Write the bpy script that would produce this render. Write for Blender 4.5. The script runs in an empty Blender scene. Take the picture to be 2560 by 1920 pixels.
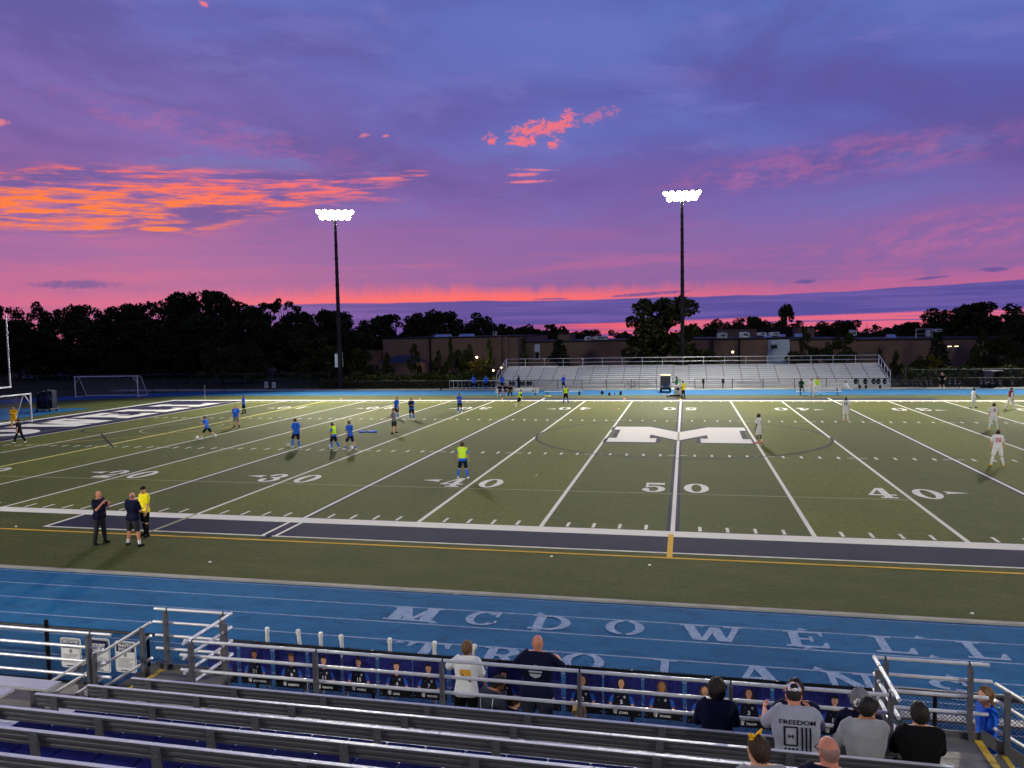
import bpy, bmesh, math, random
import numpy as np
from mathutils import Vector, Matrix
from mathutils.bvhtree import BVHTree

random.seed(7)
S = bpy.context.scene
C = S.collection
PI = math.pi

def rgb(r, g, b):
    f = lambda c: (c / 255 / 12.92) if c <= 10 else ((c / 255 + .055) / 1.055) ** 2.4
    return (f(r), f(g), f(b))

# ------------------------------------------------------------------ camera
CAM = np.array([.450046684, -26.6094639, 6.9211623])
YAW, PITCH, ROLL, FPX = .22076289, -.0672521143, -.0191971084, 1937.61601
_f = np.array([-math.sin(YAW), math.cos(YAW), 0.]); _r = np.array([math.cos(YAW), math.sin(YAW), 0.]); _u = np.array([0, 0, 1.])
_f2 = _f * math.cos(PITCH) + _u * math.sin(PITCH); _u2 = -_f * math.sin(PITCH) + _u * math.cos(PITCH)
_r3 = _r * math.cos(ROLL) + _u2 * math.sin(ROLL); _u3 = -_r * math.sin(ROLL) + _u2 * math.cos(ROLL)
cd = bpy.data.cameras.new('camera'); cam = bpy.data.objects.new('camera', cd); C.objects.link(cam)
cd.sensor_width = 36; cd.lens = 36 * FPX / 2560; cd.clip_start = .1; cd.clip_end = 5000
M = Matrix.Identity(4)
for i in range(3):
    M[i][0] = _r3[i]; M[i][1] = _u3[i]; M[i][2] = -_f2[i]; M[i][3] = CAM[i]
cam.matrix_world = M
S.camera = cam

def at(u, v, y):
    """point on the plane Y = y seen at photo pixel (u, v)"""
    d = _r3 * (u - 1280) / FPX + _u3 * (960 - v) / FPX + _f2
    p = CAM + d * ((y - CAM[1]) / d[1])
    return Vector(p)

# ------------------------------------------------------------------ world
S.view_settings.view_transform = 'Standard'; S.view_settings.look = 'None'
S.view_settings.exposure = 0; S.view_settings.gamma = 1; S.view_settings.use_curve_mapping = False
W = bpy.data.worlds.new('World'); S.world = W; W.use_nodes = True
nt = W.node_tree; nt.nodes.clear()

class E:
    """one scalar socket of the sky's node graph, with arithmetic"""
    def __init__(s, k): s.k = k
    def _m(s, op, *o, clamp=False):
        n = nt.nodes.new('ShaderNodeMath'); n.operation = op; n.use_clamp = clamp
        for i, x in enumerate((s,) + o):
            if isinstance(x, E): nt.links.new(x.k, n.inputs[i])
            else: n.inputs[i].default_value = x
        return E(n.outputs[0])
    def __add__(s, o): return s._m('ADD', o)
    def __radd__(s, o): return s._m('ADD', o)
    def __sub__(s, o): return s._m('SUBTRACT', o)
    def __rsub__(s, o): return (s * -1) + o
    def __mul__(s, o): return s._m('MULTIPLY', o)
    def __rmul__(s, o): return s._m('MULTIPLY', o)
    def __truediv__(s, o): return s._m('DIVIDE', o)
    def max(s, o): return s._m('MAXIMUM', o)
    def min(s, o): return s._m('MINIMUM', o)
    def pw(s, o): return s._m('POWER', o)
    def exp(s): return s._m('EXPONENT')
    def abs(s): return s._m('ABSOLUTE')
    def c(s): return s._m('ADD', 0., clamp=True)
def sm(a, b, x):
    n = nt.nodes.new('ShaderNodeMapRange'); n.interpolation_type = 'SMOOTHSTEP'
    for nm, v in (('From Min', a), ('From Max', b)):
        if isinstance(v, E): nt.links.new(v.k, n.inputs[nm])
        else: n.inputs[nm].default_value = v
    nt.links.new(x.k, n.inputs['Value'])
    return E(n.outputs[0])
def combine(x, y, z=0.):
    n = nt.nodes.new('ShaderNodeCombineXYZ')
    for i, v in enumerate((x, y, z)):
        if isinstance(v, E): nt.links.new(v.k, n.inputs[i])
        else: n.inputs[i].default_value = v
    return n.outputs[0]
def noise(x, y, z=0., detail=4, rough=.55, dist=0.):
    n = nt.nodes.new('ShaderNodeTexNoise'); n.noise_dimensions = '3D'
    n.inputs['Scale'].default_value = 1; n.inputs['Detail'].default_value = detail
    n.inputs['Roughness'].default_value = rough; n.inputs['Distortion'].default_value = dist
    nt.links.new(combine(x, y, z), n.inputs['Vector'])
    return E(n.outputs['Fac'] if 'Fac' in n.outputs else n.outputs[0])
def ramp(x, stops):
    n = nt.nodes.new('ShaderNodeValToRGB'); r = n.color_ramp; r.interpolation = 'EASE'
    while len(r.elements) < len(stops): r.elements.new(.5)
    for e, (p, c) in zip(r.elements, stops): e.position = p; e.color = (*rgb(*c), 1)
    nt.links.new(x.k, n.inputs[0]); return n.outputs[0]
def mixc(f, a, b):
    n = nt.nodes.new('ShaderNodeMix'); n.data_type = 'RGBA'
    ci = [i for i in n.inputs if i.type == 'RGBA']
    if isinstance(f, E): nt.links.new(f.k, n.inputs[0])
    else: n.inputs[0].default_value = f
    for s_, v in zip(ci, (a, b)):
        if isinstance(v, tuple): s_.default_value = (*rgb(*v), 1)
        else: nt.links.new(v, s_)
    return [o for o in n.outputs if o.type == 'RGBA'][0]

tc = nt.nodes.new('ShaderNodeTexCoord'); sep = nt.nodes.new('ShaderNodeSeparateXYZ')
nt.links.new(tc.outputs['Generated'], sep.inputs[0])
dx, dy, dz = (E(sep.outputs[i]) for i in range(3))
az = dx._m('ARCTAN2', dy) * (180 / PI)             # degrees, 0 along +Y, right positive
el = dz._m('ARCSINE') * (180 / PI)
def gauss(x, c0, w):
    t = (x - c0) / w
    return (t * t * -1).exp()
def blob(ca, ce, wa, we, tilt=0.):
    a = (az - ca); e_ = (el - ce) - a * tilt
    return ((a / wa) * (a / wa) + (e_ / we) * (e_ / we))   # 1 at the rim
pos = (el / 30).c()
left = gauss(az, -58, 34)
colR = ramp(pos, [(0, (104, 84, 150)), (.10, (140, 98, 160)), (.2, (136, 98, 164)), (.33, (112, 92, 166)), (.48, (90, 92, 172)), (.7, (92, 108, 186)), (1, (66, 86, 160))])
colL = ramp(pos, [(0, (198, 98, 136)), (.12, (186, 102, 150)), (.2, (162, 102, 160)), (.33, (150, 102, 168)), (.48, (132, 104, 174)), (.7, (104, 98, 172)), (1, (72, 84, 158))])
sky = mixc(left.min(1.), colR, colL)
# broad soft cloud relief
n1 = noise(az * .055 + el * .03, el * .16, 1.7, 5, .55, .4)
n2 = noise(az * .12 + el * .10, el * .42, 9.1, 6, .6, .3)
hi = sm(4., 12., el)
sky = mixc(sm(.50, .70, n1) * hi * .55, sky, (104, 118, 196))
sky = mixc(sm(.56, .36, n1) * .55 * hi, sky, (92, 78, 148))
sky = mixc(sm(.50, .68, n2) * .40 * hi, sky, (122, 116, 190))
n3 = noise(az * .07, el * .9, 4.4, 5, .6)
low = sm(9., 2.5, el)
sky = mixc(sm(.5, .7, n3) * low * .45, sky, (206, 104, 148))
sky = mixc(sm(.5, .32, n3) * low * .30, sky, (118, 92, 160))
# pale pink patches to the right
np_ = noise(az * .42 - el * .35, el * 1.05, 2.2, 8, .68)
for (ca, ce, wa, we, tl, am) in ((11., 11.0, 12., 1.6, .03, .34), (16., 5.6, 9., 1.7, .06, .42), (3., 10.0, 7., 1., .05, .25), (-33., 13.6, 12., 1.2, -.14, .3), (-40., 8.0, 14., 2.4, 0, .25)):
    b = blob(ca, ce, wa, we, tl)
    sky = mixc(sm(1.2, 0., b) * sm(.40, .66, np_) * am, sky, (206, 108, 152))
# the glowing orange streaks at the left
ls = az * .020
na = noise(az * .11, (el - az * .045) * .95, 3.3, 7, .60, .55)
nb = noise(az * .30, (el - az * .03) * 2.6, 8.8, 6, .62, .4)
span = sm(-19.5, -24., az) * sm(-70., -50., az)
top = 11.5 + (noise(az * .3, 0., 5.) - .5) * 1.2 + sm(-50., -24., az) * .1 - sm(-36., -50., az) * 1.0
bot = 6.6 + sm(-38., -24., az) * 2.4 + (noise(az * .2, 3., 2.) - .5) * 1.6
inb = sm(bot - .3, bot + .9, el) * sm(top + .2, top - .8, el) * span
sky = mixc(inb * sm(.62, .38, na) * .7, sky, (98, 82, 152))
nf = noise(az * .42, (el - az * .02) * 4.2, 14.2, 5, .6, .5)
streak = inb * sm(.45, .575, na * .55 + nb * .45) * (sm(.36, .54, nf) * .8 + .2)
warm = sm(-20., -46., az) * .55 + sm(11.5, 8., el) * .6
og = ramp(warm.c(), [(0, (236, 110, 128)), (.5, (250, 112, 96)), (1, (255, 124, 62))])
sky = mixc((streak * 1.15).c(), sky, og)
wisp = blob(-20.6, 11.2, 2.6, .42, .10)
sky = mixc(sm(1., .2, wisp) * sm(.38, .58, nb), sky, (246, 116, 118))
lowb = blob(-36.6, 7.25, 1.5, .20, .02)
sky = mixc(sm(1.2, .2, lowb), sky, (250, 126, 78))
# grey-blue cumulus sitting on them
bump = noise(az * .62, 0., 7.7, 4, .6) * 1.9 + noise(az * 2.0, el * 1.6, 1.2, 4, .6) * .55
cb = sm(-41., -35., az) * sm(-23., -28., az)
ctop = 10.9 + bump * cb
cum = sm(11.05, 11.5, el) * sm(ctop + .10, ctop - .12, el) * cb
sky = mixc((cum * .95).c(), sky, ramp(sm(10.9, 12.6, el + (n2 - .5) * 2), [(0, (122, 98, 164)), (1, (112, 114, 182))]))
# the pink cloud and its scraps at the centre
nd = noise(az * 1.15, el * 1.7, 6.1, 9, .72, .8)
for (ca, ce, wa, we, tl, th) in ((-9.9, 14.35, 3.1, .75, .07, .46), (-11.6, 13.55, 1.3, .55, 0., .46), (-8.2, 15.1, .7, .6, 0., .50), (-13.9, 13.75, .8, .5, 0., .50), (-6.2, 15.0, 2.0, .55, .25, .62), (-9.2, 13.3, 1.0, .35, 0., .56)):
    b = blob(ca, ce, wa, we, tl)
    sky = mixc((sm(1.05, .15, b + (nd - .44) * 5.2) * sm(2.3, .9, b)).c() * (.95 if th < .6 else .40), sky, (244, 114, 122))
for (ca, ce, wa, we, tl) in ((-11.0, 10.75, 2.0, .13, .02), (-11.4, 11.25, 1.4, .16, 0.), (-10.6, 11.55, 1.6, .09, -.05), (-22.9, 13.9, .45, .20, .2), (-21.4, 13.9, .3, .12, .2), (-45.4, 13.1, .9, .25, .1), (-33.3, 21.3, .35, .2, -.3)):
    b = blob(ca, ce, wa, we, tl)
    sky = mixc(sm(1.2, -.1, b + (nd - .45) * 3.) * .9, sky, (238, 122, 138))
# the hot band over the horizon cloud bank
nw = noise(az * .75, el * .22, 5.5, 4, .6)
eb = 2.25 + (noise(az * .10, 0., 3.9, 3) - .5) * .55 + sm(8., 22., az) * .35 - sm(-24., -34., az) * .1
hot = gauss(az, -15., 17.) * .75 + .35 + gauss(az, 30., 16.) * .1
up = sm(eb + .35 + nw * 2.0, eb + .05, el) * sm(eb - .10, eb + .04, el)
sky = mixc((up * hot).c(), sky, ramp(gauss(az, -15., 20.).c(), [(0, (226, 104, 142)), (1, (250, 108, 110))]))
bank = sm(eb + .06, eb - .05, el) * sm(-40., -31., az)
nbk = noise(az * .09, el * 2.6, 12., 4, .6)
sky = mixc(bank, sky, ramp(sm(.35, .7, nbk), [(0, (82, 76, 152)), (1, (104, 88, 164))]))
es = .55 + az * .012 + (n3 - .5) * .2
lowpink = sm(es + .16, es - .02, el) * sm(-14., -5., az)
sky = mixc(lowpink * (sm(.42, .52, noise(az * .05, el * 5.5, 20., 3)) * .75 + .25), sky, ramp(sm(-14., 8., az), [(0, (240, 98, 108)), (1, (226, 108, 138))]))
for (ca, ce, wa, we, tl) in ((-41.8, 3.55, 2.6, .28, .02), (-38.0, 2.1, 1.2, .12, 0), (8.0, 3.05, .75, .16, 0), (19.2, 3.3, .8, .16, 0), (15.6, 2.95, 1.2, .10, .05), (-2.5, 2.55, 3.2, .13, .045), (-9.6, 2.35, 1.4, .08, 0)):
    b = blob(ca, ce, wa, we, tl)
    sky = mixc(sm(1.4, .1, b + (nd - .5) * 3.6) * .8, sky, (92, 80, 152))
# away from the sunset the dusk sky dims to slate blue
back = sm(55., 150., (az + 15.).abs())
sky = mixc(back * .8, sky, (52, 58, 92))
sky = mixc(sm(30., 75., el) * .55, sky, (58, 70, 124))
# real (very weak) dusk sky underneath
nis = nt.nodes.new('ShaderNodeTexSky'); nis.sky_type = 'NISHITA'; nis.sun_disc = False
nis.sun_elevation = math.radians(.5); nis.sun_rotation = math.radians(-35)
bg1 = nt.nodes.new('ShaderNodeBackground'); nt.links.new(nis.outputs[0], bg1.inputs[0]); bg1.inputs[1].default_value = .008
bg2 = nt.nodes.new('ShaderNodeBackground'); bg2.inputs[1].default_value = 1.0
nt.links.new(mixc(sm(-.5, -3., el), sky, (26, 24, 30)), bg2.inputs[0])
ad = nt.nodes.new('ShaderNodeAddShader'); nt.links.new(bg1.outputs[0], ad.inputs[0]); nt.links.new(bg2.outputs[0], ad.inputs[1])
out = nt.nodes.new('ShaderNodeOutputWorld'); nt.links.new(ad.outputs[0], out.inputs[0])
W.cycles.sampling_method = 'MANUAL'; W.cycles.sample_map_resolution = 512
# the set sun: next to nothing is left of it
sd = bpy.data.lights.new('sun', 'SUN'); sd.energy = .03; sd.angle = math.radians(12); sd.color = (1, .5, .4)
so = bpy.data.objects.new('sun', sd); C.objects.link(so); so.rotation_euler = (math.radians(88), 0, math.radians(180 + 35))

def flood(name, loc, aim, energy, half, blend=.8, col=(1, .95, .76), size=.7):
    l = bpy.data.lights.new(name, 'SPOT'); l.energy = energy; l.spot_size = math.radians(2 * half); l.spot_blend = blend
    l.color = col; l.shadow_soft_size = size
    o = bpy.data.objects.new(name, l); C.objects.link(o); o.location = loc
    o.rotation_euler = (Vector(aim) - Vector(loc)).to_track_quat('-Z', 'Y').to_euler()
    return o
# far-side towers (the one at x=43 stands just right of the frame) and the towers behind the near stand
FLOODS = [((-43, 66, 22.0), [((-30, 22, 0), 310000, 62)]), ((.1, 76, 23.6), [((4, 26, 0), 370000, 58)]), ((43, 70, 22.8), [((28, 22, 0), 310000, 60)]),
          ((-40, -40, 22.5), [((-22, 6, 0), 190000, 34), ((-3, -16, 1), 95000, 26)]), ((40, -40, 22.5), [((20, 6, 0), 190000, 34), ((-1, -16, 1), 95000, 26)])]
for loc, sp in FLOODS:
    for aim, en, half in sp: flood('flood_lamp', loc, aim, en, half)
# ------------------------------------------------------------------ helpers
def tag(o, label=None, cat=None, group=None, kind=None):
    for k, v in (('label', label), ('category', cat), ('group', group), ('kind', kind)):
        if v: o[k] = v
    return o
def thing(name, label, cat, loc=(0, 0, 0), rz=0., group=None):
    o = bpy.data.objects.new(name, None); C.objects.link(o); o.empty_display_size = .2
    o.location = loc; o.rotation_euler = (0, 0, rz)
    return tag(o, label, cat, group)
def kids(o): return [c for c in bpy.data.objects if c.parent == o]
def copy_tree(o, parent=None):
    c = o.copy(); C.objects.link(c)
    if parent: c.parent = parent
    for ch in kids(o): copy_tree(ch, c)
    return c
def dup(o, loc, rz=0., label=None, sc=None):
    c = copy_tree(o); c.location = loc; c.rotation_euler = (0, 0, rz)
    if label: c['label'] = label
    if sc: c.scale = sc if isinstance(sc, tuple) else (sc, sc, sc)
    return c

class MB:
    """mesh under construction; vertices are stored relative to o"""
    def __init__(s, o=(0, 0, 0)): s.v = []; s.f = []; s.m = []; s.o = Vector(o)
    def add(s, vs, fs, m=0):
        b = len(s.v); s.v += [tuple(Vector(p) - s.o) for p in vs]
        s.f += [tuple(b + i for i in f) for f in fs]; s.m += [m] * len(fs); return s
    def box(s, c, d, rz=0., m=0, mat=None, bev=0.):
        x, y, z = (d[0] / 2, d[1] / 2, d[2] / 2)
        R = mat or Matrix.Rotation(rz, 3, 'Z'); c = Vector(c)
        if bev:
            b = min(bev, x * .9, y * .9, z * .9)
            pts = []
            for sz in (-1, 1):
                for ins in ((b, 0) if sz < 0 else (0, b)):
                    xx, yy = x - ins, y - ins; zz = sz * (z if ins else z - b)
                    bb = b * .7
                    for px, py in ((-xx + bb, -yy), (xx - bb, -yy), (xx, -yy + bb), (xx, yy - bb), (xx - bb, yy), (-xx + bb, yy), (-xx, yy - bb), (-xx, -yy + bb)):
                        pts.append(c + R @ Vector((px, py, zz)))
            fs = [tuple(range(7, -1, -1)), tuple(range(24, 32))]
            for r in range(3):
                for k in range(8): fs.append((r * 8 + k, r * 8 + (k + 1) % 8, r * 8 + 8 + (k + 1) % 8, r * 8 + 8 + k))
            return s.add(pts, fs, m)
        vs = [c + R @ Vector((a * x, b * y, e * z)) for e in (-1, 1) for a, b in ((-1, -1), (1, -1), (1, 1), (-1, 1))]
        return s.add(vs, [(3, 2, 1, 0), (4, 5, 6, 7), (0, 1, 5, 4), (1, 2, 6, 5), (2, 3, 7, 6), (3, 0, 4, 7)], m)
    def bx(s, x0, x1, y0, y1, z0, z1, m=0):
        return s.box(((x0 + x1) / 2, (y0 + y1) / 2, (z0 + z1) / 2), (abs(x1 - x0), abs(y1 - y0), abs(z1 - z0)), m=m)
    def tube(s, pts, r, n=8, m=0, cap=True):
        pts = [Vector(p) for p in pts]; rs = r if isinstance(r, (list, tuple)) else [r] * len(pts)
        vs = []; ref = None
        for i, p in enumerate(pts):
            d = (pts[min(i + 1, len(pts) - 1)] - pts[max(i - 1, 0)]).normalized()
            a = d.orthogonal().normalized() if ref is None else (ref - d * ref.dot(d)).normalized()
            ref = a; b = d.cross(a)
            vs += [p + (a * math.cos(2 * PI * k / n) + b * math.sin(2 * PI * k / n)) * rs[i] for k in range(n)]
        fs = [(i * n + k, i * n + (k + 1) % n, (i + 1) * n + (k + 1) % n, (i + 1) * n + k) for i in range(len(pts) - 1) for k in range(n)]
        if cap: fs += [tuple(range(n - 1, -1, -1)), tuple(range((len(pts) - 1) * n, len(pts) * n))]
        return s.add(vs, fs, m)
    def ell(s, c, r, nu=10, nv=7, m=0, R=None):
        c = Vector(c); r = r if isinstance(r, (tuple, list)) else (r, r, r); vs = []; fs = []
        for i in range(nv + 1):
            t = PI * i / nv
            for k in range(nu):
                p = Vector((r[0] * math.sin(t) * math.cos(2 * PI * k / nu), r[1] * math.sin(t) * math.sin(2 * PI * k / nu), r[2] * math.cos(t)))
                vs.append(c + (R @ p if R else p))
        for i in range(nv):
            for k in range(nu): fs.append((i * nu + k, (i + 1) * nu + k, (i + 1) * nu + (k + 1) % nu, i * nu + (k + 1) % nu))
        return s.add(vs, fs, m)
    def torus(s, c, R, r, axis='y', n=20, k=6, m=0):
        vs = []; c = Vector(c)
        for i in range(n):
            a = 2 * PI * i / n
            for j in range(k):
                b = 2 * PI * j / k; q = R + r * math.cos(b); h = r * math.sin(b)
                p = {'y': (q * math.cos(a), h, q * math.sin(a)), 'x': (h, q * math.cos(a), q * math.sin(a)), 'z': (q * math.cos(a), q * math.sin(a), h)}[axis]
                vs.append(c + Vector(p))
        return s.add(vs, [(i * k + j, ((i + 1) % n) * k + j, ((i + 1) % n) * k + (j + 1) % k, i * k + (j + 1) % k) for i in range(n) for j in range(k)], m)
    def poly(s, pts, z, m=0):
        return s.add([(p[0], p[1], z) for p in pts], [tuple(range(len(pts)))], m)
    def prism(s, pts, z0, z1, m=0):
        n = len(pts)
        return s.add([(p[0], p[1], z0) for p in pts] + [(p[0], p[1], z1) for p in pts],
                     [tuple(range(n - 1, -1, -1)), tuple(range(n, 2 * n))] + [(k, (k + 1) % n, n + (k + 1) % n, n + k) for k in range(n)], m)
    def build(s, name, mats, parent=None, smooth=False, fix=True, kind=None):
        me = bpy.data.meshes.new(name); me.from_pydata(s.v, [], s.f)
        for x in (mats if isinstance(mats, (list, tuple)) else [mats]): me.materials.append(x)
        if any(s.m): me.polygons.foreach_set('material_index', s.m)
        if fix and len(s.f) < 60000:
            b = bmesh.new(); b.from_mesh(me); bmesh.ops.recalc_face_normals(b, faces=b.faces); b.to_mesh(me); b.free()
        if smooth:
            me.polygons.foreach_set('use_smooth', [True] * len(me.polygons))
            if smooth == 2: me.set_sharp_from_angle(angle=math.radians(40))
        o = bpy.data.objects.new(name, me); C.objects.link(o)
        if parent: o.parent = parent
        if kind: o['kind'] = kind
        return o

# ------------------------------------------------------------------ materials
MATS = {}
def mat(name, c, rough=.6, metal=0., var=.12, scale=6., bump=0., bscale=40., spec=.4, sheen=0., emit=None, c2=None, obj=True):
    """procedural material: colour broken up by noise, optional relief"""
    m = bpy.data.materials.new(name); m.use_nodes = True; t = m.node_tree; b = t.nodes['Principled BSDF']
    col = rgb(*c) if max(c) > 1.01 else c
    b.inputs['Roughness'].default_value = rough; b.inputs['Metallic'].default_value = metal
    b.inputs['Specular IOR Level'].default_value = spec
    if sheen: b.inputs['Sheen Weight'].default_value = sheen; b.inputs['Sheen Roughness'].default_value = .5
    if emit:
        b.inputs['Emission Color'].default_value = (*col, 1); b.inputs['Emission Strength'].default_value = emit
    tc = t.nodes.new('ShaderNodeTexCoord'); n = t.nodes.new('ShaderNodeTexNoise')
    n.inputs['Scale'].default_value = scale; n.inputs['Detail'].default_value = 5; n.inputs['Roughness'].default_value = .6
    t.links.new(tc.outputs['Object'], n.inputs['Vector'])
    r = t.nodes.new('ShaderNodeValToRGB'); lo = [x * (1 - var) for x in col]; hi = [min(1, x * (1 + var)) for x in (c2 and rgb(*c2) or col)]
    r.color_ramp.elements[0].position = .3; r.color_ramp.elements[1].position = .7
    r.color_ramp.elements[0].color = (*lo, 1); r.color_ramp.elements[1].color = (*hi, 1)
    t.links.new(n.outputs[0], r.inputs[0]); t.links.new(r.outputs[0], b.inputs['Base Color'])
    if bump:
        n2 = t.nodes.new('ShaderNodeTexNoise'); n2.inputs['Scale'].default_value = bscale; n2.inputs['Detail'].default_value = 4
        t.links.new(tc.outputs['Object'], n2.inputs['Vector'])
        bp = t.nodes.new('ShaderNodeBump'); bp.inputs['Strength'].default_value = bump; bp.inputs['Distance'].default_value = .02
        t.links.new(n2.outputs[0], bp.inputs['Height']); t.links.new(bp.outputs[0], b.inputs['Normal'])
    MATS[name] = m
    return m

class G:
    """small node-graph helper for the ground materials"""
    def __init__(s, name):
        s.m = bpy.data.materials.new(name); s.m.use_nodes = True; s.t = s.m.node_tree; s.b = s.t.nodes['Principled BSDF']
        s.tc = s.t.nodes.new('ShaderNodeTexCoord').outputs['Object']
    def noise(s, scale, detail=4, rough=.6, stretch=(1, 1, 1), dist=0.):
        mp = s.t.nodes.new('ShaderNodeMapping'); mp.inputs['Scale'].default_value = stretch; s.t.links.new(s.tc, mp.inputs[0])
        n = s.t.nodes.new('ShaderNodeTexNoise'); n.inputs['Scale'].default_value = scale; n.inputs['Detail'].default_value = detail
        n.inputs['Roughness'].default_value = rough; n.inputs['Distortion'].default_value = dist
        s.t.links.new(mp.outputs[0], n.inputs['Vector']); return n.outputs[0]
    def math(s, op, a, b=0.):
        n = s.t.nodes.new('ShaderNodeMath'); n.operation = op
        for i, x in enumerate((a, b)):
            if isinstance(x, (int, float)): n.inputs[i].default_value = x
            else: s.t.links.new(x, n.inputs[i])
        return n.outputs[0]
    def rng(s, x, a, b, c=0., d=1.):
        n = s.t.nodes.new('ShaderNodeMapRange'); s.t.links.new(x, n.inputs[0])
        for i, v in enumerate((a, b, c, d)): n.inputs[i + 1].default_value = v
        return n.outputs[0]
    def mix(s, f, a, b, mode='MIX'):
        n = s.t.nodes.new('ShaderNodeMix'); n.data_type = 'RGBA'; n.blend_type = mode
        ci = [i for i in n.inputs if i.type == 'RGBA']
        if isinstance(f, (int, float)): n.inputs[0].default_value = f
        else: s.t.links.new(f, n.inputs[0])
        for k, v in zip(ci, (a, b)):
            if isinstance(v, tuple): k.default_value = (*v, 1)
            else: s.t.links.new(v, k)
        return [o for o in n.outputs if o.type == 'RGBA'][0]
    def xyz(s):
        n = s.t.nodes.new('ShaderNodeSeparateXYZ'); s.t.links.new(s.tc, n.inputs[0]); return n.outputs
    def bump(s, h, st=.5, d=.02):
        n = s.t.nodes.new('ShaderNodeBump'); n.inputs['Strength'].default_value = st; n.inputs['Distance'].default_value = d
        s.t.links.new(h, n.inputs['Height']); s.t.links.new(n.outputs[0], s.b.inputs['Normal'])
    def done(s, col, rough=.8, spec=.2, sheen=0.):
        s.t.links.new(col, s.b.inputs['Base Color']); s.b.inputs['Roughness'].default_value = rough
        s.b.inputs['Specular IOR Level'].default_value = spec
        if sheen: s.b.inputs['Sheen Weight'].default_value = sheen; s.b.inputs['Sheen Roughness'].default_value = .35
        return s.m

g = G('turf_material')                              # two tones of turf in five-yard panels
x, y, z = g.xyz()
k = g.math('FLOOR', g.math('DIVIDE', g.math('ABSOLUTE', x), 4.572))
odd = g.math('MODULO', k, 2.)
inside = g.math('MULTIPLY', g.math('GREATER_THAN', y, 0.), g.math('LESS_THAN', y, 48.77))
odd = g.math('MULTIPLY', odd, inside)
col = g.mix(odd, (.070, .090, .022), (.120, .142, .014)); col = g.mix(inside, (.042, .055, .014), col)  # apron past the sidelines: deeper turf tone, floodlight falloff put into its colour
col = g.mix(g.math('MULTIPLY', g.rng(g.noise(.16, 5, .62), .4, .7), .5), col, (.066, .072, .022))
col = g.mix(g.math('MULTIPLY', g.rng(g.noise(.9, 5, .6, (.5, 1.2, 1)), .42, .7), .5), col, (.104, .108, .036))
col = g.mix(g.math('MULTIPLY', g.rng(g.noise(5., 5, .75, (.8, 1.3, 1)), .44, .64), .7), col, (.024, .034, .008))
col = g.mix(g.math('MULTIPLY', g.rng(g.noise(26., 3, .7), .40, .70), .55), col, (.120, .130, .042))
g.bump(g.noise(38., 4, .8), 1., .05)
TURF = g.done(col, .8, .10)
def paint(name, c, wear=.35, c2=None):
    g = G(name); n = g.rng(g.noise(14., 6, .7), .35, .65); n2 = g.rng(g.noise(1.3, 4, .6), .35, .7)
    lin = rgb(*c); dk = tuple(v * .72 for v in lin)
    col = g.mix(g.math('MULTIPLY', n, wear), lin, dk); col = g.mix(g.math('MULTIPLY', n2, wear * .6), col, tuple(v * .85 for v in lin))
    g.bump(g.noise(45., 4, .8), .9, .03)
    return g.done(col, .8, .12)
WHITE_PAINT = paint('white_turf_paint', (222, 218, 214), .40)
FAINT_PAINT = paint('faint_grey_paint', (150, 152, 128), .5)
NAVY_PAINT = paint('navy_turf_paint', (22, 26, 62), .6)
YELLOW_PAINT = paint('yellow_turf_paint', (214, 168, 56), .35)
PALE_YELLOW = paint('pale_yellow_paint', (226, 214, 130), .35)
g = G('track_material')
col = g.mix(g.rng(g.noise(.22, 5, .6, (1, 2.2, 1)), .35, .65), (.010, .082, .205), (.015, .112, .268))
col = g.mix(g.math('MULTIPLY', g.rng(g.noise(1.6, 6, .72, (.8, 1.6, 1), .6), .50, .68), .75), col, (.008, .040, .115))
col = g.mix(g.math('MULTIPLY', g.rng(g.noise(60., 2, .7), .45, .65), .35), col, (.022, .125, .32))
g.bump(g.noise(120., 3, .8), .6, .01)
TRACK = g.done(col, .9, .08)
g = G('track_line_material')
col = g.mix(g.rng(g.noise(9., 6, .75), .40, .62), (.24, .31, .47), (.10, .19, .38))
LANE = g.done(col, .8, .2)
g = G('meadow_material')
col = g.mix(g.rng(g.noise(.12, 6, .62), .3, .7), (.020, .030, .010), (.050, .055, .020))
g.bump(g.noise(8., 5, .7), .6, .05); MEADOW = g.done(col, .9, .1)
g = G('concrete_material')
col = g.mix(g.rng(g.noise(.8, 6, .7), .35, .68), (.30, .29, .27), (.21, .20, .19)); g.bump(g.noise(30., 5), .3, .01)
CONCRETE = g.done(col, .85, .3)

def alu(name, c, rough=.35, var=.14, metal=.45):
    """drawn aluminium: fine lengthwise grain"""
    g = G(name); n = g.rng(g.noise(3., 6, .7, (.4, 14, 14)), .3, .7); n2 = g.rng(g.noise(1.1, 4, .6), .35, .7)
    lin = rgb(*c)
    col = g.mix(n, tuple(v * (1 - var) for v in lin), tuple(min(1, v * (1 + var)) for v in lin))
    col = g.mix(g.math('MULTIPLY', n2, .35), col, tuple(v * .8 for v in lin))
    g.b.inputs['Metallic'].default_value = metal
    return g.done(col, rough, .5)
ALU = alu('aluminium', (222, 224, 230), .38); ALU_DULL = alu('dull_aluminium', (112, 113, 122), .5, .2, .65); ALU_CAP = alu('bright_aluminium', (236, 238, 244), .42, .06, .3)
ALU_DECK = alu('weathered_deck', (128, 124, 118), .6, .2)
BLACK_STEEL = mat('black_coated_steel', (14, 14, 17), .45, .3)
BLACK = mat('black_rubber', (12, 12, 13), .7)
WHITE_STEEL = mat('white_steel', (225, 227, 230), .4, .1, .06)
WHITE_PLASTIC = mat('white_plastic', (226, 226, 224), .5, 0, .05)
BLUE_PAD = mat('blue_seat_pad', (20, 26, 92), .9, 0, .3, 3., .15, 30., spec=.03)
YELLOW_EDGE = mat('yellow_step_edge', (206, 172, 62), .7, 0, .25, 14.)
GREY_STEEL = mat('grey_steel', (70, 74, 84), .5, .4)
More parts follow.
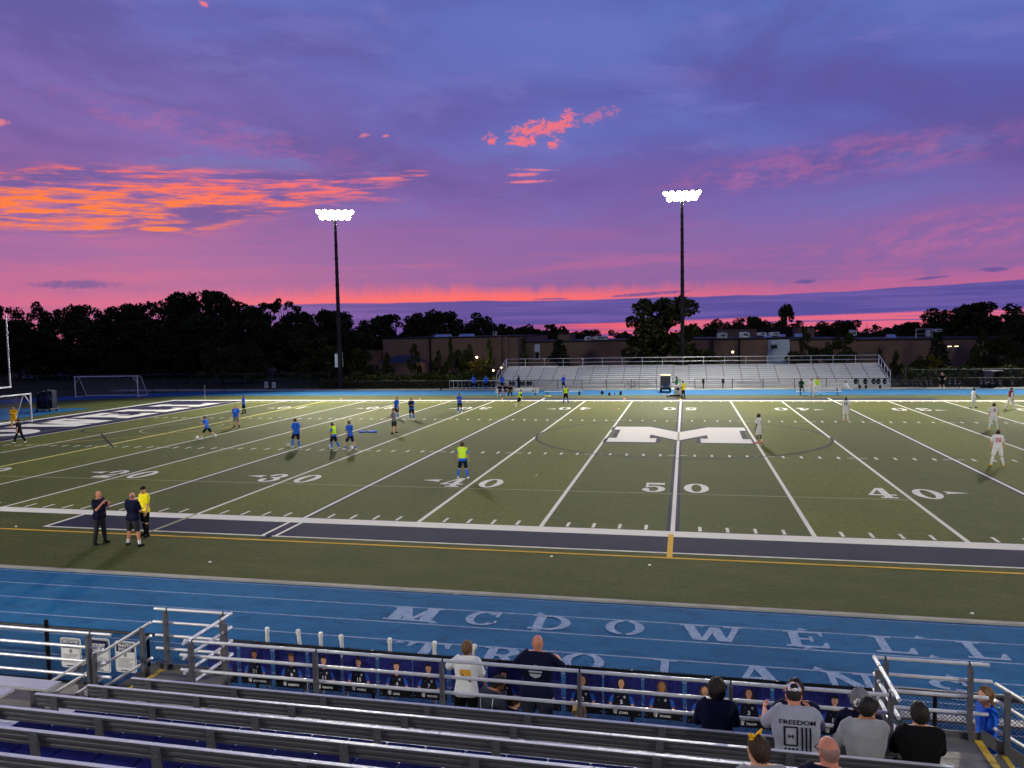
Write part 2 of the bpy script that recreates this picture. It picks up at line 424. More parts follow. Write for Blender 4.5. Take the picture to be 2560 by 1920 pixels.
ROPE = mat('net_cord', (196, 198, 200), .8)
DARK_BAG = mat('dark_navy_cloth', (16, 18, 30), .8)
RED_CLOTH = mat('dark_red_cloth', (120, 26, 34), .8)
LAMP = mat('lamp_glow', (255, 250, 232), .5, emit=60.)
WARM_LAMP = mat('warm_lamp_glow', (255, 216, 150), .5, emit=14.)
# ------------------------------------------------------------------ ground
def zg(u, v):
    d = _r3 * (u - 1280) / FPX + _u3 * (960 - v) / FPX + _f2
    p = CAM - d * (CAM[2] / d[2]); return (p[0], p[1])
def oval(xs, r, cy, n=40):
    return [(xs + r * math.sin(PI * i / n), cy - r * math.cos(PI * i / n)) for i in range(n + 1)] + \
           [(-xs - r * math.sin(PI * i / n), cy + r * math.cos(PI * i / n)) for i in range(n + 1)]
MB().poly([(-430, -140), (430, -140), (430, 430), (-430, 430)], -.08).build('ground', MEADOW, kind='structure')
MB().poly(oval(50, 38.3, 24.7), 0.).build('track', TRACK, kind='structure')
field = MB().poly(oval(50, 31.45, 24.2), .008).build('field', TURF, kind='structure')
MB().poly([(-58.2, 8), (-58.2, 40.4), (-61, 40.4), (-80, 38.6), (-80, 10)], .012).build('dee_zone', TRACK, parent=field)
walk = MB()
walk.bx(-26, 14, -16.3, -13.72, -.1, .004)
walk.build('walkway', CONCRETE, kind='structure')
MB().bx(-75, 75, 63.05, 65.6, -.07, .03).build('path', CONCRETE, kind='structure')
cb = MB()                                             # kerb between track and turf
for i in range(-19, 13):
    cb.bx(i * 3. + .004, i * 3. + 2.992, -7.28, -7.12, -.05, .05)
cb.build('kerb', CONCRETE, kind='structure')
L = MB()
for yy in (-7.42, -8.42, -9.46, -10.49, -11.52, -12.55): L.add([(-50, yy - .025, .005), (50, yy - .025, .005), (50, yy + .025, .005), (-50, yy + .025, .005)], [(0, 1, 2, 3)])
for yy in (56.9, 57.95, 59., 60.05, 61.1, 62.15): L.add([(-50, yy - .025, .004), (50, yy - .025, .004), (50, yy + .025, .004), (-50, yy + .025, .004)], [(0, 1, 2, 3)])
tr = bpy.data.objects['track']
L.build('lane_line', LANE, parent=tr)
for u, v in ((1215, 1561), (1084, 1557), (1144, 1486), (1352, 1535), (1000, 1605), (1340, 1575), (2003, 1574), (2022, 1620), (2044, 1672), (2297, 1594), (2335, 1642), (2375, 1692)):
    px, py = zg(u, v)
    MB().add([(px - .12, py - .09, .009), (px + .12, py - .03, .009), (px + .03, py + .03, .009), (px - .03, py + .1, .009)], [(0, 1, 2, 3)]).build('exchange_mark', LANE, parent=tr)

# ------------------------------------------------------------------ slab letters and digits (unit cell 0..1)
def arc(cx, cy, rx, ry, ix, iy, a0, a1, n=18):
    o = []
    for i in range(n):
        t0, t1 = (math.radians(a0 + (a1 - a0) * k / n) for k in (i, i + 1))
        o.append([(cx + rx * math.cos(t0), cy + ry * math.sin(t0)), (cx + rx * math.cos(t1), cy + ry * math.sin(t1)),
                  (cx + ix * math.cos(t1), cy + iy * math.sin(t1)), (cx + ix * math.cos(t0), cy + iy * math.sin(t0))])
    return o
def rc(x0, y0, x1, y1): return [[(x0, y0), (x1, y0), (x1, y1), (x0, y1)]]
def para(x0, y0, x1, y1, w): return [[(x0, y0), (x0 + w, y0), (x1 + w, y1), (x1, y1)]]
def glyph(c, t=.26, s=.11):
    if c == '0' or c == 'O': return arc(.5, .5, .5, .5, .5 - t * 1.05, .5 - s, 0, 360, 28)
    if c == 'o': return arc(.5, .5, .5, .5, .5 - t * .95, .5 - s, -80, 80, 14) + arc(.5, .5, .5, .5, .5 - t * .95, .5 - s, 100, 260, 14)
    if c == '1': return rc(.37, 0, .37 + t, 1) + rc(.12, 0, .90, s) + para(.14, .74, .37, 1 - s, .16)
    if c == '2': return arc(.5, .68, .44, .32, .44 - t, .32 - s, -25, 175, 16) + [[(.04, s), (.36, s), (.92, .56), (.66, .52)]] + [[(.04, 0), (.96, 0), (.96, .34), (.84, .2), (.04, .2)]] + arc(.2, .70, .14, .11, 0, 0, 0, 360, 10)
    if c == '3': return arc(.46, .735, .42, .265, .42 - t, .265 - s, -80, 165, 16) + arc(.46, .275, .48, .275, .48 - t, .275 - s, -165, 85, 18) + arc(.16, .27, .15, .13, 0, 0, 0, 360, 10) + arc(.18, .76, .13, .1, 0, 0, 0, 360, 10) + rc(.32, .47, .55, .56)
    if c == '4': return rc(.50, 0, .50 + t, 1) + rc(.0, .26, 1., .26 + s) + rc(.34, 0, .95, s * .9) + para(.0, .30, .50, 1., .13)
    if c == '5': return rc(.14, 1 - .19, .90, 1) + rc(.14, .48, .14 + s * 1.1, .95) + arc(.46, .32, .48, .33, .48 - t, .33 - s, -165, 130, 20) + arc(.17, .27, .15, .12, 0, 0, 0, 360, 10)
    if c == 'M': return rc(.08, 0, .08 + t, 1) + rc(.92 - t, 0, .92, 1) + para(.40, .0, .16, 1, t * .8) + para(.44, .0, .80 - t * .3, 1, t * .45) + rc(0, 0, .44, s) + rc(.56, 0, 1, s) + rc(0, 1 - s, .30, 1) + rc(.70, 1 - s, 1, 1)
    if c == 'C': return arc(.5, .5, .5, .5, .5 - t, .5 - s, 42, 318, 24) + rc(.82, .62, .93, .97) + rc(.86, .2, .93, .36)
    if c == 'D': return rc(.10, 0, .10 + t, 1) + arc(.44, .5, .56, .5, .56 - t, .5 - s, -90, 90, 18) + rc(0, 0, .5, s) + rc(0, 1 - s, .5, 1)
    if c == 'W': return para(.30 - t * .4, 0, .05, 1, t * .72) + para(.32, 0, .48, .88, t * .42) + para(.68 - t * .4, 0, .46, .88, t * .72) + para(.70, 0, .86, 1, t * .42) + rc(0, 1 - s, .38, 1) + rc(.70, 1 - s, 1, 1)
    if c == 'E': return rc(.12, 0, .12 + t, 1) + rc(0, 0, .95, s) + rc(0, 1 - s, .92, 1) + rc(.3, .46, .66, .46 + s) + rc(.60, .34, .68, .7) + [[(.80, 0), (1, 0), (1, .34), (.94, .34)]] + [[(.80, 1), (.94, 1), (.94, .7), (.9, .7)]]
    if c == 'L': return rc(.14, 0, .14 + t, 1) + rc(0, 0, .95, s) + rc(0, 1 - s, .55, 1) + [[(.74, 0), (1, 0), (1, .36), (.92, .36)]]
    if c == 'T': return rc(.5 - t / 2, 0, .5 + t / 2, 1) + rc(0, 1 - s, 1, 1) + [[(0, 1), (0, .68), (.08, .68), (.2, 1)]] + [[(1, 1), (1, .68), (.92, .68), (.8, 1)]] + rc(.25, 0, .75, s)
    if c == 'R': return rc(.10, 0, .10 + t, 1) + arc(.46, .74, .44, .26, .44 - t, .26 - s, -90, 90, 14) + rc(0, 1 - s, .5, 1) + rc(.3, .48, .5, .48 + s) + rc(0, 0, .46, s) + para(.72, 0, .42, .5, t)
    if c == 'J': return rc(.45, .2, .45 + t, 1) + rc(.25, 1 - s, .95, 1) + arc(.42, .24, .42 - .13, .24, .03, .13, 180, 360, 10)
    if c == 'A': return para(.06, 0, .38, 1, s * 1.3) + para(.94 - t, 0, .40, 1, t) + rc(.2, .3, .7, .3 + s) + rc(0, 0, .32, s) + rc(.56, 0, 1, s)
    if c == 'N': return rc(.12, 0, .12 + s * 1.3, 1) + rc(.80 - s * .3, 0, .80 + s, 1) + para(.74, 0, .06, 1, t) + rc(0, 0, .34, s) + rc(.62, 1 - s, 1, 1) + rc(0, 1 - s, .2, 1)
    if c == 'S': return arc(.5, .74, .46, .26, .46 - t, .26 - s, 35, 260, 16) + arc(.5, .27, .48, .27, .48 - t, .27 - s, -145, 80, 16) + rc(.8, .7, .9, .98) + rc(.06, .04, .16, .34)
    return []
def lay(mb, polys, fn, z, m=0):
    """lays flat paint pieces, each a hair above the one before, so that none coincide"""
    for i, p in enumerate(polys):
        q = [fn(a, b) for a, b in p]
        ar = sum(q[k][0] * q[(k + 1) % len(q)][1] - q[(k + 1) % len(q)][0] * q[k][1] for k in range(len(q)))
        if ar < 0: q = q[::-1]
        mb.poly(q, z + .0003 * i, m)
Y = .9144; FW = 48.77
Z1, Z2, Z3 = .013, .020, .028                         # paint layers above the turf
def stripe(mb, x0, y0, x1, y1, z): mb.poly([(x0, y0), (x1, y0), (x1, y1), (x0, y1)], z)
ln = MB()                                             # navy edging of some lines
for k in (-15 * Y, -25 * Y, 5 * Y * 3): stripe(ln, k - .17, 0, k + .17, FW, Z1)
stripe(ln, -.22, 0, .22, FW, Z1)
ln.build('navy_edging', NAVY_PAINT, parent=field)
for i in range(-10, 11):
    xx = i * 4.572
    if i == 0:
        a = MB(); stripe(a, -.075, 0, .075, 21.9, Z2); stripe(a, -.075, 26.0, .075, FW, Z2); a.build('yard_line', WHITE_PAINT, parent=field)
        continue
    w = .075 if i not in (-8,) else .10
    a = MB(); stripe(a, xx - w, -.0, xx + w, FW if abs(i) != 3 else 51.9, Z2 + (.0005 if i % 2 else 0))
    a.build('yard_line', PALE_YELLOW if i == -8 else WHITE_PAINT, parent=field)
for i in range(-49, 50):                              # one-yard ticks
    if i % 5 == 0:
        a = MB()
        for yy in (16.256, 32.51): stripe(a, i * Y - .5, yy - .04, i * Y - .12, yy + .04, Z2); stripe(a, i * Y + .12, yy - .04, i * Y + .5, yy + .04, Z2)
    else:
        a = MB(); xx = i * Y
        stripe(a, xx - .055, .12, xx + .055, .74, Z2); stripe(a, xx - .055, FW - .7, xx + .055, FW - .15, Z2)
        stripe(a, xx - .06, 15.95, xx + .06, 16.56, Z2); stripe(a, xx - .06, 32.2, xx + .06, 32.82, Z2)
    a.build('hash_mark', WHITE_PAINT, parent=field)
a = MB(); stripe(a, -56.5, -.72, 56.5, 0, Z2); a.build('sideline', WHITE_PAINT, parent=field)
a = MB(); stripe(a, -55.4, FW, 56.5, 49.65, Z2); a.build('sideline', WHITE_PAINT, parent=field)
a = MB(); stripe(a, -22.8, -2.57, 24.5, -.72, Z1); stripe(a, -22.86, 49.65, 22.9, 52., Z1); a.build('team_area', NAVY_PAINT, parent=field)
a = MB(); stripe(a, -22.95, -2.68, 24.5, -2.57, Z2); stripe(a, -22.95, -2.57, -22.8, -.72, Z2)
for xx, w in ((-13.95, .06), (-13.45, .06)): stripe(a, xx - w, -2.57, xx + w, -.72, Z2)
a.build('border_line', WHITE_PAINT, parent=field)
a = MB(); stripe(a, -18.36, -3.1, -18.22, -.05, Z3); a.build('border_line', FAINT_PAINT, parent=field)
a = MB(); stripe(a, -13.82, -3.1, -13.58, -.75, Z2); a.build('navy_edging', NAVY_PAINT, parent=field)
a = MB(); stripe(a, -56, -3.22, 40, -3.10, Z2); stripe(a, -.13, -3.10, .04, -.42, Z3); stripe(a, -.1, 49.7, .1, 52.4, Z3); a.build('restraining_line', YELLOW_PAINT, parent=field)
a = MB(); stripe(a, -50, 6.14, 9.0, 6.22, Z2); a.build('touch_line', FAINT_PAINT, parent=field)
a = MB(); lay(a, arc(0, 24.0, 9.24, 8.95, 9.08, 8.8, 0, 360, 80), lambda p, q: (p, q), Z1 + .001); a.build('centre_circle', NAVY_PAINT, parent=field)
# lines of other sports round the left goal
a = MB(); pts = [(-43.0, 15.6), (-39., 19.2), (-36.2, 22.2), (-34.6, 24.2), (-33.9, 25.6), (-33.8, 27.), (-34.5, 28.3)]
for p, q in zip(pts, pts[1:]):
    d = (Vector(q) - Vector(p)).normalized(); n = Vector((-d.y, d.x)) * .05
    a.poly([(p[0] - n.x, p[1] - n.y), (q[0] - n.x, q[1] - n.y), (q[0] + n.x, q[1] + n.y), (p[0] + n.x, p[1] + n.y)], Z3)
a.build('arc_line', YELLOW_PAINT, parent=field)
a = MB(); lay(a, arc(-42.5, 26.5, 2.9, 4.2, 2.78, 4.05, 110, 290, 20), lambda p, q: (p, q), Z3 + .003); a.build('crease_arc', NAVY_PAINT, parent=field)
a = MB(); lay(a, arc(-37.5, 26.0, 2.7, 3.6, 2.6, 3.48, 120, 400, 24), lambda p, q: (p, q), Z3 + .003); a.build('crease_arc', FAINT_PAINT, parent=field)
p, q = zg(253, 1086), zg(282, 1119)
a = MB(); a.poly([(p[0] - .07, p[1]), (q[0] - .07, q[1]), (q[0] + .12, q[1]), (p[0] + .12, p[1])], Z3 + .004); a.build('cross_dash', NAVY_PAINT, parent=field)
a = MB(); stripe(a, -48, FW - 1.9, -20, FW - 1.8, Z3); a.build('touch_line', PALE_YELLOW, parent=field)
# yard numbers
def number(n, xl, far):
    a = MB()
    for ch, off in zip(n, (-1.42, .36)):
        if far: fn = lambda u, v, o=off: (xl - (o + u * 1.06), 42.45 - v * 2.0)
        else: fn = lambda u, v, o=off: (xl + o + u * 1.06, 6.42 + v * 2.0)
        lay(a, glyph(ch, .28, .10), fn, Z2 + .002)
    a.build('yard_number', WHITE_PAINT, parent=field)
    if n != '50':
        sg = -1 if xl < 0 else 1; b = MB(); yy = 7.78 if not far else FW - 7.78
        lay(b, [[(xl + sg * 1.62, yy - .26), (xl + sg * 1.72, yy), (xl + sg * 2.55, yy)], [(xl + sg * 1.62, yy + .26), (xl + sg * 1.72, yy), (xl + sg * 2.55, yy)]], lambda p, q: (p, q), Z2 + .002)
        b.build('direction_arrow', WHITE_PAINT, parent=field)
for k, n in ((0, '50'), (1, '40'), (2, '30'), (3, '20'), (4, '10')):
    for sg in ((1,) if k == 0 else (-1, 1)):
        for far in (False, True): number(n, sg * k * 9.144, far)
# the big centre letter
half = [(-4.36, 21.12), (-1.35, 21.12), (-1.35, 22.92), (-1.8, 22.92), (-1.8, 24.66), (0, 22.03), (0, 25.9), (-1.96, 28.7), (-4.38, 28.7), (-4.38, 27.0), (-3.95, 27.0), (-3.88, 22.92), (-4.36, 22.92)]
parts_m = [half, [(-p[0], p[1]) for p in half][::-1]]
b = MB()
for i, (ox, oy) in enumerate(((.3, 0), (-.3, 0), (0, .34), (0, -.34), (.22, .24), (-.22, .24), (.22, -.24), (-.22, -.24))):
    for j, h in enumerate(parts_m): lay(b, [h], lambda p, q: (p + ox, q + oy), Z1 + .002 + .0004 * (i * 2 + j))
b.build('centre_letter_outline', NAVY_PAINT, parent=field)
b = MB(); lay(b, parts_m, lambda p, q: (p, q), Z2 + .004); b.build('centre_letter', WHITE_PAINT, parent=field)
b = MB(); stripe(b, -.06, 22.1, .06, 25.85, Z3 + .002); b.build('navy_edging', FAINT_PAINT, parent=field)
# end zones
for sg in (-1, 1):
    a = MB(); x0, x1 = sorted((sg * 45.75, sg * 54.86)); stripe(a, x0, 0, x1, FW, Z1 - .002); a.build('end_zone', NAVY_PAINT, parent=field)
    a = MB(); x0, x1 = sorted((sg * 54.86, sg * 55.45)); stripe(a, x0, -.72, x1, 49.65, Z2 + .001); a.build('end_line', WHITE_PAINT, parent=field)
a = MB(); stripe(a, -47.5, .4, -47.4, FW - .4, Z1 + .002); stripe(a, -53.2, .4, -53.1, FW - .4, Z1 + .002); a.build('end_zone_line', FAINT_PAINT, parent=field)
for ch, y0, w in (('C', 9.0, 3.6), ('D', 14.0, 4.6), ('O', 19.5, 4.6), ('W', 25.0, 6.2), ('E', 32.0, 4.2), ('L', 37.2, 3.9), ('L', 42.2, 3.9)):
    a = MB(); lay(a, glyph(ch, .34, .22), lambda u, v: (-47.3 - v * 5.9, y0 + u * w), Z2 + .002); a.build('end_zone_letter', WHITE_PAINT, parent=field)
# words on the running track
for ch, x0, x1 in (('M', -6.78, -5.46), ('C', -4.78, -3.92), ('D', -3.18, -2.22), ('o', -1.40, -.50), ('W', .30, 1.70), ('E', 2.58, 3.46), ('L', 4.40, 5.20), ('L', 6.16, 6.95)):
    a = MB(); lay(a, glyph(ch, .24, .10), lambda u, v: (x0 + u * (x1 - x0), -9.33 + v * .90), .010); a.build('track_letter', LANE, parent=tr)
for ch, x0, x1 in (('T', -5.62, -4.64), ('R', -3.86, -2.98), ('o', -2.12, -1.22), ('J', -.38, .30), ('A', 1.36, 2.32), ('N', 3.06, 4.04), ('S', 4.98, 5.76)):
    a = MB(); lay(a, glyph(ch, .24, .10), lambda u, v: (x0 + u * (x1 - x0), -11.38 + v * .90), .010); a.build('track_letter', LANE, parent=tr)
# bits of litter and field discs
for u, v in ((1341, 1190), (1379, 1393), (525, 1407), (1624, 1415), (2430, 1536), (40, 1318)):
    px, py = zg(u, v); o = MB((px, py, 0)); o.box((px, py, .03), (.07, .05, .03), rz=.4); o = o.build('paper_scrap', WHITE_PLASTIC)
    o.location = (px, py, 0); tag(o, {1341: 'white scrap on the turf beside the near 40 yard line zero', 1379: 'white scrap on the dark turf just below the yellow restraining line', 525: 'white scrap on the dark turf near the double white line', 1624: 'small white scrap below the yellow tick at midfield', 2430: 'white scrap on the turf beside the kerb at far right', 40: 'white scrap on the turf behind the bald officer'}[u], 'litter', 'scraps lying on the turf')

# ------------------------------------------------------------------ near grandstand
st = thing('grandstand', 'aluminium grandstand with backed benches, blue seat pads and tubular guard rails', 'grandstand', (0, -16.9, 0))
so_ = (0, -16.9, 0)
RY = lambda i: -17.1 - .84 * (i - 1)
RZ = lambda i: 1.99 + .28 * (i - 1)
XL, XR = -7.45, 3.19
for i in range(1, 9):                                 # treads of three planks, with risers
    y0 = RY(i - 1) - .1 if i > 1 else -16.24; y1 = RY(i) - .1; z = 1.17 + .28 * (i - 1)
    w = (y0 - y1) / 3
    for k in range(3):
        MB(so_).bx(-16, 4.42, y0 - k * w - .006, y0 - (k + 1) * w + .006, z - .05, z - .002 * k).build('deck_plank', ALU_DECK, parent=st)
    MB(so_).bx(-16, 4.42, y1 + .012, y1 - .0, z + .005, z + .225).build('riser', ALU_DECK, parent=st)
MB(so_).bx(-16, 4.42, -16.235, -16.215, .9, 1.165).build('fascia', ALU_DECK, parent=st)
pad = MB(); pad.box((0, 0, .012), (.452, .262, .024), bev=.010); pad_me = pad.build('seat_pad', BLUE_PAD); PADS = []
C.objects.unlink(pad_me)
BR = (-7.15, -5.77, -4.41, -2.91, -1.55, .15, 1.55, 2.98)
for i in range(1, 8):
    by, bz = RY(i), RZ(i); zs = bz - .36
    bench = MB(so_)
    bench.bx(XL, XR, by + .045, by + .315, zs - .045, zs)
    bench.bx(XL + .002, XR - .002, by + .305, by + .322, zs - .06, zs + .012)
    bo = bench.build('bench_seat', ALU, parent=st)
    back = MB(so_)                                     # ribbed back extrusion, leaning
    prof = [(-.008, 0), (-.034, -.004), (-.036, -.022), (-.016, -.026), (-.014, -.058), (-.024, -.064), (-.024, -.090), (-.012, -.096), (-.006, -.124), (-.016, -.130), (-.014, -.158), (.028, -.160), (.012, -.004)]
    n = len(prof); lean = lambda p: (p[0] + (-p[1]) * .10, p[1])
    pr = [lean(p) for p in prof]
    segs = [XL, (-2.2 if i % 2 else -4.4), (1.0 if i % 2 else -.4), XR]
    for a0, a1 in zip(segs, segs[1:]):
        back = MB(so_)
        back.add([(a0 + .002, by + p[0], bz + p[1]) for p in pr] + [(a1 - .002, by + p[0], bz + p[1]) for p in pr],
                 [tuple(range(n)), tuple(range(2 * n - 1, n - 1, -1))] + [(k, n + k, n + (k + 1) % n, (k + 1) % n) for k in range(n)])
        back.build('backrest', ALU_DULL, parent=bo)
        MB(so_).bx(a0 + .003, a1 - .003, by - .034, by + .010, bz + .0005, bz + .006).build('backrest_cap', ALU_CAP, parent=bo)
    for xb in BR:
        b = MB(so_)
        lo = Vector((xb, by + .03, zs - .46)); hi = Vector((xb, by - .045, bz - .012))
        b.add([(xb - .045, hi.y - .012, hi.z), (xb + .045, hi.y - .012, hi.z), (xb + .045, hi.y + .008, hi.z), (xb - .045, hi.y + .008, hi.z),
               (xb - .045, lo.y - .07, lo.z), (xb + .045, lo.y - .07, lo.z), (xb + .045, lo.y - .01, lo.z), (xb - .045, lo.y - .01, lo.z)],
              [(0, 1, 2, 3), (7, 6, 5, 4), (0, 4, 5, 1), (1, 5, 6, 2), (2, 6, 7, 3), (3, 7, 4, 0)])
        b.ell((xb, by - .058, bz - .10), .011, 6, 4)
        b.build('bracket', ALU_DULL, parent=bo)
    if i <= 7:
        xx = XL + .28
        while xx + .46 < XR:
            p = bpy.data.objects.new('seat_pad', pad_me.data); C.objects.link(p); p.parent = bo
            p.location = (xx + .23, by + .172 + 16.9, zs + .001); xx += .4715
for i in range(0, 4):                                  # plain benches left of the aisle
    by, zs = RY(i + 1), 1.63 + .28 * i; x1 = -9.05
    b = MB(so_); b.bx(-16, x1, by + .10, by + .385, zs - .04, zs); bo = b.build('plain_bench', ALU, parent=st)
    for xb in (-9.35, -11.2, -13.):
        MB(so_).bx(xb - .03, xb + .03, by + .12, by + .32, zs - .46, zs - .042).build('bench_leg', ALU_DULL, parent=bo)
def rail(pts, r=.026, parent=None, nm='rail'):
    return MB(so_).tube(pts, r, 10).build(nm, ALU, parent=parent or st, smooth=2)
def clamp(p, d='x'):
    a = MB(so_); p = Vector(p); o = Vector((.011, 0, 0)) if d == 'x' else Vector((0, .011, 0))
    return a.tube([p - o, p + o], .031, 10).build('rail_clamp', BLACK, parent=st)
def rpost(x, y, zt, zb=1.1, turned=False):
    d = (.05, .095, zt - zb) if not turned else (.095, .05, zt - zb)
    return MB(so_).box((x, y, (zt + zb) / 2), d).build('rail_post', ALU_DULL, parent=st)
HZ = (2.2, 1.965, 1.73, 1.495)
my = -16.20
for z in HZ[:3]:
    rail([(-7.22 if z > 2 else -7.3, my, z), (-3.0, my, z)]); rail([(-2.985, my, z), (3.02, my, z)])
rail([(-7.3, my, 1.495), (.52, my, 1.495)]); rail([(1.05, my, 1.495), (3.02, my, 1.495)])
for xp in (-7.07, -4.97, -2.99, -1.0, 1.02, 2.98):
    rpost(xp, my - .055, 2.19, .3)
    for z in HZ: clamp((xp, my, z))
# left section rail
for z, x1 in zip(HZ, (-8.55, -8.78, -8.74, -8.60)):
    rail([(-16, my, z), (x1, my, z)])
for xp in (-8.93, -11.0, -13.):
    rpost(xp, my - .055, 2.19, .3)
    for z in HZ: clamp((xp, my, z))
# landings, one each end of the middle section, with stairs going down
def landing(x0, x1, sg):
    """sg: side on which the stairs descend"""
    lo, hi = min(x0, x1), max(x0, x1)
    for k in range(4):
        ya = -15.06 - k * .287
        MB(so_).bx(lo, hi, ya - .281, ya, 1.09, 1.14).build('deck_plank', ALU_DECK, parent=st)
    MB(so_).bx(lo, hi, -15.055, -15.035, 1.06, 1.24).build('toe_board', ALU_DULL, parent=st)
    for sx in (lo + .06, hi - .06):
        for yy in (-15.1, -16.1): MB(so_).box((sx, yy, .53), (.07, .07, 1.08)).build('landing_leg', ALU_DULL, parent=st)
    out_x = x0                                          # stair edge
    in_x = x1
    e = .10 * sg
    for j, z in enumerate(HZ):
        rail([(out_x + (e if j != 1 else .14 * sg), -15.02, z), (in_x, -15.02, z)])
        clamp((in_x - sg * -.14, -15.02, z)); clamp((out_x - e * 1.5, -15.02, z))
    rpost(in_x + sg * .14, -15.075, 2.19, 1.06); rpost(out_x - e * 1.5, -15.075, 2.19, 1.06)
    for z in HZ:
        rail([(in_x, -15.02, z), (in_x, -16.32, z)])
        clamp((in_x, -15.35, z), 'y')
    rpost(in_x + .005, -15.24, 2.12, 1.0, True)
    MB(so_).ell((in_x, -15.02, 2.2), .034, 8, 6).build('rail_elbow', ALU, parent=st, smooth=True)
    MB(so_).bx(out_x - sg * .10, out_x + sg * .004, -16.18, -15.08, 1.141, 1.147).build('step_edge', YELLOW_EDGE, parent=st)
    for k in range(1, 7):
        z = 1.14 - .163 * k; xa = out_x + sg * (.27 * (k - 1) + .012); xb = out_x + sg * (.27 * k + .03)
        MB(so_).bx(min(xa, xb), max(xa, xb), -16.18, -15.1, z - .04, z).build('stair_tread', ALU_DECK, parent=st)
        xs = sorted((xb - sg * .07, xb + sg * .003)); MB(so_).bx(*xs, -16.175, -15.105, z + .001, z + .006).build('step_edge', YELLOW_EDGE, parent=st)
    sl = Vector((sg * 1.75, 0, -1.05))
    for yy, zs_ in ((-15.07, (1.965, 1.73, 1.33)), (-16.2, (1.95, 1.73, 1.50, 1.30))):
        for z in zs_:
            p0 = Vector((out_x + .16 * sg, yy, z)); rail([p0, p0 + sl])
        MB(so_).box((out_x + sg * .30, yy - .05, 1.30), (.07, .05, 1.15)).build('rail_post', ALU_DULL, parent=st)
        MB(so_).box((out_x + sg * 1.62, yy - .05, .55), (.07, .05, 1.1)).build('rail_post', ALU_DULL, parent=st)
        MB(so_).add([(out_x, yy + .01, 1.12), (out_x + sg * 1.8, yy + .01, .04), (out_x + sg * 1.8, yy + .01, .24), (out_x, yy + .01, 1.3 - .0)] +
                    [(out_x, yy - .02, 1.12), (out_x + sg * 1.8, yy - .02, .04), (out_x + sg * 1.8, yy - .02, .24), (out_x, yy - .02, 1.3)],
                    [(0, 1, 2, 3), (7, 6, 5, 4), (0, 4, 5, 1), (1, 5, 6, 2), (2, 6, 7, 3), (3, 7, 4, 0)]).build('stringer', ALU_DULL, parent=st)
landing(-8.55, -7.16, -1)
landing(4.43, 3.06, 1)
for xs in range(-15, 5, 2):                            # understructure
    for yy, zz in ((-16.9, 1.1), (-19.4, 1.9), (-22., 2.8)):
        MB(so_).box((xs + .3, yy, zz / 2), (.08, .08, zz)).build('support_column', GREY_STEEL, parent=st)

# ------------------------------------------------------------------ near chain-link fence
fy = -13.85
fn = thing('chain_link_fence', 'black chain link fence between the blue track and the grandstand', 'fence', (-3, fy, 0))
fo = (-3, fy, 0)
MB(fo).tube([(-26, fy, 1.2), (14, fy, 1.2)], .028, 8).build('top_rail', BLACK_STEEL, parent=fn, smooth=2)
MB(fo).tube([(-26, fy, .06), (14, fy, .06)], .006, 5).build('tension_wire', BLACK_STEEL, parent=fn)
for i in range(-6, 9):
    xp = -12.05 + i * 2.32 if i < 0 else (-12.05 + i * 2.32)
    a = MB(fo); a.tube([(xp, fy - .03, 0), (xp, fy - .03, 1.36 if i == 0 else 1.24)], .042 if i == 0 else .032, 8)
    a.build('fence_post', BLACK_STEEL, parent=fn, smooth=2)
w = MB(fo); st_ = .062; hh = 1.14
def wire(p, q, r=.0040):
    w.tube([p, q], r, 3, cap=False)
x0_ = -20.
while x0_ < 11:
    wire((x0_, fy, .06), (x0_ + hh, fy + .004, 1.2)); wire((x0_ + hh, fy - .004, .06), (x0_, fy, 1.2)); x0_ += st_
for k in range(int(31 / .062)):                        # twisted barbs along the top
    xx = -20 + k * .062
    w.tube([(xx, fy, 1.19), (xx + .006, fy, 1.25)], .0045, 3, cap=False)
w.build('wire_mesh', BLACK_STEEL, parent=fn, fix=False, kind='stuff')
# ------------------------------------------------------------------ lettering
_tc = {}
def text_mesh(txt, h=1., bold=.0, align='CENTER'):
    """(verts2d, faces) of a word; cap height h, baseline 0"""
    key = (txt, bold, align)
    if key not in _tc:
        cu = bpy.data.curves.new('t', 'FONT'); cu.body = txt; cu.align_x = align; cu.size = 1; cu.offset = bold; cu.resolution_u = 3; cu.space_character = 1.06
        o = bpy.data.objects.new('t', cu); C.objects.link(o); bpy.context.view_layer.update()
        me = bpy.data.meshes.new_from_object(o)
        _tc[key] = ([(v.co.x / .70, v.co.y / .70) for v in me.vertices], [tuple(p.vertices) for p in me.polygons])
        C.objects.unlink(o); bpy.data.objects.remove(o)
    v, f = _tc[key]
    return [(x * h, y * h) for x, y in v], f
SKINS = [mat('skin_fair', (214, 160, 130), .5, 0, .08, 8., spec=.3), mat('skin_tan', (176, 120, 88), .5, 0, .08, 8., spec=.3), mat('skin_dark', (84, 54, 40), .5, 0, .08, 8., spec=.3), mat('skin_ruddy', (206, 136, 112), .5, 0, .12, 9., spec=.3)]
HAIRS = dict(dark=mat('dark_hair', (26, 20, 18), .6, 0, .4, 30., .5, 60.), brown=mat('brown_hair', (62, 42, 28), .6, 0, .4, 30., .5, 60.), light=mat('light_brown_hair', (112, 84, 52), .6, 0, .4, 24., .5, 50.),
             blond=mat('blond_hair', (186, 152, 104), .6, 0, .3, 24., .5, 50.), stubble=mat('stubble_hair', (150, 116, 104), .6, 0, .25, 30.), grey=mat('grey_hair', (150, 148, 146), .6, 0, .3, 24., .5, 50.))
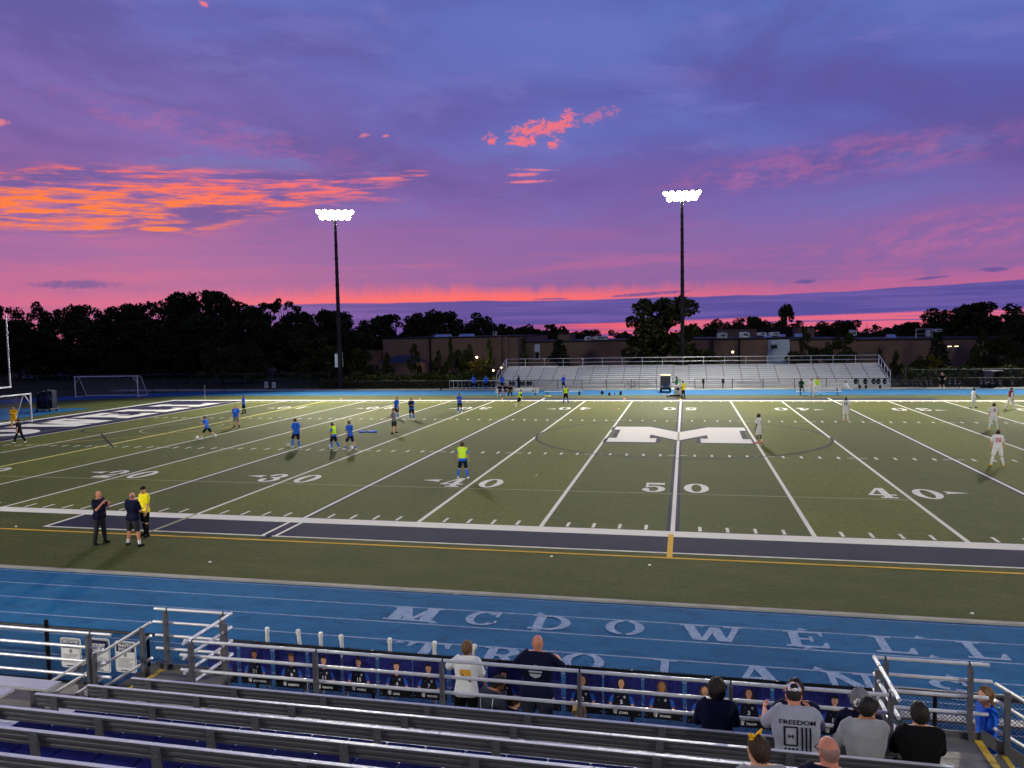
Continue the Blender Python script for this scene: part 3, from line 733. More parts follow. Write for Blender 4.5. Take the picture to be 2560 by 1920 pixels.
BAN = dict(bg=mat('banner_navy_print', (20, 22, 78), .45, 0, .4, 14., c2=(38, 42, 118)), foot=mat('banner_black_print', (10, 10, 16), .45, 0, .2), jersey=mat('banner_jersey_print', (16, 19, 38), .5),
           blue=mat('banner_sleeve_print', (40, 92, 200), .5), white=mat('white_print', (228, 230, 236), .5, 0, .04), grey=mat('grey_print', (150, 154, 170), .5))
class Flat:
    """flat print on a plane facing -Y (or along a given frame)"""
    def __init__(s, org, sx=1., up=None): s.org = Vector(org); s.k = 0
    def poly(s, mb, pts, lift, m=0):
        mb.add([(s.org.x + p[0], s.org.y - lift, s.org.z + p[1]) for p in pts], [tuple(range(len(pts)))], m)
    def text(s, mb, txt, x, z, h, lift, bold=.01, align='CENTER', m=0, wide=1.):
        v, f = text_mesh(txt, h, bold, align)
        mb.add([(s.org.x + x + a * wide, s.org.y - lift, s.org.z + z + b) for a, b in v], f, m)
def ring(cx, cz, rx, rz, n=16, a0=0, a1=360): return [(cx + rx * math.cos(math.radians(a0 + (a1 - a0) * k / n)), cz + rz * math.sin(math.radians(a0 + (a1 - a0) * k / n))) for k in range(n)]
def emblem(F, mb, cx, cz, r, lift, m=0):
    """crested helmet badge"""
    for i, (ro, ri) in enumerate(((1., .84), (.72, .58))):
        for q in arc(cx, cz, r * ro, r * ro, r * ri, r * ri, 20, 300, 12): F.poly(mb, q, lift + .0002 * i, m)
    F.poly(mb, [(cx - .30 * r, cz - .2 * r), (cx + .1 * r, cz - .85 * r), (cx + .5 * r, cz - .85 * r), (cx + .55 * r, cz - .25 * r), (cx + .30 * r, cz - .1 * r), (cx + .55 * r, cz + .25 * r), (cx, cz + .42 * r), (cx - .36 * r, cz + .2 * r)], lift + .0006, m)
fb = -13.925
BANNERS = [(-8.10, '', '', 0, 'dark', 0), (-7.40, '21', 'JOHNSON', 0, 'dark', 0), (-6.69, '9', 'DIBESTO', 0, 'light', 1), (-6.00, '11', 'ISANTO', 0, 'brown', 0), (-5.32, '15', 'NOBLE', 0, 'brown', 0), (-4.63, '4', 'LING', 0, 'dark', 1), (-3.99, '7', 'WOOD', 0, 'dark', 0),
           (-3.28, '', '', 0, 'dark', 0), (-2.62, '13', '', 0, 'dark', 0), (-1.95, '', 'R', 0, 'dark', 0), (-1.25, '2', 'H', 1, 'brown', 0), (-.60, '5', 'JOHN', 1, 'dark', 0), (.07, '', 'SPANO', 1, 'light', 0), (.76, '', '', 1, 'light', 0), (1.45, '3', 'TRAPP', 1, 'brown', 0), (2.13, '', '', 0, 'dark', 0), (2.75, '13', '', 0, 'dark', 0)]
BLAB = ['team photo banner hung nearest the left stair landing', 'team photo banner of the player wearing number twenty-one', 'team photo banner of the fair haired player numbered nine', 'team photo banner of the player numbered eleven', 'team photo banner of the player numbered fifteen', 'team photo banner of the player numbered four',
        'team photo banner of the player numbered seven', 'team photo banner hidden behind the boy in the white shirt', 'team photo banner of the smiling male player numbered thirteen', 'team photo banner behind the bald man in navy', 'team photo banner of the long haired player numbered two', 'team photo banner of the long haired player numbered five',
        'team photo banner of a girl with wavy light hair', 'team photo banner behind the woman in the navy sweater', 'team photo banner of the long haired player numbered three', 'team photo banner behind the dark haired man in navy', 'team photo banner numbered thirteen beside the grey haired spectator']
rnd = random.Random(3)
for (bx_, num, name, girl, hair, flip), lab in zip(BANNERS, BLAB):
    jz = rnd.uniform(-.015, .015)
    t = thing('banner', lab, 'banner', (bx_, fb, .44 + jz), rnd.uniform(-.015, .015), 'team photo banners hung along the fence')
    F = Flat((0, 0, 0)); w, h = .31, .74
    p = MB(); p.bx(-w, w, -.004, .004, 0, h); p.build('panel', BAN['bg'], parent=t)
    a = MB(); F.poly(a, [(-w, .002), (w, .002), (w, .145), (-w, .145)], .006); a.build('footer', BAN['foot'], parent=t)
    for ex in (-w + .03, w - .03):
        MB().tube([(ex, -.005, .05), (ex, -.009, .05)], .008, 6).build('eyelet', BAN['grey'], parent=t)
    sk = SKINS[1 if rnd.random() < .3 else 0]; cx = .02 * (1 if flip else -1); hz = h - .17
    if girl:
        a = MB(); F.poly(a, [(cx - .075, hz - .17), (cx + .075, hz - .19), (cx + .078, hz + .03), (cx + .045, hz + .075), (cx, hz + .088), (cx - .05, hz + .072), (cx - .08, hz + .02)], .0065); a.build('printed_hair', HAIRS[hair], parent=t)
    a = MB(); F.poly(a, [(cx - .15, .15), (cx + .15, .15), (cx + .125, .36), (cx + .055, .42), (cx - .055, .42), (cx - .125, .36)], .007); a.build('printed_jersey', BAN['jersey'], parent=t)
    for s_ in (-1, 1):
        a = MB()
        q = [(cx + s_ * .125, .365), (cx + s_ * .185, .33), (cx + s_ * .215, .235), (cx + s_ * .150, .22)]
        F.poly(a, q if s_ < 0 else q[::-1], .0075)
        a.build('printed_sleeve', BAN['blue'], parent=t)
    for s_ in (-1, 1):
        a = MB()
        q = [(cx + s_ * .155, .22), (cx + s_ * .208, .235), (cx + s_ * .205, .148), (cx + s_ * .160, .148)]
        F.poly(a, q, .0078); a.build('printed_arm', sk, parent=t)
    a = MB(); F.poly(a, [(cx - .028, .40), (cx + .028, .40), (cx + .030, hz - .03), (cx - .030, hz - .03)], .0080); a.build('printed_neck', sk, parent=t)
    a = MB(); F.poly(a, ring(cx, hz - .005, .050, .072), .0084); a.build('printed_face', sk, parent=t)
    if not girl:
        a = MB(); F.poly(a, [(cx - .053, hz + .02), (cx - .046, hz + .035), (cx + .046, hz + .035), (cx + .053, hz + .02), (cx + .056, hz + .055), (cx + .030, hz + .088), (cx - .03, hz + .090), (cx - .058, hz + .055)], .0088); a.build('printed_hair', HAIRS[hair], parent=t)
    for s_ in (-1, 1):
        a = MB(); F.poly(a, ring(cx + s_ * .019, hz + .006, .008, .0045, 8), .0090); a.build('printed_eye', HAIRS['brown'], parent=t)
    a = MB(); F.poly(a, [(cx - .017, hz - .036), (cx, hz - .041), (cx + .017, hz - .036), (cx, hz - .031)], .0090)
    a.build('printed_mouth', HAIRS['brown'], parent=t)
    a = MB(); emblem(F, a, cx + .055, .335, .022, .0085)
    F.poly(a, [(cx - .075, .335), (cx - .062, .326), (cx - .04, .343), (cx - .062, .331)], .0085)
    if num: F.text(a, num, cx, .215, .068, .0085, .03)
    a.build('printed_number', BAN['white'], parent=t)
    a = MB(); emblem(F, a, -.12, .075, .040, .0075)
    if name: F.text(a, name, -.06, .045, .036, .0075, .035, 'LEFT', wide=1.05)
    a.build('printed_name', BAN['white'], parent=t)
    a = MB()
    for k in range(6): F.poly(a, [(-.055 + k * .018, .090), (-.043 + k * .018, .090), (-.043 + k * .018, .105), (-.055 + k * .018, .105)], .0075)
    a.build('printed_first_name', BAN['jersey'], parent=t)

# white capped pipes leaning behind the fence
for k, (xp, zt, dxp) in enumerate(((-7.32, 1.62, .02), (-6.68, 1.62, -.10), (-6.22, 1.60, 0.), (-5.81, 1.58, -.06), (-4.85, 1.58, .0), (-3.99, 1.58, .02), (-3.24, 1.58, .03))):
    lab = ['leftmost white capped pipe standing behind the fence', 'white capped pipe leaning most, second from the left', 'white capped pipe behind the banner numbered eleven', 'white leaning capped pipe behind the banner numbered fifteen', 'white capped pipe behind the banner numbered four', 'white capped pipe behind the banner numbered seven', 'white capped pipe beside the head of the boy in white'][k]
    y0 = -13.62; t = thing('flag_pipe', lab, 'pipe', (xp - dxp, y0, 0), 0, 'white capped pipes behind the fence')
    zt -= .22
    MB().tube([(-dxp * .5, 0, 0), (dxp, .0, zt)], .036, 10).build('pipe', WHITE_PLASTIC, parent=t, smooth=2)
    MB().tube([(dxp * .98, 0, zt - .075), (dxp, 0, zt - .005), (dxp, 0, zt + .012)], [.044, .044, .034], 10).build('cap', WHITE_PLASTIC, parent=t, smooth=2)

# policy signs on the fence
NAVY_PRINT = mat('navy_print', (22, 26, 66), .5); SIGN_WHITE = mat('sign_white', (214, 216, 222), .45, 0, .05); INK = mat('grey_ink', (112, 112, 122), .6); OLIVE = mat('emblem_grey', (74, 74, 66), .6)
def rrect(w, h, r, n=4, z0=0.):
    o = []
    for cx, cz, a in ((w - r, r, -90), (w - r, h - r, 0), (-w + r, h - r, 90), (-w + r, r, 180)):
        for k in range(n + 1):
            t = math.radians(a + 90 * k / n); o.append((cx + r * math.cos(t), z0 + cz + r * math.sin(t)))
    return o
SIGNS = [(-11.46, .44, .235, .60, ['SPECTATOR', 'POLICY'], 'white and navy spectator policy sign, leftmost on the fence'), (-10.83, .40, .27, .68, ['FAN REQUEST', 'RULES'], 'larger white bordered request sign, middle of three on the fence'), (-10.21, .44, .235, .62, ['PHOTO', 'POLICY'], 'white and navy photo policy sign, right of three on the fence')]
for k, (sx, sz, w, h, words, lab) in enumerate(SIGNS):
    t = thing('notice_sign', lab, 'sign', (sx, -13.92, sz), 0, 'policy signs on the chain link fence'); F = Flat((0, 0, 0))
    def plate(pts, y0, y1, m, nm):
        n = len(pts); MB().add([(p[0], y0, p[1]) for p in pts] + [(p[0], y1, p[1]) for p in pts], [tuple(range(n)), tuple(range(2 * n - 1, n - 1, -1))] + [(i, n + i, n + (i + 1) % n, (i + 1) % n) for i in range(n)]).build(nm, m, parent=t)
    plate(rrect(w, h, .05), -.004, .004, SIGN_WHITE, 'panel')
    a = MB(); F.poly(a, rrect(w - .018, h - .036, .04, z0=.018), .006); a.build('printed_border', NAVY_PRINT, parent=t)
    a = MB(); F.poly(a, rrect(w - .026, h - .052, .034, z0=.026), .0075); a.build('printed_ground', SIGN_WHITE, parent=t)
    a = MB(); F.poly(a, [(-w + .035, h * .66), (w - .035, h * .66), (w - .035, h - .06), (w - .06, h - .036), (-w + .06, h - .036), (-w + .035, h - .06)], .009); a.build('printed_header', NAVY_PRINT, parent=t)
    a = MB()
    if k == 1:
        F.text(a, 'REQUEST', 0, h * .75, .062, .0105, .03, wide=.86)
    elif k == 0:
        F.text(a, 'SPECTATOR', 0, h * .835, .05, .0105, .03, wide=.86); F.text(a, words[1], 0, h * .715, .05, .0105, .03)
    else:
        for i, wd in enumerate(words): F.text(a, wd, 0, h * (.815 - .12 * i), .058, .0105, .03)
    a.build('printed_title', BAN['white'], parent=t)
    if k != 1:
        a = MB(); emblem(F, a, 0, h * .565, .042, .0095); a.build('printed_emblem', OLIVE, parent=t)
    a = MB(); rr = random.Random(k)
    for i in range(9):
        z = h * (.44 - .035 * i); x1 = rr.uniform(.5, 1.) * (w - .06)
        if k == 1 and i in (4, 5): continue
        F.poly(a, [(-w + .06, z), (x1, z), (x1, z + .008), (-w + .06, z + .008)], .0095)
    a.build('printed_lines', INK, parent=t)
    a = MB()
    if k == 1:
        F.poly(a, [(-w + .045, h * .27), (w - .045, h * .27), (w - .045, h * .33), (-w + .045, h * .33)], .0100); F.text(a, 'RE', -.10, h * .585, .04, .0095, .03)
    F.poly(a, [(-.11, h * .055), (.11, h * .055), (.11, h * .055 + .018), (-.11, h * .055 + .018)], .0100); a.build('printed_footer', NAVY_PRINT, parent=t)
# dark folded mats lying behind the left rail
MATTE = mat('dark_mat', (24, 24, 30), .85)
for k, (x0, x1, y0, y1, lab) in enumerate(((-14.6, -12.55, -14.9, -14.45, 'dark flat mat on the walkway, the farther of two'), (-14.9, -12.9, -15.7, -15.15, 'dark flat mat on the walkway, the nearer of two'))):
    o = MB(((x0 + x1) / 2, (y0 + y1) / 2, 0)).bx(x0, x1, y0, y1, .3, .36).bx(x0 + .1, x0 + .2, y0 + .05, y1 - .05, 0, .3).bx(x1 - .2, x1 - .1, y0 + .05, y1 - .05, 0, .3).build('low_table', MATTE)
    o.location = ((x0 + x1) / 2, (y0 + y1) / 2, 0); tag(o, lab.replace('flat mat', 'low table'), 'table', 'low dark tables behind the left rail')
# aluminium bench between fence and track at the right
def plank_bench(x0, x1, y, label):
    t = thing('aluminium_bench', label, 'bench', ((x0 + x1) / 2, y, 0)); o = ((x0 + x1) / 2, y, 0)
    MB(o).bx(x0, x1, y - .12, y + .12, .40, .44).build('seat', ALU_DULL, parent=t)
    MB(o).bx(x0, x1, y + .20, y + .24, .68, .80).build('backrest', ALU_DULL, parent=t)
    for xx in (x0 + .3, (x0 + x1) / 2, x1 - .3):
        MB(o).bx(xx - .03, xx + .03, y - .1, y + .1, 0, .4).bx(xx - .03, xx + .03, y + .1, y + .2, .36, .42).bx(xx - .03, xx + .03, y + .17, y + .2, .36, .80).build('leg', ALU_DULL, parent=t)
plank_bench(3.6, 6.9, -13.0, 'aluminium backed bench on the track behind the fence at right')
# ------------------------------------------------------------------ far grandstand
fs = thing('bleachers', 'long low aluminium bleachers across the field with a railed back', 'bleachers', (0, 68, 0)); fo = (0, 68, 0)
X0, X1, NR, TR, RI = -22.3, 22.6, 9, .66, .205
AIS = [(-15.4, -12.9), (-.9, .75), (11.0, 13.3)]
fz = lambda i: .42 + RI * i
fyy = lambda i: 65.7 + TR * i
MB(fo).bx(X0, X1, 65.55, 65.68, .03, .36).build('front_board', ALU, parent=fs)
def spans():
    e = [X0]; 
    for a, b in AIS: e += [a, b]
    e.append(X1); return [(e[i], e[i + 1]) for i in range(0, len(e), 2)]
for i in range(NR):
    y0, z = fyy(i), fz(i)
    a = MB(fo); a.bx(X0, X1, y0 - .02, y0 + .33, z - .04, z); a.bx(X0, X1, y0 + .34, y0 + .36, z, z + RI - .03); a.build('footboard', ALU, parent=fs)
    for x0, x1 in spans():
        n = max(1, round((x1 - x0) / 6.))
        for k in range(n):
            xa, xb = x0 + (x1 - x0) * k / n + .01, x0 + (x1 - x0) * (k + 1) / n - .01
            MB(fo).bx(xa, xb, y0 + .38, y0 + .63, z + .36, z + .40).build('bench_plank', ALU_CAP, parent=fs)
        a = MB(fo); m = max(2, round((x1 - x0) / 1.9))
        for k in range(m + 1):
            xx = x0 + .12 + (x1 - x0 - .24) * k / m
            a.bx(xx - .03, xx + .03, y0 + .42, y0 + .60, z, z + .36)
        a.build('bench_support', GREY_STEEL, parent=fs, kind='stuff')
    for xa, xb in AIS:
        MB(fo).bx(xa + .06, xb - .06, y0 + .02, y0 + .36, z + .02, z + .14).build('aisle_step', WHITE_STEEL, parent=fs)
yb, zb = fyy(NR) + .1, fz(NR)
MB(fo).bx(X0, X1, yb - .14, yb - .06, zb - .02, zb + .12).build('back_board', ALU, parent=fs)
for z in (zb + .62, zb + 1.12): MB(fo).tube([(X0, yb, z), (X1, yb, z)], .03, 6).build('rail', ALU, parent=fs)
n = 18
for k in range(n + 1):
    xx = X0 + (X1 - X0) * k / n; MB(fo).box((xx, yb + .02, zb + .5), (.05, .05, 1.3)).build('rail_post', ALU, parent=fs)
for xx, s_ in ((X0 - .04, -1), (X1 + .04, 1)):
    for dz in (.1, 1.05): MB(fo).tube([(xx, yb, zb + dz + .1), (xx, fyy(1), fz(1) + dz)], .035, 6).build('side_rail', ALU, parent=fs)
    for k in range(5):
        i = 1 + k * (NR - 1) / 4; MB(fo).box((xx, fyy(i), fz(i) + .55), (.05, .05, 1.15)).build('rail_post', ALU, parent=fs)
for xx in range(-22, 23, 4):
    MB(fo).bx(xx - .05, xx + .05, yb - .2, yb - .1, 0, zb).build('support_column', GREY_STEEL, parent=fs)

# ------------------------------------------------------------------ far fences
def chain(name, label, pts, h, step, mesh=True, m=BLACK_STEEL, r=.03, cell=.16):
    o = (pts[0][0], pts[0][1], 0); t = thing(name, label, 'fence', o)
    for (xa, ya), (xb, yb_) in zip(pts, pts[1:]):
        L_ = math.hypot(xb - xa, yb_ - ya); n = max(1, round(L_ / step)); P = lambda f, z: (xa + (xb - xa) * f, ya + (yb_ - ya) * f, z)
        MB(o).tube([P(0, h), P(1, h)], r, 6).build('top_rail', m, parent=t)
        for k in range(n + 1):
            p = P(k / n, 0); MB(o).tube([p, (p[0], p[1], h + .03)], r * 1.25, 6).build('fence_post', m, parent=t)
        if mesh:
            w = MB(o); f = 0
            while f < 1:
                g_ = f + h / L_
                if g_ < 1: w.tube([P(f, .05), P(g_, h)], .008, 3, cap=False); w.tube([P(g_, .05), P(f, h)], .008, 3, cap=False)
                f += cell / L_
            w.build('wire_mesh', m, parent=t, fix=False, kind='stuff')
    return t
chain('chain_link_fence', 'low black chain link fence along the far side of the track', [(-46, 63.9), (-2.8, 63.9)], 1.13, 2.9)
chain('chain_link_fence', 'low black chain link fence right of the gate, before the far bleachers', [(5.6, 63.9), (62, 63.9)], 1.13, 3.3)
a = [(-46 - 38.6 * math.sin(t) * 1.08, 24.6 + 39.3 * math.cos(t)) for t in [math.radians(d) for d in range(0, 100, 8)]]
chain('chain_link_fence', 'low black fence curving round the left end of the track', a, 1.15, 3.0, False)
gt = thing('gate', 'open black framed gate beside the golf cart', 'gate', (1.9, 63.9, 0)); go = (1.9, 63.9, 0)
for xa, xb in ((1.5, 2.4), (2.45, 4.55), (4.6, 5.6)):
    a = MB(go)
    for z in (.12, 1.15): a.tube([(xa, 63.9, z), (xb, 63.9, z)], .035, 6)
    for xx in (xa, xb): a.tube([(xx, 63.9, .05), (xx, 63.9, 1.2)], .045, 6)
    a.build('gate_frame', BLACK_STEEL, parent=gt)
for xx in (2.42, 4.58): MB(go).box((xx, 63.85, .9), (.28, .2, .5)).build('gate_post_pad', BLACK, parent=gt)
chain('tall_fence', 'tall grey chain link fence before the dark woods at left', [(-104, 68), (-46, 69)], 1.9, 4.2, True, GREY_STEEL, .035, .3)
chain('tall_fence', 'tall grey chain link fence before the hedge at far right', [(24, 65.6), (62, 66.4)], 1.95, 3.6, True, GREY_STEEL, .03, .3)
bk = thing('bag_rack', 'silver barrier rail with bags hung on it left of the far bleachers', 'barrier', (-24.5, 63.6, 0)); bo_ = (-24.5, 63.6, 0)
for z in (.25, 1.12): MB(bo_).tube([(-27.6, 63.6, z), (-20.8, 63.6, z)], .03, 6).build('rail', ALU, parent=bk)
for k in range(14): MB(bo_).tube([(-27.6 + k * .523, 63.6, .0 if k % 4 == 0 else .25), (-27.6 + k * .523, 63.6, 1.12)], .02, 6).build('upright', ALU, parent=bk)
for k, (u, lab) in enumerate(((659, 'white notice board on the far fence, the wider of two'), (677, 'white notice board on the far fence, the narrower of two'))):
    p = at(u, 962, 63.0); w, h = (.30, .75) if k == 0 else (.25, .68)
    t = thing('notice_board', lab, 'sign', (p.x, 63.75, .35), 0, 'white notices on the far fence'); MB().bx(-w, w, -.02, .02, 0, h).build('panel', SIGN_WHITE, parent=t)
    MB().bx(-w + .05, w - .05, -.026, -.021, h * .2, h * .85).build('printed_lines', BAN['grey'], parent=t)

# ------------------------------------------------------------------ goals
def soccer_goal(label, loc, rz, w, h=2.44, d=1.7):
    t = thing('soccer_goal', label, 'goal', loc, rz, 'white portable soccer goals')
    for s_ in (-1, 1):
        MB().tube([(s_ * w / 2, 0, 0), (s_ * w / 2, 0, h)], .06, 10).build('post', WHITE_STEEL, parent=t, smooth=2)
        MB().tube([(s_ * w / 2, 0, h), (s_ * w / 2, .7, h - .06), (s_ * w / 2, d, .06), (s_ * w / 2, 0, .05)], .035, 8).build('side_frame', WHITE_STEEL, parent=t)
        MB().tube([(s_ * (w / 2 - .62), .02, h - .02), (s_ * w / 2, .02, h - .85)], .03, 6).build('corner_brace', WHITE_STEEL, parent=t)
    MB().tube([(-w / 2 - .06, 0, h), (w / 2 + .06, 0, h)], .06, 10).build('crossbar', WHITE_STEEL, parent=t, smooth=2)
    MB().tube([(-w / 2, d, .06), (w / 2, d, .06)], .045, 8).build('ground_bar', WHITE_STEEL, parent=t)
    net = MB(); prof = [(.0, h), (.7, h - .08), (1.0, h * .62), (d, .06)]
    def P(f):
        L_ = [math.dist(a, b) for a, b in zip(prof, prof[1:])]; s = f * sum(L_)
        for (a, b), l in zip(zip(prof, prof[1:]), L_):
            if s <= l + 1e-6: return (a[0] + (b[0] - a[0]) * s / l, a[1] + (b[1] - a[1]) * s / l)
            s -= l
        return prof[-1]
    for k in range(0, 19):
        q = P(k / 18); sag = .0
        net.tube([(-w / 2, q[0], q[1]), (0, q[0] + .06, q[1] - .05), (w / 2, q[0], q[1])], .0045, 3, cap=False)
    m = int(w / .24)
    for k in range(m + 1):
        x = -w / 2 + w * k / m; net.tube([(x, *P(f / 6)) for f in range(7)], .0045, 3, cap=False)
    for s_ in (-1, 1):
        for k in range(1, 9):
            z = h * k / 9; yb_ = P(1 - (k / 9) * .75)[0]; net.tube([(s_ * w / 2, 0, z), (s_ * w / 2, max(.1, yb_ * (1 - k / 12)), z * .96)], .0045, 3, cap=False)
    net.build('net', ROPE, parent=t, fix=False, kind='stuff')
    return t
soccer_goal('white soccer goal on the end line, cut by the left edge', (-53.95, 24.94, .01), PI / 2, 7.32)
soccer_goal('white soccer goal stored empty on the far blue track', (-67.55, 53.5, .01), math.atan2(.78, 8.07), 8.1, 2.5, 2.0)
fg = thing('football_goal', 'tall white football goal post at the left edge', 'goal post', (-56.2, 24.4, 0)); o_ = (-56.2, 24.4, 0)
pr = at(26, 968, 27.94)
gx = pr.x
MB(o_).tube([(gx - 1.6, 24.4, 0), (gx - 1.6, 24.4, 1.9), (gx - 1.1, 24.4, 2.9), (gx, 24.4, pr.z)], .09, 10).build('gooseneck', WHITE_STEEL, parent=fg, smooth=2)
MB(o_).tube([(gx, 20.84, pr.z), (gx, 27.98, pr.z)], .075, 10).build('crossbar', WHITE_STEEL, parent=fg, smooth=2)
for yy in (20.84, 27.94): MB(o_).tube([(gx, yy, pr.z), (gx, yy, pr.z + 6.1)], .06, 10).build('upright', WHITE_STEEL, parent=fg, smooth=2)
cf = thing('corner_flag', 'thin corner flag pole with a small red flag', 'flag', (-52.61, 51.12, 0))
MB().tube([(0, 0, 0), (0, 0, 1.55)], .025, 6).build('pole', WHITE_PLASTIC, parent=cf)
MB().add([(0, .0, 1.5), (.02, .0, 1.05), (.16, .02, 1.05), (.10, .03, 1.2), (.18, .0, 1.3)], [(0, 1, 2, 3, 4)]).build('flag', RED_CLOTH, parent=cf, fix=False)
# trolley of stacked hurdles / dummies
tr_ = thing('equipment_trolley', 'flat trolley loaded with dark upright tackling pads', 'trolley', (-60.7, 37.3, 0))
MB().bx(-.9, .9, -.5, .5, .22, .30).build('deck', mat('plywood', (120, 104, 88), .7, 0, .2, 8.), parent=tr_)
for sx in (-.75, .75):
    for sy in (-.4, .4): MB().tube([(sx - .05, sy, .11), (sx + .05, sy, .11)], .11, 12).build('wheel', BLACK, parent=tr_)
for k in range(6):
    x = -.72 + .29 * k; h = (1.55, 1.65, 1.72, 1.75, 1.85, 1.8)[k]
    p = MB().box((x, (.12 if k % 2 else -.1), .30 + h / 2), (.22, .62, h), bev=.05).build('pad', mat('pad_navy', (24, 27, 52), .7, 0, .2) if k == 0 else MATS['pad_navy'], parent=tr_)
    MB().tube([(x - .05, -.45 + (.1 if k % 2 else -.1), h * .9), (x + .35, -.5, h * .62)], .018, 6).build('strap', BAN['blue'] if k % 2 else GREY_STEEL, parent=tr_)
# ------------------------------------------------------------------ team benches
def team_bench(label, x0, x1, y, back=True):
    t = thing('team_bench', label, 'bench', ((x0 + x1) / 2, y, 0), 0, 'white benches on the far track'); o = ((x0 + x1) / 2, y, 0)
    MB(o).bx(x0, x1, y - .16, y + .14, .38, .42).build('seat', WHITE_STEEL, parent=t)
    if back: MB(o).bx(x0, x1, y + .24, y + .28, .50, .82).build('backrest', WHITE_STEEL, parent=t)
    for xx in (x0 + .35, x1 - .35):
        b = MB(o); b.bx(xx - .03, xx + .03, y - .14, y + .12, 0, .38).bx(xx - .04, xx + .04, y - .2, y + .3, 0, .04)
        if back: b.bx(xx - .03, xx + .03, y + .21, y + .24, .04, .78)
        b.build('leg', GREY_STEEL, parent=t)
team_bench('white backed bench with seated players, left of midfield', -19.8, -15.0, 55.2)
team_bench('thin white backless bench behind the standing yellow bib player', -14.5, -10.4, 56.2, False)
team_bench('white backed bench of the visitors, right of midfield', 11.3, 15.5, 55.1)
# ------------------------------------------------------------------ carts and bicycle
def cart(label, loc, rz, body, roofm, glass):
    t = thing('golf_cart', label, 'cart', loc, rz)
    b = MB(); b.add([(x, y, z) for y, z, w in ((-1.15, .42, .52), (-1.18, .62, .5), (-.95, .86, .50), (-.55, .98, .52), (-.45, .45, .55), (1.0, .45, .58), (1.12, .85, .55), (.35, .85, .55)) for x in (-w, w)],
          [(0, 2, 3, 1), (2, 4, 5, 3), (4, 6, 7, 5), (6, 8, 9, 7), (8, 10, 11, 9), (10, 12, 13, 11), (12, 14, 15, 13), (14, 8, 9, 15), (0, 8, 6, 4, 2), (1, 3, 5, 7, 9), (8, 14, 12, 10), (9, 11, 13, 15), (0, 1, 9, 8)])
    b.build('body', body, parent=t)
    MB().box((0, .1, 1.80), (1.14, 1.75, .10), bev=.04).build('roof', roofm, parent=t)
    for sx in (-.52, .52):
        MB().tube([(sx, -.62, .95), (sx * .96, -.55, 1.78)], .022, 6).build('roof_post', BLACK_STEEL, parent=t); MB().tube([(sx, .85, .8), (sx * .96, .8, 1.78)], .022, 6).build('roof_post', BLACK_STEEL, parent=t)
        MB().box((sx * .72, -1.175, .66), (.2, .05, .10), bev=.02).build('headlight', WHITE_PLASTIC, parent=t)
    MB().add([(-.5, -.61, .97), (.5, -.61, .97), (.48, -.56, 1.76), (-.48, -.56, 1.76)] + [(-.5, -.60, .97), (.5, -.60, .97), (.48, -.55, 1.76), (-.48, -.55, 1.76)], [(0, 1, 2, 3), (7, 6, 5, 4), (0, 4, 5, 1), (1, 5, 6, 2), (2, 6, 7, 3), (3, 7, 4, 0)]).build('windscreen', glass, parent=t)
    MB().box((0, .35, .92), (.98, .48, .16), bev=.04).build('seat', BLACK, parent=t); MB().box((0, .66, 1.15), (.98, .12, .45), bev=.04).build('backrest', BLACK, parent=t)
    MB().box((0, -1.2, .40), (1.0, .1, .14), bev=.03).build('bumper', BLACK, parent=t)
    MB().torus((-.25, -.22, 1.05), .17, .018, 'y', 14, 5).build('steering_wheel', BLACK, parent=t)
    for sx in (-.50, .50):
        for sy in (-.82, .72):
            w = MB().tube([(sx - .09, sy, .23), (sx + .09, sy, .23)], .23, 14).build('wheel', BLACK, parent=t, smooth=2)
            MB().tube([(sx + (.10 if sx > 0 else -.10), sy, .23), (sx + (.085 if sx > 0 else -.085), sy, .23)], .12, 10).build('rim', GREY_STEEL, parent=w)
    return t
CART_GREY = mat('cart_grey_paint', (96, 102, 114), .35, .2, .08); CART_TAN = mat('cart_tan_roof', (206, 192, 150), .5, 0, .08); CART_DARK = mat('cart_dark_paint', (20, 24, 36), .35, .2)
GLASS_D = mat('tinted_glass', (36, 44, 60), .3, 0, .05, spec=.8)
cart('grey golf cart with tan roof parked before the far bleachers', (-1.72, 60.5, 0), .05, CART_GREY, CART_TAN, GLASS_D)
cart('dark covered utility cart parked by the hedge at far right', (32.3, 64.9, 0), -.9, CART_DARK, MATS['dull_aluminium'] if 'dull_aluminium' in MATS else ALU_DULL, GLASS_D)
bi = thing('bicycle', 'dark bicycle leaning on the far fence', 'bicycle', (-5.56, 63.5, 0)); BI = mat('bicycle_paint', (40, 50, 66), .4, .3)
MB().tube([(-.33, 0, .34), (.12, 0, .30), (.30, 0, .82), (-.42, 0, .78), (.12, 0, .30)], .022, 6).tube([(-.33 - .18, 0, .34), (-.42, 0, .95)], .02, 6).tube([(.12, 0, .30), (.55, 0, .34), (.30, 0, .82)], .017, 6).tube([(-.51, 0, .34), (-.42, 0, .78)], .02, 6).build('frame', BI, parent=bi)
for sx in (-.55, .55):
    w = MB(); w.torus((sx, 0, .34), .32, .022, 'y', 24, 5); w = w.build('wheel', BLACK, parent=bi)
    s_ = MB()
    for k in range(9): s_.tube([(sx, 0, .34), (sx + .31 * math.cos(k * 2 * PI / 9), 0, .34 + .31 * math.sin(k * 2 * PI / 9))], .004, 3, cap=False)
    s_.build('spokes', ALU, parent=w)
MB().tube([(-.46, -.26, .98), (-.42, 0, .96), (-.46, .26, .98)], .016, 6).build('handlebar', BI, parent=bi)
MB().ell((.27, 0, .92), (.14, .06, .035), 8, 5).tube([(.3, 0, .82), (.28, 0, .9)], .016, 6).build('saddle', BLACK, parent=bi)
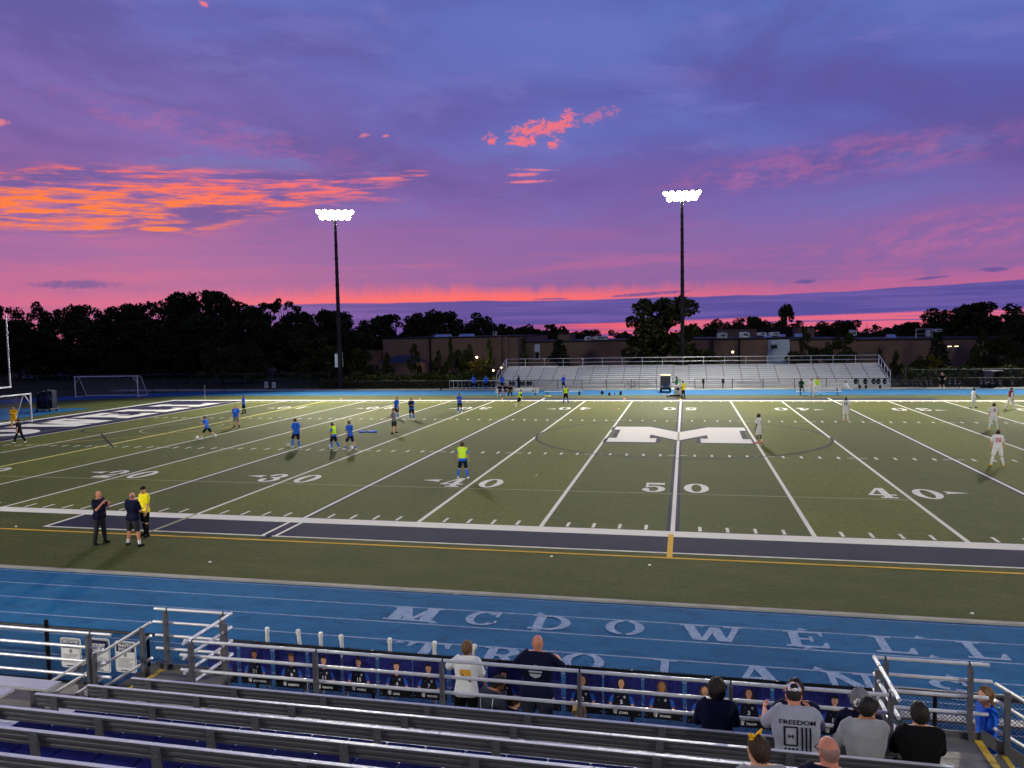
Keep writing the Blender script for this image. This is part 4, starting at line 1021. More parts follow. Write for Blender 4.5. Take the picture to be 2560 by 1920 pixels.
# white cooler cart by the referee
cc = thing('sideline_cart', 'white box cart with round badge beside the far referee', 'cart', (-.3, 53.2, 0))
MB().box((.0, 0, .72), (.72, .5, 1.05), bev=.05).build('box', WHITE_PLASTIC, parent=cc)
MB().poly(ring(0, 0, .16, .16), 0).build('badge', NAVY_PRINT, parent=cc).matrix_local = Matrix.Translation((0, -.262, .85)) @ Matrix.Rotation(PI / 2, 4, 'X')
MB().box((-.3, 0, .2), (1.6, .62, .18), bev=.04).build('base', BLACK, parent=cc)
for sx in (-1.0, .42):
    MB().tube([(sx, -.3, .13), (sx, .3, .13)], .13, 10).build('wheel', BLACK, parent=cc); MB().box((sx, -.33, .22), (.3, .05, .2), bev=.03).build('mudguard', WHITE_PLASTIC, parent=cc)
MB().tube([(-.3, .1, 1.2), (-.2, .1, 1.9), (.2, .1, 1.9), (.25, .1, 1.2)], .02, 6).build('handle', GREY_STEEL, parent=cc)
# ------------------------------------------------------------------ bags, balls, cones
def backpack(m, m2):
    t = thing('backpack', 'x', 'backpack', (0, 0, 0)); b = MB()
    b.ell((0, 0, .27), (.20, .13, .29), 12, 8).ell((0, -.10, .20), (.14, .07, .15), 10, 6); b.build('body', m, parent=t, smooth=True)
    MB().torus((0, 0, .57), .05, .012, 'y', 10, 5).build('handle', m, parent=t); MB().bx(-.07, .07, -.178, -.170, .18, .24).build('patch', m2, parent=t)
    return t
bp0 = backpack(DARK_BAG, BAN['grey']); used = []
def bag(u, v, y, z, label, group, sc=1., rz=0.):
    p = at(u, v, y)
    if not used: o = bp0; used.append(1); o.location = (p.x, y, z); o.rotation_euler = (0, 0, rz); o['label'] = label
    else: o = dup(bp0, (p.x, y, z), rz, label)
    o.scale = (sc, sc, sc); o['group'] = group
r1 = lambda x: 1120 + x * 400 / 2212
for x, lab in ((160, 'leftmost dark backpack on the silver barrier'), (238, 'dark backpack on the silver barrier left of the first blue player'), (298, 'dark backpack on the silver barrier touching the first blue player'), (435, 'dark backpack between the two blue players at the barrier'), (612, 'dark backpack right of the second blue player at the barrier')):
    bag(r1(x), 955, 63.45, .45, lab, 'dark backpacks hung on the silver barrier')
for x, lab in ((715, 'dark backpack behind the third blue player'), (762, 'dark backpack above the seated navy players'), (860, 'dark backpack on the far fence left of the navy standing player'), (903, 'dark backpack touching the navy standing player'), (1002, 'dark backpack just right of the navy standing player'), (1042, 'second dark backpack right of the navy standing player'), (1103, 'dark backpack second from right on the left far fence'), (1143, 'rightmost dark backpack above the white home bench')):
    bag(r1(x), 955, 63.75, .47, lab, 'dark backpacks hung on the far fence')
r2 = lambda x: 1960 + x * 300 / 2212
for x, lab in ((1325, 'black backpack on the fence right of the visitors bench'), (1500, 'black backpack on the fence above the small ground bags'), (1655, 'black backpack with a white cap hung on it'), (1742, 'black backpack right of the one with a white cap'), (1857, 'black backpack by the right end of the far bleachers')):
    bag(r2(x), 955, 63.75, .50, lab, 'black backpacks of the visitors', 1.15)
for x, lab in ((1400, 'black bag on the ground under the visitors backpacks'), (1512, 'small black bag on the ground by the fence'), (1772, 'black bag on the ground below two backpacks')):
    bag(r2(x), 970, 63.5, .03, lab, 'black bags on the ground', .75)
r3 = lambda x: 2200 + x * 360 / 2212
for i, (x, lab) in enumerate(((250, 'dark bag hung just past the bleacher end'), (392, 'dark bag on the right fence with a white bottle'), (480, 'dark bag on the right fence, third past the bleachers'), (550, 'dark bag on the right fence with white trim'), (612, 'dark bag on the right fence, fifth past the bleachers'), (700, 'dark bag on the right fence left of the leaning one'), (780, 'dark leaning bag on the right fence'), (1058, 'dark bag right of the standing person in black'), (1140, 'dark bag midway to the covered cart'), (1215, 'dark bag beside the covered utility cart'), (1540, 'dark bag right of the covered utility cart'), (1612, 'second dark bag right of the covered utility cart'), (1720, 'dark bag near the tall fence post'), (1830, 'dark bag above the red bag'), (2015, 'dark bag nearest the right edge of the photo'))):
    bag(r3(x), 962, 63.6, .30, lab, 'dark bags along the right fence', 1.1, (i % 3 - 1) * .3)
rb = thing('duffel_bag', 'dark red duffel bag on the ground at far right', 'bag', (38.6, 63.2, .02))
MB().ell((0, 0, .18), (.45, .2, .18), 12, 8).build('body', RED_CLOTH, parent=rb, smooth=True); MB().torus((0, 0, .32), .13, .015, 'y', 12, 5).build('handle', BLACK, parent=rb)
for k, (x, y, sc, lab) in enumerate(((-8.3, 56.6, .7, 'dark bag lying on the far track, left of three'), (-7.4, 55.3, .6, 'low dark bag on the far track, middle of three'), (-6.27, 56.0, .75, 'upright dark bag on the far track, right of three'), (-10.7, 55.9, .8, 'dark bag at the right end of the thin white bench'), (-28.5, 63.0, .6, 'dark bag on the path left of the silver barrier'))):
    o = dup(bp0, (x, y, .0), .5 * k, lab); o['group'] = 'dark bags on the far track'; o.scale = (sc * 1.3, sc, sc)
wb = thing('water_bottle', 'dark bottle standing on the far track between two bags', 'bottle', (-6.9, 55.9, 0)); MB().tube([(0, 0, 0), (0, 0, .2), (0, 0, .24), (0, 0, .28)], [.04, .04, .02, .02], 8).build('body', BLACK, parent=wb)
wb = thing('water_bottle', 'dark bottle standing on the right end of the visitors bench', 'bottle', (15.1, 55.05, .42)); MB().tube([(0, 0, 0), (0, 0, .22), (0, 0, .26), (0, 0, .32)], [.05, .05, .03, .03], 8).build('body', BLACK, parent=wb)
wb = thing('water_bottle', 'dark bottle on the right end of the home bench', 'bottle', (-15.6, 55.2, .42)); MB().tube([(0, 0, 0), (0, 0, .22), (0, 0, .26), (0, 0, .3)], [.05, .05, .03, .03], 8).build('body', BLACK, parent=wb)
# balls: white with dark panels as raised patches
bm = bmesh.new(); bmesh.ops.create_icosphere(bm, subdivisions=3, radius=.112)
ico = [v.normalized() for v in (Vector(p) for p in [(0, 1, 1.618), (0, -1, 1.618), (0, 1, -1.618), (0, -1, -1.618), (1, 1.618, 0), (-1, 1.618, 0), (1, -1.618, 0), (-1, -1.618, 0), (1.618, 0, 1), (-1.618, 0, 1), (1.618, 0, -1), (-1.618, 0, -1)])]
ball_me = bpy.data.meshes.new('ball')
for f in bm.faces:
    f.smooth = True; c = f.calc_center_median().normalized(); f.material_index = 1 if max(c.dot(k) for k in ico[::2]) > .955 else 0
bm.to_mesh(ball_me); bm.free(); ball_me.materials.append(WHITE_PLASTIC); ball_me.materials.append(mat('ball_print', (52, 54, 62), .5))
def ball(x, y, z, label):
    o = bpy.data.objects.new('soccer_ball', ball_me); C.objects.link(o); o.location = (x, y, z + .112); o.rotation_euler = (x, y, .3)
    tag(o, label, 'ball', 'white soccer balls')
p = zg(493, 1098)
ball(p[0], p[1], .012, 'soccer ball at the foot of the dribbling player at left'); ball(-23.72, 17.1, .012, 'soccer ball under the raised foot of a blue player'); ball(-20.93, 17.1, .012, 'soccer ball before the small player in the yellow bib')
ball(-19.25, 16.62, .012, 'soccer ball between the feet of the right blue player'); ball(-32.43, 31.64, .012, 'lone soccer ball on the far hash marks'); ball(-21.16, 30.73, .012, 'soccer ball right of the man in grey')
ball(-14.96, 43.4, .012, 'soccer ball being kicked near the far sideline')
cone_me = None
for k, (x, y, c, lab) in enumerate(((-35.92, 50.88, 0, 'small orange disc cone beyond the far sideline, leftmost'), (-26.94, 50.9, 0, 'small orange disc cone beyond the sideline behind two blue players'), (-22.65, 45.81, 0, 'orange disc cone on the far 25 yard line'), (-22.89, 38.22, 1, 'yellow disc cone by the navy clad player'), (-18.07, 33.05, 1, 'yellow disc cone on the far hash at the 30 yard line'), (-18.04, 50.93, 0, 'orange disc cone before the seated players'), (-5.25, 40.98, 0, 'orange disc cone between the far 40 and 50'), (-5.5, 50.97, 0, 'orange disc cone beyond the sideline near midfield'), (-13.6, 53.9, 1, 'yellow disc cones beside the thin white bench'))):
    t = MB().tube([(0, 0, 0), (0, 0, .02), (0, 0, .075)], [.13, .12, .04], 14, cap=False).build('disc_cone', mat('cone_orange', (236, 140, 92), .5) if k == 0 else (MATS['cone_orange'] if c == 0 else (mat('cone_yellow', (232, 214, 80), .5) if 'cone_yellow' not in MATS else MATS['cone_yellow'])))
    t.location = (x, y, .012); tag(t, lab, 'cone', 'training disc cones')
# pile of blue bibs on the turf
bm_ = MB(); rr = random.Random(5)
for k in range(5): bm_.ell((rr.uniform(-.45, .45), rr.uniform(-.25, .25), .05), (.3, .2, .07), 10, 6, R=Matrix.Rotation(k, 3, 'Z'))
bm_.ell((.1, 0, .11), (.08, .05, .04), 8, 5, m=1)
o = bm_.build('shirt_pile', [mat('blue_cloth', (44, 104, 214), .8, 0, .15, 9.), WHITE_PLASTIC], smooth=True); o.location = (-21.47, 24.3, .012); tag(o, 'heap of blue shirts lying on the turf left of the man in grey', 'clothes')
bm_ = MB()
for k in range(3): bm_.ell((rr.uniform(-.4, .4), rr.uniform(-.1, .1), .05), (.25, .14, .06), 10, 6)
o = bm_.build('bib_pile', MATS['cone_yellow'], smooth=True); o.location = (-13.9, 54.0, .012); tag(o, 'yellow bibs dropped beside the thin white bench', 'clothes')

# ------------------------------------------------------------------ floodlight towers
POLE = mat('tower_steel', (30, 30, 36), .6, .4)
def tower(label, loc, h, aim, seen=True):
    t = thing('floodlight_tower', label, 'floodlight', loc, math.atan2(-(aim[0] - loc[0]), aim[1] - loc[1]), 'floodlight towers round the field')
    MB().tube([(0, 0, 0), (0, 0, h * .5), (0, 0, h)], [.30, .24, .17], 12).build('pole', POLE, parent=t, smooth=2)
    for k in range(9): MB().tube([(0, 0, h * (.30 + .075 * k)), (0, 0, h * (.30 + .075 * k) + .28)], .30 - .012 * k, 10).build('pole_collar', POLE, parent=t)
    b = MB()
    for k in range(int(h / 1.1)): b.box((0, 0, 5 + k * .9), (.72 - .01 * k, .035, .035)) if 5 + k * .9 < h - 2 else None
    b.build('climbing_steps', POLE, parent=t)
    for row, n_, w, z in ((0, 6, 1.95, h + .55), (1, 5, 1.55, h - .15)):
        MB().tube([(-w, 0, z), (w, 0, z)], .06, 8).build('crossarm', POLE, parent=t)
        for k in range(n_):
            x = -w + 2 * w * k / (n_ - 1); tl = Matrix.Rotation(-.55, 3, 'X') @ Matrix.Identity(3)
            ax = Vector(((x / w) * .25, .80, -.55)).normalized(); c = Vector((x, .12, z + .08))
            lum = MB(); lum.tube([c - ax * .22, c - ax * .12, c + ax * .06, c + ax * .16], [.10, .22, .36, .38], 14, cap=True)
            lum = lum.build('luminaire', ALU_DULL, parent=t, smooth=2)
            q = c + ax * .172; MB().tube([q, q + ax * .02], .36, 14).build('lens', LAMP, parent=lum)
            v = MB(); up = Vector((0, 0, 1)); side = ax.cross(up).normalized(); nn = side.cross(ax)
            pts0 = [c + ax * .16 + (side * math.cos(a) + nn * math.sin(a)) * .39 for a in [math.radians(d) for d in range(20, 161, 20)]]
            pts1 = [p_ + ax * .28 for p_ in pts0]; m_ = len(pts0)
            v.add(pts0 + pts1, [(i, i + 1, m_ + i + 1, m_ + i) for i in range(m_ - 1)]); v.build('visor', ALU_DULL, parent=lum, fix=False)
    return t
tw = tower('lit floodlight tower on the dark pole left of the far bleachers', (-43, 66, 0), 22.0, (-20, 20))
MB((0, 0, 0)).box((.42, -.1, 3.65), (.45, .3, 1.75), bev=.05).build('control_box', WHITE_STEEL, parent=tw)
MB((0, 0, 0)).box((-.36, -.1, 3.8), (.12, .25, 1.9)).build('meter_rail', ALU_DULL, parent=tw)
tower('lit floodlight tower on the pole behind the far bleachers', (.1, 76, 0), 23.6, (4, 20))
tower('floodlight tower beyond the right edge on the far side', (43, 70, 0), 22.8, (20, 20))
tower('floodlight tower behind the near stand at left', (-40, -40, 0), 22.5, (-20, 20))
tower('floodlight tower behind the near stand at right', (40, -40, 0), 22.5, (20, 20))
# parking lamp and lit wall lamps
pl = thing('street_lamp', 'two armed parking lamp before the right brick wall', 'lamp', tuple(Vector((at(2381, 922, 84).x, 84, 0))))
MB().tube([(0, 0, 0), (0, 0, 4.0)], .07, 8).build('pole', GREY_STEEL, parent=pl)
for s_ in (-1, 1):
    hd = MB().box((s_ * .38, 0, 4.0), (.55, .25, .10), bev=.03).build('lamp_head', GREY_STEEL, parent=pl)
    MB().box((s_ * .40, -.06, 3.94), (.4, .2, .03)).build('lens', WARM_LAMP, parent=hd)
for k, (u, v, y, e, lab) in enumerate(((969, 916, 88, 60, 'small white lamp among the trees left of the hedge'), (1104, 922, 96, 90, 'warm lamp glowing low on the brick wall'), (1192, 893, 80, 220, 'lamp lighting yellow leaves left of the far bleachers'), (1233, 926, 90, 60, 'white lamp just left of the bleacher side rail'), (1253, 919, 90, 40, 'small lamp behind the bleacher side rail'), (2117, 910, 92, 90, 'warm lamp seen behind the right back rail'), (1832, 880, 86, 160, 'lamp lighting the young tree right of the big tree'))):
    p = at(u, v, y); t = thing('wall_lamp', lab, 'lamp', tuple(p), 0, 'small lamps near the buildings')
    MB().ell((0, 0, 0), (.14, .10, .10), 8, 6).build('lens', WARM_LAMP, parent=t); MB().box((0, .14, 0), (.3, .1, .3)).build('housing', GREY_STEEL, parent=t)
    l = bpy.data.lights.new('wall_lamp_light', 'POINT'); l.energy = e; l.color = (1, .78, .45); l.shadow_soft_size = .15
    lo = bpy.data.objects.new('wall_lamp_light', l); C.objects.link(lo); lo.parent = t; lo.location = (0, -.35, 0)
# ------------------------------------------------------------------ school building
g = G('brick_material')
br = g.t.nodes.new('ShaderNodeTexBrick'); mp = g.t.nodes.new('ShaderNodeMapping'); mp.inputs['Rotation'].default_value = (PI / 2, 0, 0)
g.t.links.new(g.tc, mp.inputs[0]); g.t.links.new(mp.outputs[0], br.inputs['Vector'])
br.inputs['Color1'].default_value = (.235, .150, .115, 1); br.inputs['Color2'].default_value = (.165, .105, .085, 1); br.inputs['Mortar'].default_value = (.24, .20, .18, 1)
br.inputs['Scale'].default_value = 1; br.inputs['Brick Width'].default_value = .42; br.inputs['Row Height'].default_value = .16; br.inputs['Mortar Size'].default_value = .014
col = g.mix(g.rng(g.noise(.25, 5, .6), .3, .7), br.outputs[0], (.17, .115, .09)); col = g.mix(.45, br.outputs[0], col)
BRICK = g.done(col, .9, .2)
ROOFM = mat('dark_roof_edge', (20, 20, 24), .7); PANEL = mat('pale_blue_panel', (150, 170, 200), .4, .3, .06); DUCT = mat('roof_unit_metal', (176, 186, 198), .45, .5, .1)
DARKGLASS = mat('dark_glass', (16, 18, 26), .1, 0, .05, spec=.8); ROOFBLUE = mat('blue_metal_roof', (24, 32, 52), .6, .1)
sb = thing('school_building', 'long low brick school building behind the trees and bleachers', 'building', (-10, 104, 0)); sbo = (-10, 104, 0)
def wing(u0, u1, v, y, depth=26, z0=0., m=BRICK, cap=True, nm='wall'):
    p, q = at(u0, v, y), at(u1, v, y); z = at((u0 + u1) / 2, v, y).z
    MB(sbo).bx(p.x, q.x, y, y + depth, z0 - .05, z).build(nm, m, parent=sb)
    if cap: MB(sbo).bx(p.x - .05, q.x + .05, y - .07, y + depth, z, z + .26).build('roof', ROOFM, parent=sb)
    return p.x, q.x, z
wing(957, 1294, 846, 104, 30); wing(916, 957, 876, 106, 20, cap=False); wing(1280, 1528, 856, 110, 26); wing(1528, 1786, 852, 103, 26)
wing(1786, 1919.5, 850, 100, 26); wing(1974.5, 2140, 851, 100.3, 26); wing(2140, 2530, 850, 101, 26)
xa, xb, zt = wing(1919.5, 1974.5, 849, 99.9, 20, m=PANEL, nm='metal_panel_wall')
for k in range(1, 5): MB(sbo).bx(xa, xb, 99.85, 99.885, zt * k / 5, zt * k / 5 + .05).build('panel_joint', DUCT, parent=sb)
p = at(1935, 867, 99.8); w_ = MB(sbo).box((p.x, 99.84, p.z), (.95, .10, .62)).build('window', GREY_STEEL, parent=sb); MB(sbo).box((p.x, 99.775, p.z), (.8, .02, .48)).build('pane', DARKGLASS, parent=w_)
for u0, u1, v0, v1, y in ((1336, 1350, 861, 899, 109.9),):
    a, b = at(u0, v0, y), at(u1, v1, y); w_ = MB(sbo).bx(a.x, b.x, y - .06, y, b.z, a.z).build('window', PANEL, parent=sb)
    MB(sbo).bx(a.x + .1, b.x - .1, y - .1, y - .062, b.z + .1, (a.z + b.z) / 2).build('pane', DARKGLASS, parent=w_)
for u, v, y in ((1075, 842, 103.8), (1848, 850, 99.8)):
    q = at(u, v, y); MB(sbo).bx(q.x - .16, q.x + .16, y - .15, y, 0, q.z).build('downpipe', ROOFM, parent=sb)
for u in (1250, 1266): 
    q = at(u, 842, 103.7); MB(sbo).bx(q.x - .5, q.x + .3, 103.5, 103.95, 0, q.z).build('pier', BRICK, parent=sb)
wing(1799, 1892, 823, 124, 10, 3.); wing(1892, 1998, 821, 130, 10, 3., ROOFM); wing(1996, 2036, 820, 122, 8, 3.); wing(1394, 1424, 836, 118, 8, 3.)
def unit(u0, u1, v0, v1, y, label, kind=0):
    a, b = at(u0, v0, y), at(u1, v1, y); t = thing('rooftop_unit', label, 'roof unit', ((a.x + b.x) / 2, y, b.z), 0, 'metal units on the school roof')
    w, h = (b.x - a.x) / 2, a.z - b.z
    if kind == 0:
        MB().box((0, 0, h * .5), (w * 2, 1.4, h), bev=.06).build('casing', DUCT, parent=t)
        MB().box((w * .2, -.72, h * .55), (w * .9, .06, h * .4)).build('louvre', GREY_STEEL, parent=t)
        MB().box((0, -.1, h * 1.03), (w * 1.2, 1., h * .14), bev=.03).build('hood', DUCT, parent=t)
    elif kind == 1:
        MB().add([(-w, -.6, 0), (w, -.6, 0), (w * .9, .6, h), (-w * .9, .6, h), (-w, .8, 0), (w, .8, 0)], [(0, 1, 2, 3), (1, 5, 2), (0, 3, 4), (3, 2, 5, 4), (0, 4, 5, 1)]).build('skylight', DUCT, parent=t)
        MB().bx(-w, w, -.7, .9, -.18, 0).build('kerb', ROOFM, parent=t)
    else:
        for x in (-w, w): MB().tube([(x, 0, 0), (x, 0, h)], .06, 6).build('upright', DUCT, parent=t)
        for z in (h, h * .5): MB().tube([(-w, 0, z), (w, 0, z)], .06, 6).build('pipe', DUCT, parent=t)
        MB().box((w * .5, 0, h * .55), (w * .6, .5, h * .7), bev=.1).build('duct', DUCT, parent=t)
for a in ((1086, 1128, 836, 843, 112, 'pale skylight on the tall brick block, the left one', 1), (1147, 1185, 835, 841, 112, 'pale skylight on the tall brick block, the right one', 1), (1462, 1478, 842, 853, 114, 'small pale roof unit left of the big tree', 0), (1480, 1519, 841, 849, 116, 'long pale roof unit just left of the big tree', 0),
          (1792, 1818, 833, 846, 112, 'pale roof unit just right of the big tree', 0), (1848, 1874, 831, 844, 108, 'square pale roof unit left of the blue wall panel', 0), (1892, 1916, 832, 839, 110, 'rounded pale roof unit above the blue wall panel, left', 0), (1921, 1948, 831, 839, 110, 'rounded pale roof unit above the blue wall panel, right', 0),
          (1910, 1930, 838, 843, 104, 'bright skylight over the blue wall panel, left', 1), (1944, 1964, 836, 841, 104, 'bright skylight over the blue wall panel, right', 1), (1986, 2007, 834, 842, 106, 'bright skylight right of the blue wall panel', 1), (2123, 2140, 826, 840, 112, 'square pale roof unit near the centre of the right roof', 0),
          (2217, 2240, 836, 844, 108, 'white skylight at the left of the piped roof unit', 1), (2290, 2330, 823, 847, 104, 'white pipe frame and duct on the right roof', 2), (2334, 2352, 823, 830, 104, 'small pale unit right of the pipe frame', 0), (1233, 1242, 829, 842, 104, 'small frame standing on the tall brick block', 2)): unit(*a)
sh = thing('shed', 'low shed with a dull blue metal roof before the tall brick block', 'shed', (-46, 94, 0)); o_ = (-46, 94, 0)
a, b = at(948, 897, 94), at(1040, 916, 94)
MB(o_).bx(a.x, b.x, 94, 99, 0, a.z - .6).build('wall', BRICK, parent=sh)
MB(o_).add([(a.x - .3, 93.6, a.z - .7), (b.x + .3, 93.6, a.z - .7), (b.x - 1.5, 96.5, a.z + .5), (a.x + 2.5, 96.5, a.z + .5), (b.x + .3, 99.4, a.z - .7), (a.x - .3, 99.4, a.z - .7)], [(0, 1, 2, 3), (1, 4, 2), (4, 5, 3, 2), (5, 0, 3), (0, 5, 4, 1)]).build('roof', ROOFBLUE, parent=sh)
for k, (u0, u1, v0, v1, lab) in enumerate(((40, 82, 916, 950, 'dim house roof between the trunks at far left'), (168, 202, 924, 950, 'dim pale house behind the stored soccer goal'))):
    y = 96; a, b = at(u0, v0, y), at(u1, v1, y); o_ = ((a.x + b.x) / 2, y, 0); t = thing('house', lab, 'house', o_, 0, 'houses beyond the dark wood')
    zt = a.z; MB(o_).bx(a.x, b.x, y, y + 7, -.2, zt - 1.1).build('wall', mat('house_wall', (150, 160, 185), .8) if k == 0 else MATS['house_wall'], parent=t)
    MB(o_).add([(a.x - .3, y - .4, zt - 1.2), (b.x + .3, y - .4, zt - 1.2), (b.x + .3, y + 3.5, zt + .2), (a.x - .3, y + 3.5, zt + .2), (b.x + .3, y + 7.4, zt - 1.2), (a.x - .3, y + 7.4, zt - 1.2)], [(0, 1, 2, 3), (3, 2, 4, 5), (0, 3, 5), (1, 4, 2)]).build('roof', mat('house_roof', (70, 80, 104), .8) if k == 0 else MATS['house_roof'], parent=t)
    for x in (a.x * .7 + b.x * .3, a.x * .3 + b.x * .7):
        f = MB(o_).box((x, y - .03, (zt - 1.2) * .55), (.9, .06, .9)).build('window', WHITE_STEEL, parent=t); MB(o_).box((x, y - .07, (zt - 1.2) * .55), (.75, .02, .75)).build('pane', DARKGLASS, parent=f)

# ------------------------------------------------------------------ trees
def leafmat(name, a, b):
    g = G(name); inf = g.t.nodes.new('ShaderNodeObjectInfo')
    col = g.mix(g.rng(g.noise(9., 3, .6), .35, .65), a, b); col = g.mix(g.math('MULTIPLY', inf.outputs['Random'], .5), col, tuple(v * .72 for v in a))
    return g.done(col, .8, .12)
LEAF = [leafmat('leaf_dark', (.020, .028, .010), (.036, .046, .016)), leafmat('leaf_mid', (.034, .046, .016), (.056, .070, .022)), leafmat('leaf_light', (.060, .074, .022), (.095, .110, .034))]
LEAFY = [leafmat('leaf_yellow_dark', (.05, .05, .012), (.08, .075, .016)), leafmat('leaf_yellow', (.12, .10, .018), (.18, .14, .022)), leafmat('leaf_gold', (.20, .14, .02), (.26, .17, .022))]  # on the lamp-lit trees the lamp's yellow glow is put into the leaf colour
NEEDLE = [leafmat('needle_dark', (.014, .022, .013), (.024, .034, .018)), leafmat('needle_mid', (.022, .034, .018), (.036, .05, .024)), leafmat('needle_tip', (.034, .05, .022), (.05, .066, .03))]
BARK = mat('bark', (46, 38, 32), .9, 0, .3, 6., .5, 10.)
def leaves(pts, size, rr, aspect=1.5, droop=0.):
    """pts: array of (x, y, z, weight); one small bent leaf clump per point"""
    n = len(pts); rng = np.random.default_rng(rr)
    a = rng.normal(size=(n, 3)); a[:, 2] *= .7; a /= np.linalg.norm(a, axis=1)[:, None]
    b = np.cross(a, rng.normal(size=(n, 3))); b /= np.linalg.norm(b, axis=1)[:, None]
    s = size * rng.uniform(.55, 1.35, n)[:, None]; P = pts[:, :3]
    c = np.cross(a, b) * .35
    v = np.stack([P - a * s * aspect * .5, P - b * s * .5 + c * s, P + a * s * aspect * .5, P + b * s * .5 + c * s], 1).reshape(-1, 3)
    f = np.arange(4 * n).reshape(-1, 4)
    return v, f
def crown_mesh(name, pts, size, seed, mats, aspect=1.5):
    v, f = leaves(pts, size, seed, aspect)
    me = bpy.data.meshes.new(name); me.vertices.add(len(v)); me.vertices.foreach_set('co', v.ravel())
    me.loops.add(len(f) * 4); me.loops.foreach_set('vertex_index', f.ravel()); me.polygons.add(len(f)); me.polygons.foreach_set('loop_start', np.arange(0, 4 * len(f), 4))
    rng = np.random.default_rng(seed + 1)
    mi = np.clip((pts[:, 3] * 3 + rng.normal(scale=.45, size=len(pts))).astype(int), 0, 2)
    for m in mats: me.materials.append(m)
    me.polygons.foreach_set('material_index', mi.astype(np.int32)); me.update(); me.validate(); return me
def blobs(bl, n, seed, fill=.35):
    """leaf points over ellipsoidal boughs; outer leaves drawn lighter"""
    rng = np.random.default_rng(seed); o = []
    vol = np.array([b[3] * b[4] * b[5] for b in bl]) ** .67; vol /= vol.sum()
    for b, w in zip(bl, vol):
        k = int(n * w); d = rng.normal(size=(k, 3)); d /= np.linalg.norm(d, axis=1)[:, None]
        r = rng.uniform(fill, 1.0, k) ** .45; r *= 1 + .16 * np.sin(d[:, 0] * 5 + b[0] * 20) * np.sin(d[:, 2] * 6 + b[2] * 9)
        p = d * r[:, None] * np.array(b[3:6]) + np.array(b[:3])
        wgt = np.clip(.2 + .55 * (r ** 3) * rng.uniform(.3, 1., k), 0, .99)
        o.append(np.c_[p, wgt])
    return np.concatenate(o)
def tree_proto(kind, seed):
    rr = random.Random(seed); bl = []; t = MB()
    if kind == 'broad':
        for k in range(52):
            z = rr.uniform(.08, .95); R = .48 * math.sqrt(max(.04, 1 - ((z - .48) / .52) ** 2)) * rr.uniform(.8, 1.1); a = rr.uniform(0, 2 * PI); r = R * rr.uniform(.35, .95)
            q = rr.uniform(.05, .13); bl.append((r * math.cos(a), r * math.sin(a), z, q * 1.15, q * 1.15, q * .8))
        n, sz = 7000, .030
    elif kind == 'open':
        for k in range(60):
            z = rr.uniform(.2, .98); R = .48 * math.sqrt(max(.05, 1 - ((z - .62) / .42) ** 2)); a = rr.uniform(0, 2 * PI); r = R * rr.uniform(.4, 1.)
            q = rr.uniform(.03, .08); bl.append((r * math.cos(a), r * math.sin(a), z, q * 1.3, q * 1.3, q * .7))
        n, sz = 4200, .028
    elif kind == 'round':
        for k in range(22):
            z = rr.uniform(.38, .95); R = .42 * math.sqrt(max(.04, 1 - ((z - .66) / .34) ** 2)); a = rr.uniform(0, 2 * PI); r = R * rr.uniform(.3, .9)
            q = rr.uniform(.10, .16); bl.append((r * math.cos(a), r * math.sin(a), z, q, q, q * .8))
        n, sz = 4200, .036
    elif kind == 'big':
        for k in range(46):
            z = rr.uniform(.12, .97); R = .50 * (1 - .72 * max(0, (z - .35)) ** 1.4) * rr.uniform(.75, 1.05); a = rr.uniform(0, 2 * PI); r = R * rr.uniform(.3, .95)
            q = rr.uniform(.07, .125); bl.append((r * math.cos(a), r * math.sin(a), z - .02, q, q, q * .85))
        n, sz = 9000, .030
    elif kind == 'young':
        for k in range(17):
            z = .25 + .74 * k / 16; R = .34 * (1.05 - z) + .06; a = rr.uniform(0, 2 * PI); r = R * rr.uniform(.3, 1.)
            q = rr.uniform(.06, .12) * (1.25 - .6 * z); bl.append((r * math.cos(a), r * math.sin(a), z, q, q, q * 1.3))
        n, sz = 1700, .042
    elif kind == 'bush':
        for k in range(26):
            z = rr.uniform(.10, .9); R = .48 * math.sqrt(max(.05, 1 - ((z - .3) / .7) ** 2)); a = rr.uniform(0, 2 * PI); r = R * rr.uniform(.3, .95)
            q = rr.uniform(.09, .16); bl.append((r * math.cos(a), r * math.sin(a), z, q, q, q * .9))
        n, sz = 3600, .042
    if kind == 'conifer':
        rng = np.random.default_rng(seed); P = []
        for tier in range(11):
            z = .10 + .085 * tier; R = .5 * (1 - (z / 1.04)) ** .8
            for k in range(int(9 - tier * .45)):
                a = rr.uniform(0, 2 * PI); ll = R * rr.uniform(.7, 1.08); m = int(55 * (R + .12) * 2.2)
                s = rng.uniform(.12, 1, m) ** .75; wd = .075 * (1.1 - s)
                x = s * ll; px = x * math.cos(a) + rng.normal(scale=wd); py = x * math.sin(a) + rng.normal(scale=wd)
                pz = z - s * s * .05 + rng.normal(scale=.013, size=m)
                P.append(np.c_[px, py, pz, np.clip(s * .8 * rng.uniform(.3, 1, m), 0, .99)])
        P = np.concatenate(P); me = crown_mesh('crown', P, .036, seed, NEEDLE, 2.0)
    else:
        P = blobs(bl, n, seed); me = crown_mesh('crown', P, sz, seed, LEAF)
    t.tube([(0, 0, 0), (.004, 0, .25), (0, .005, .55), (.0, 0, .9)], [.022, .017, .011, .003], 8)
    if kind != 'conifer':
        for b in bl[::2]: t.tube([(0, 0, max(.12, b[2] * .55)), (b[0] * .5, b[1] * .5, b[2] * .82), b[:3]], [.009, .006, .002], 5)
    v = t
    tm = v.build('trunk', BARK); C.objects.unlink(tm)
    return me, tm.data
PROTO = {}
for k, n in (('broad', 3), ('open', 2), ('round', 1), ('big', 1), ('young', 3), ('bush', 2), ('conifer', 2)): PROTO[k] = [tree_proto(k, 11 + 7 * i) for i in range(n)]
cnt = 0
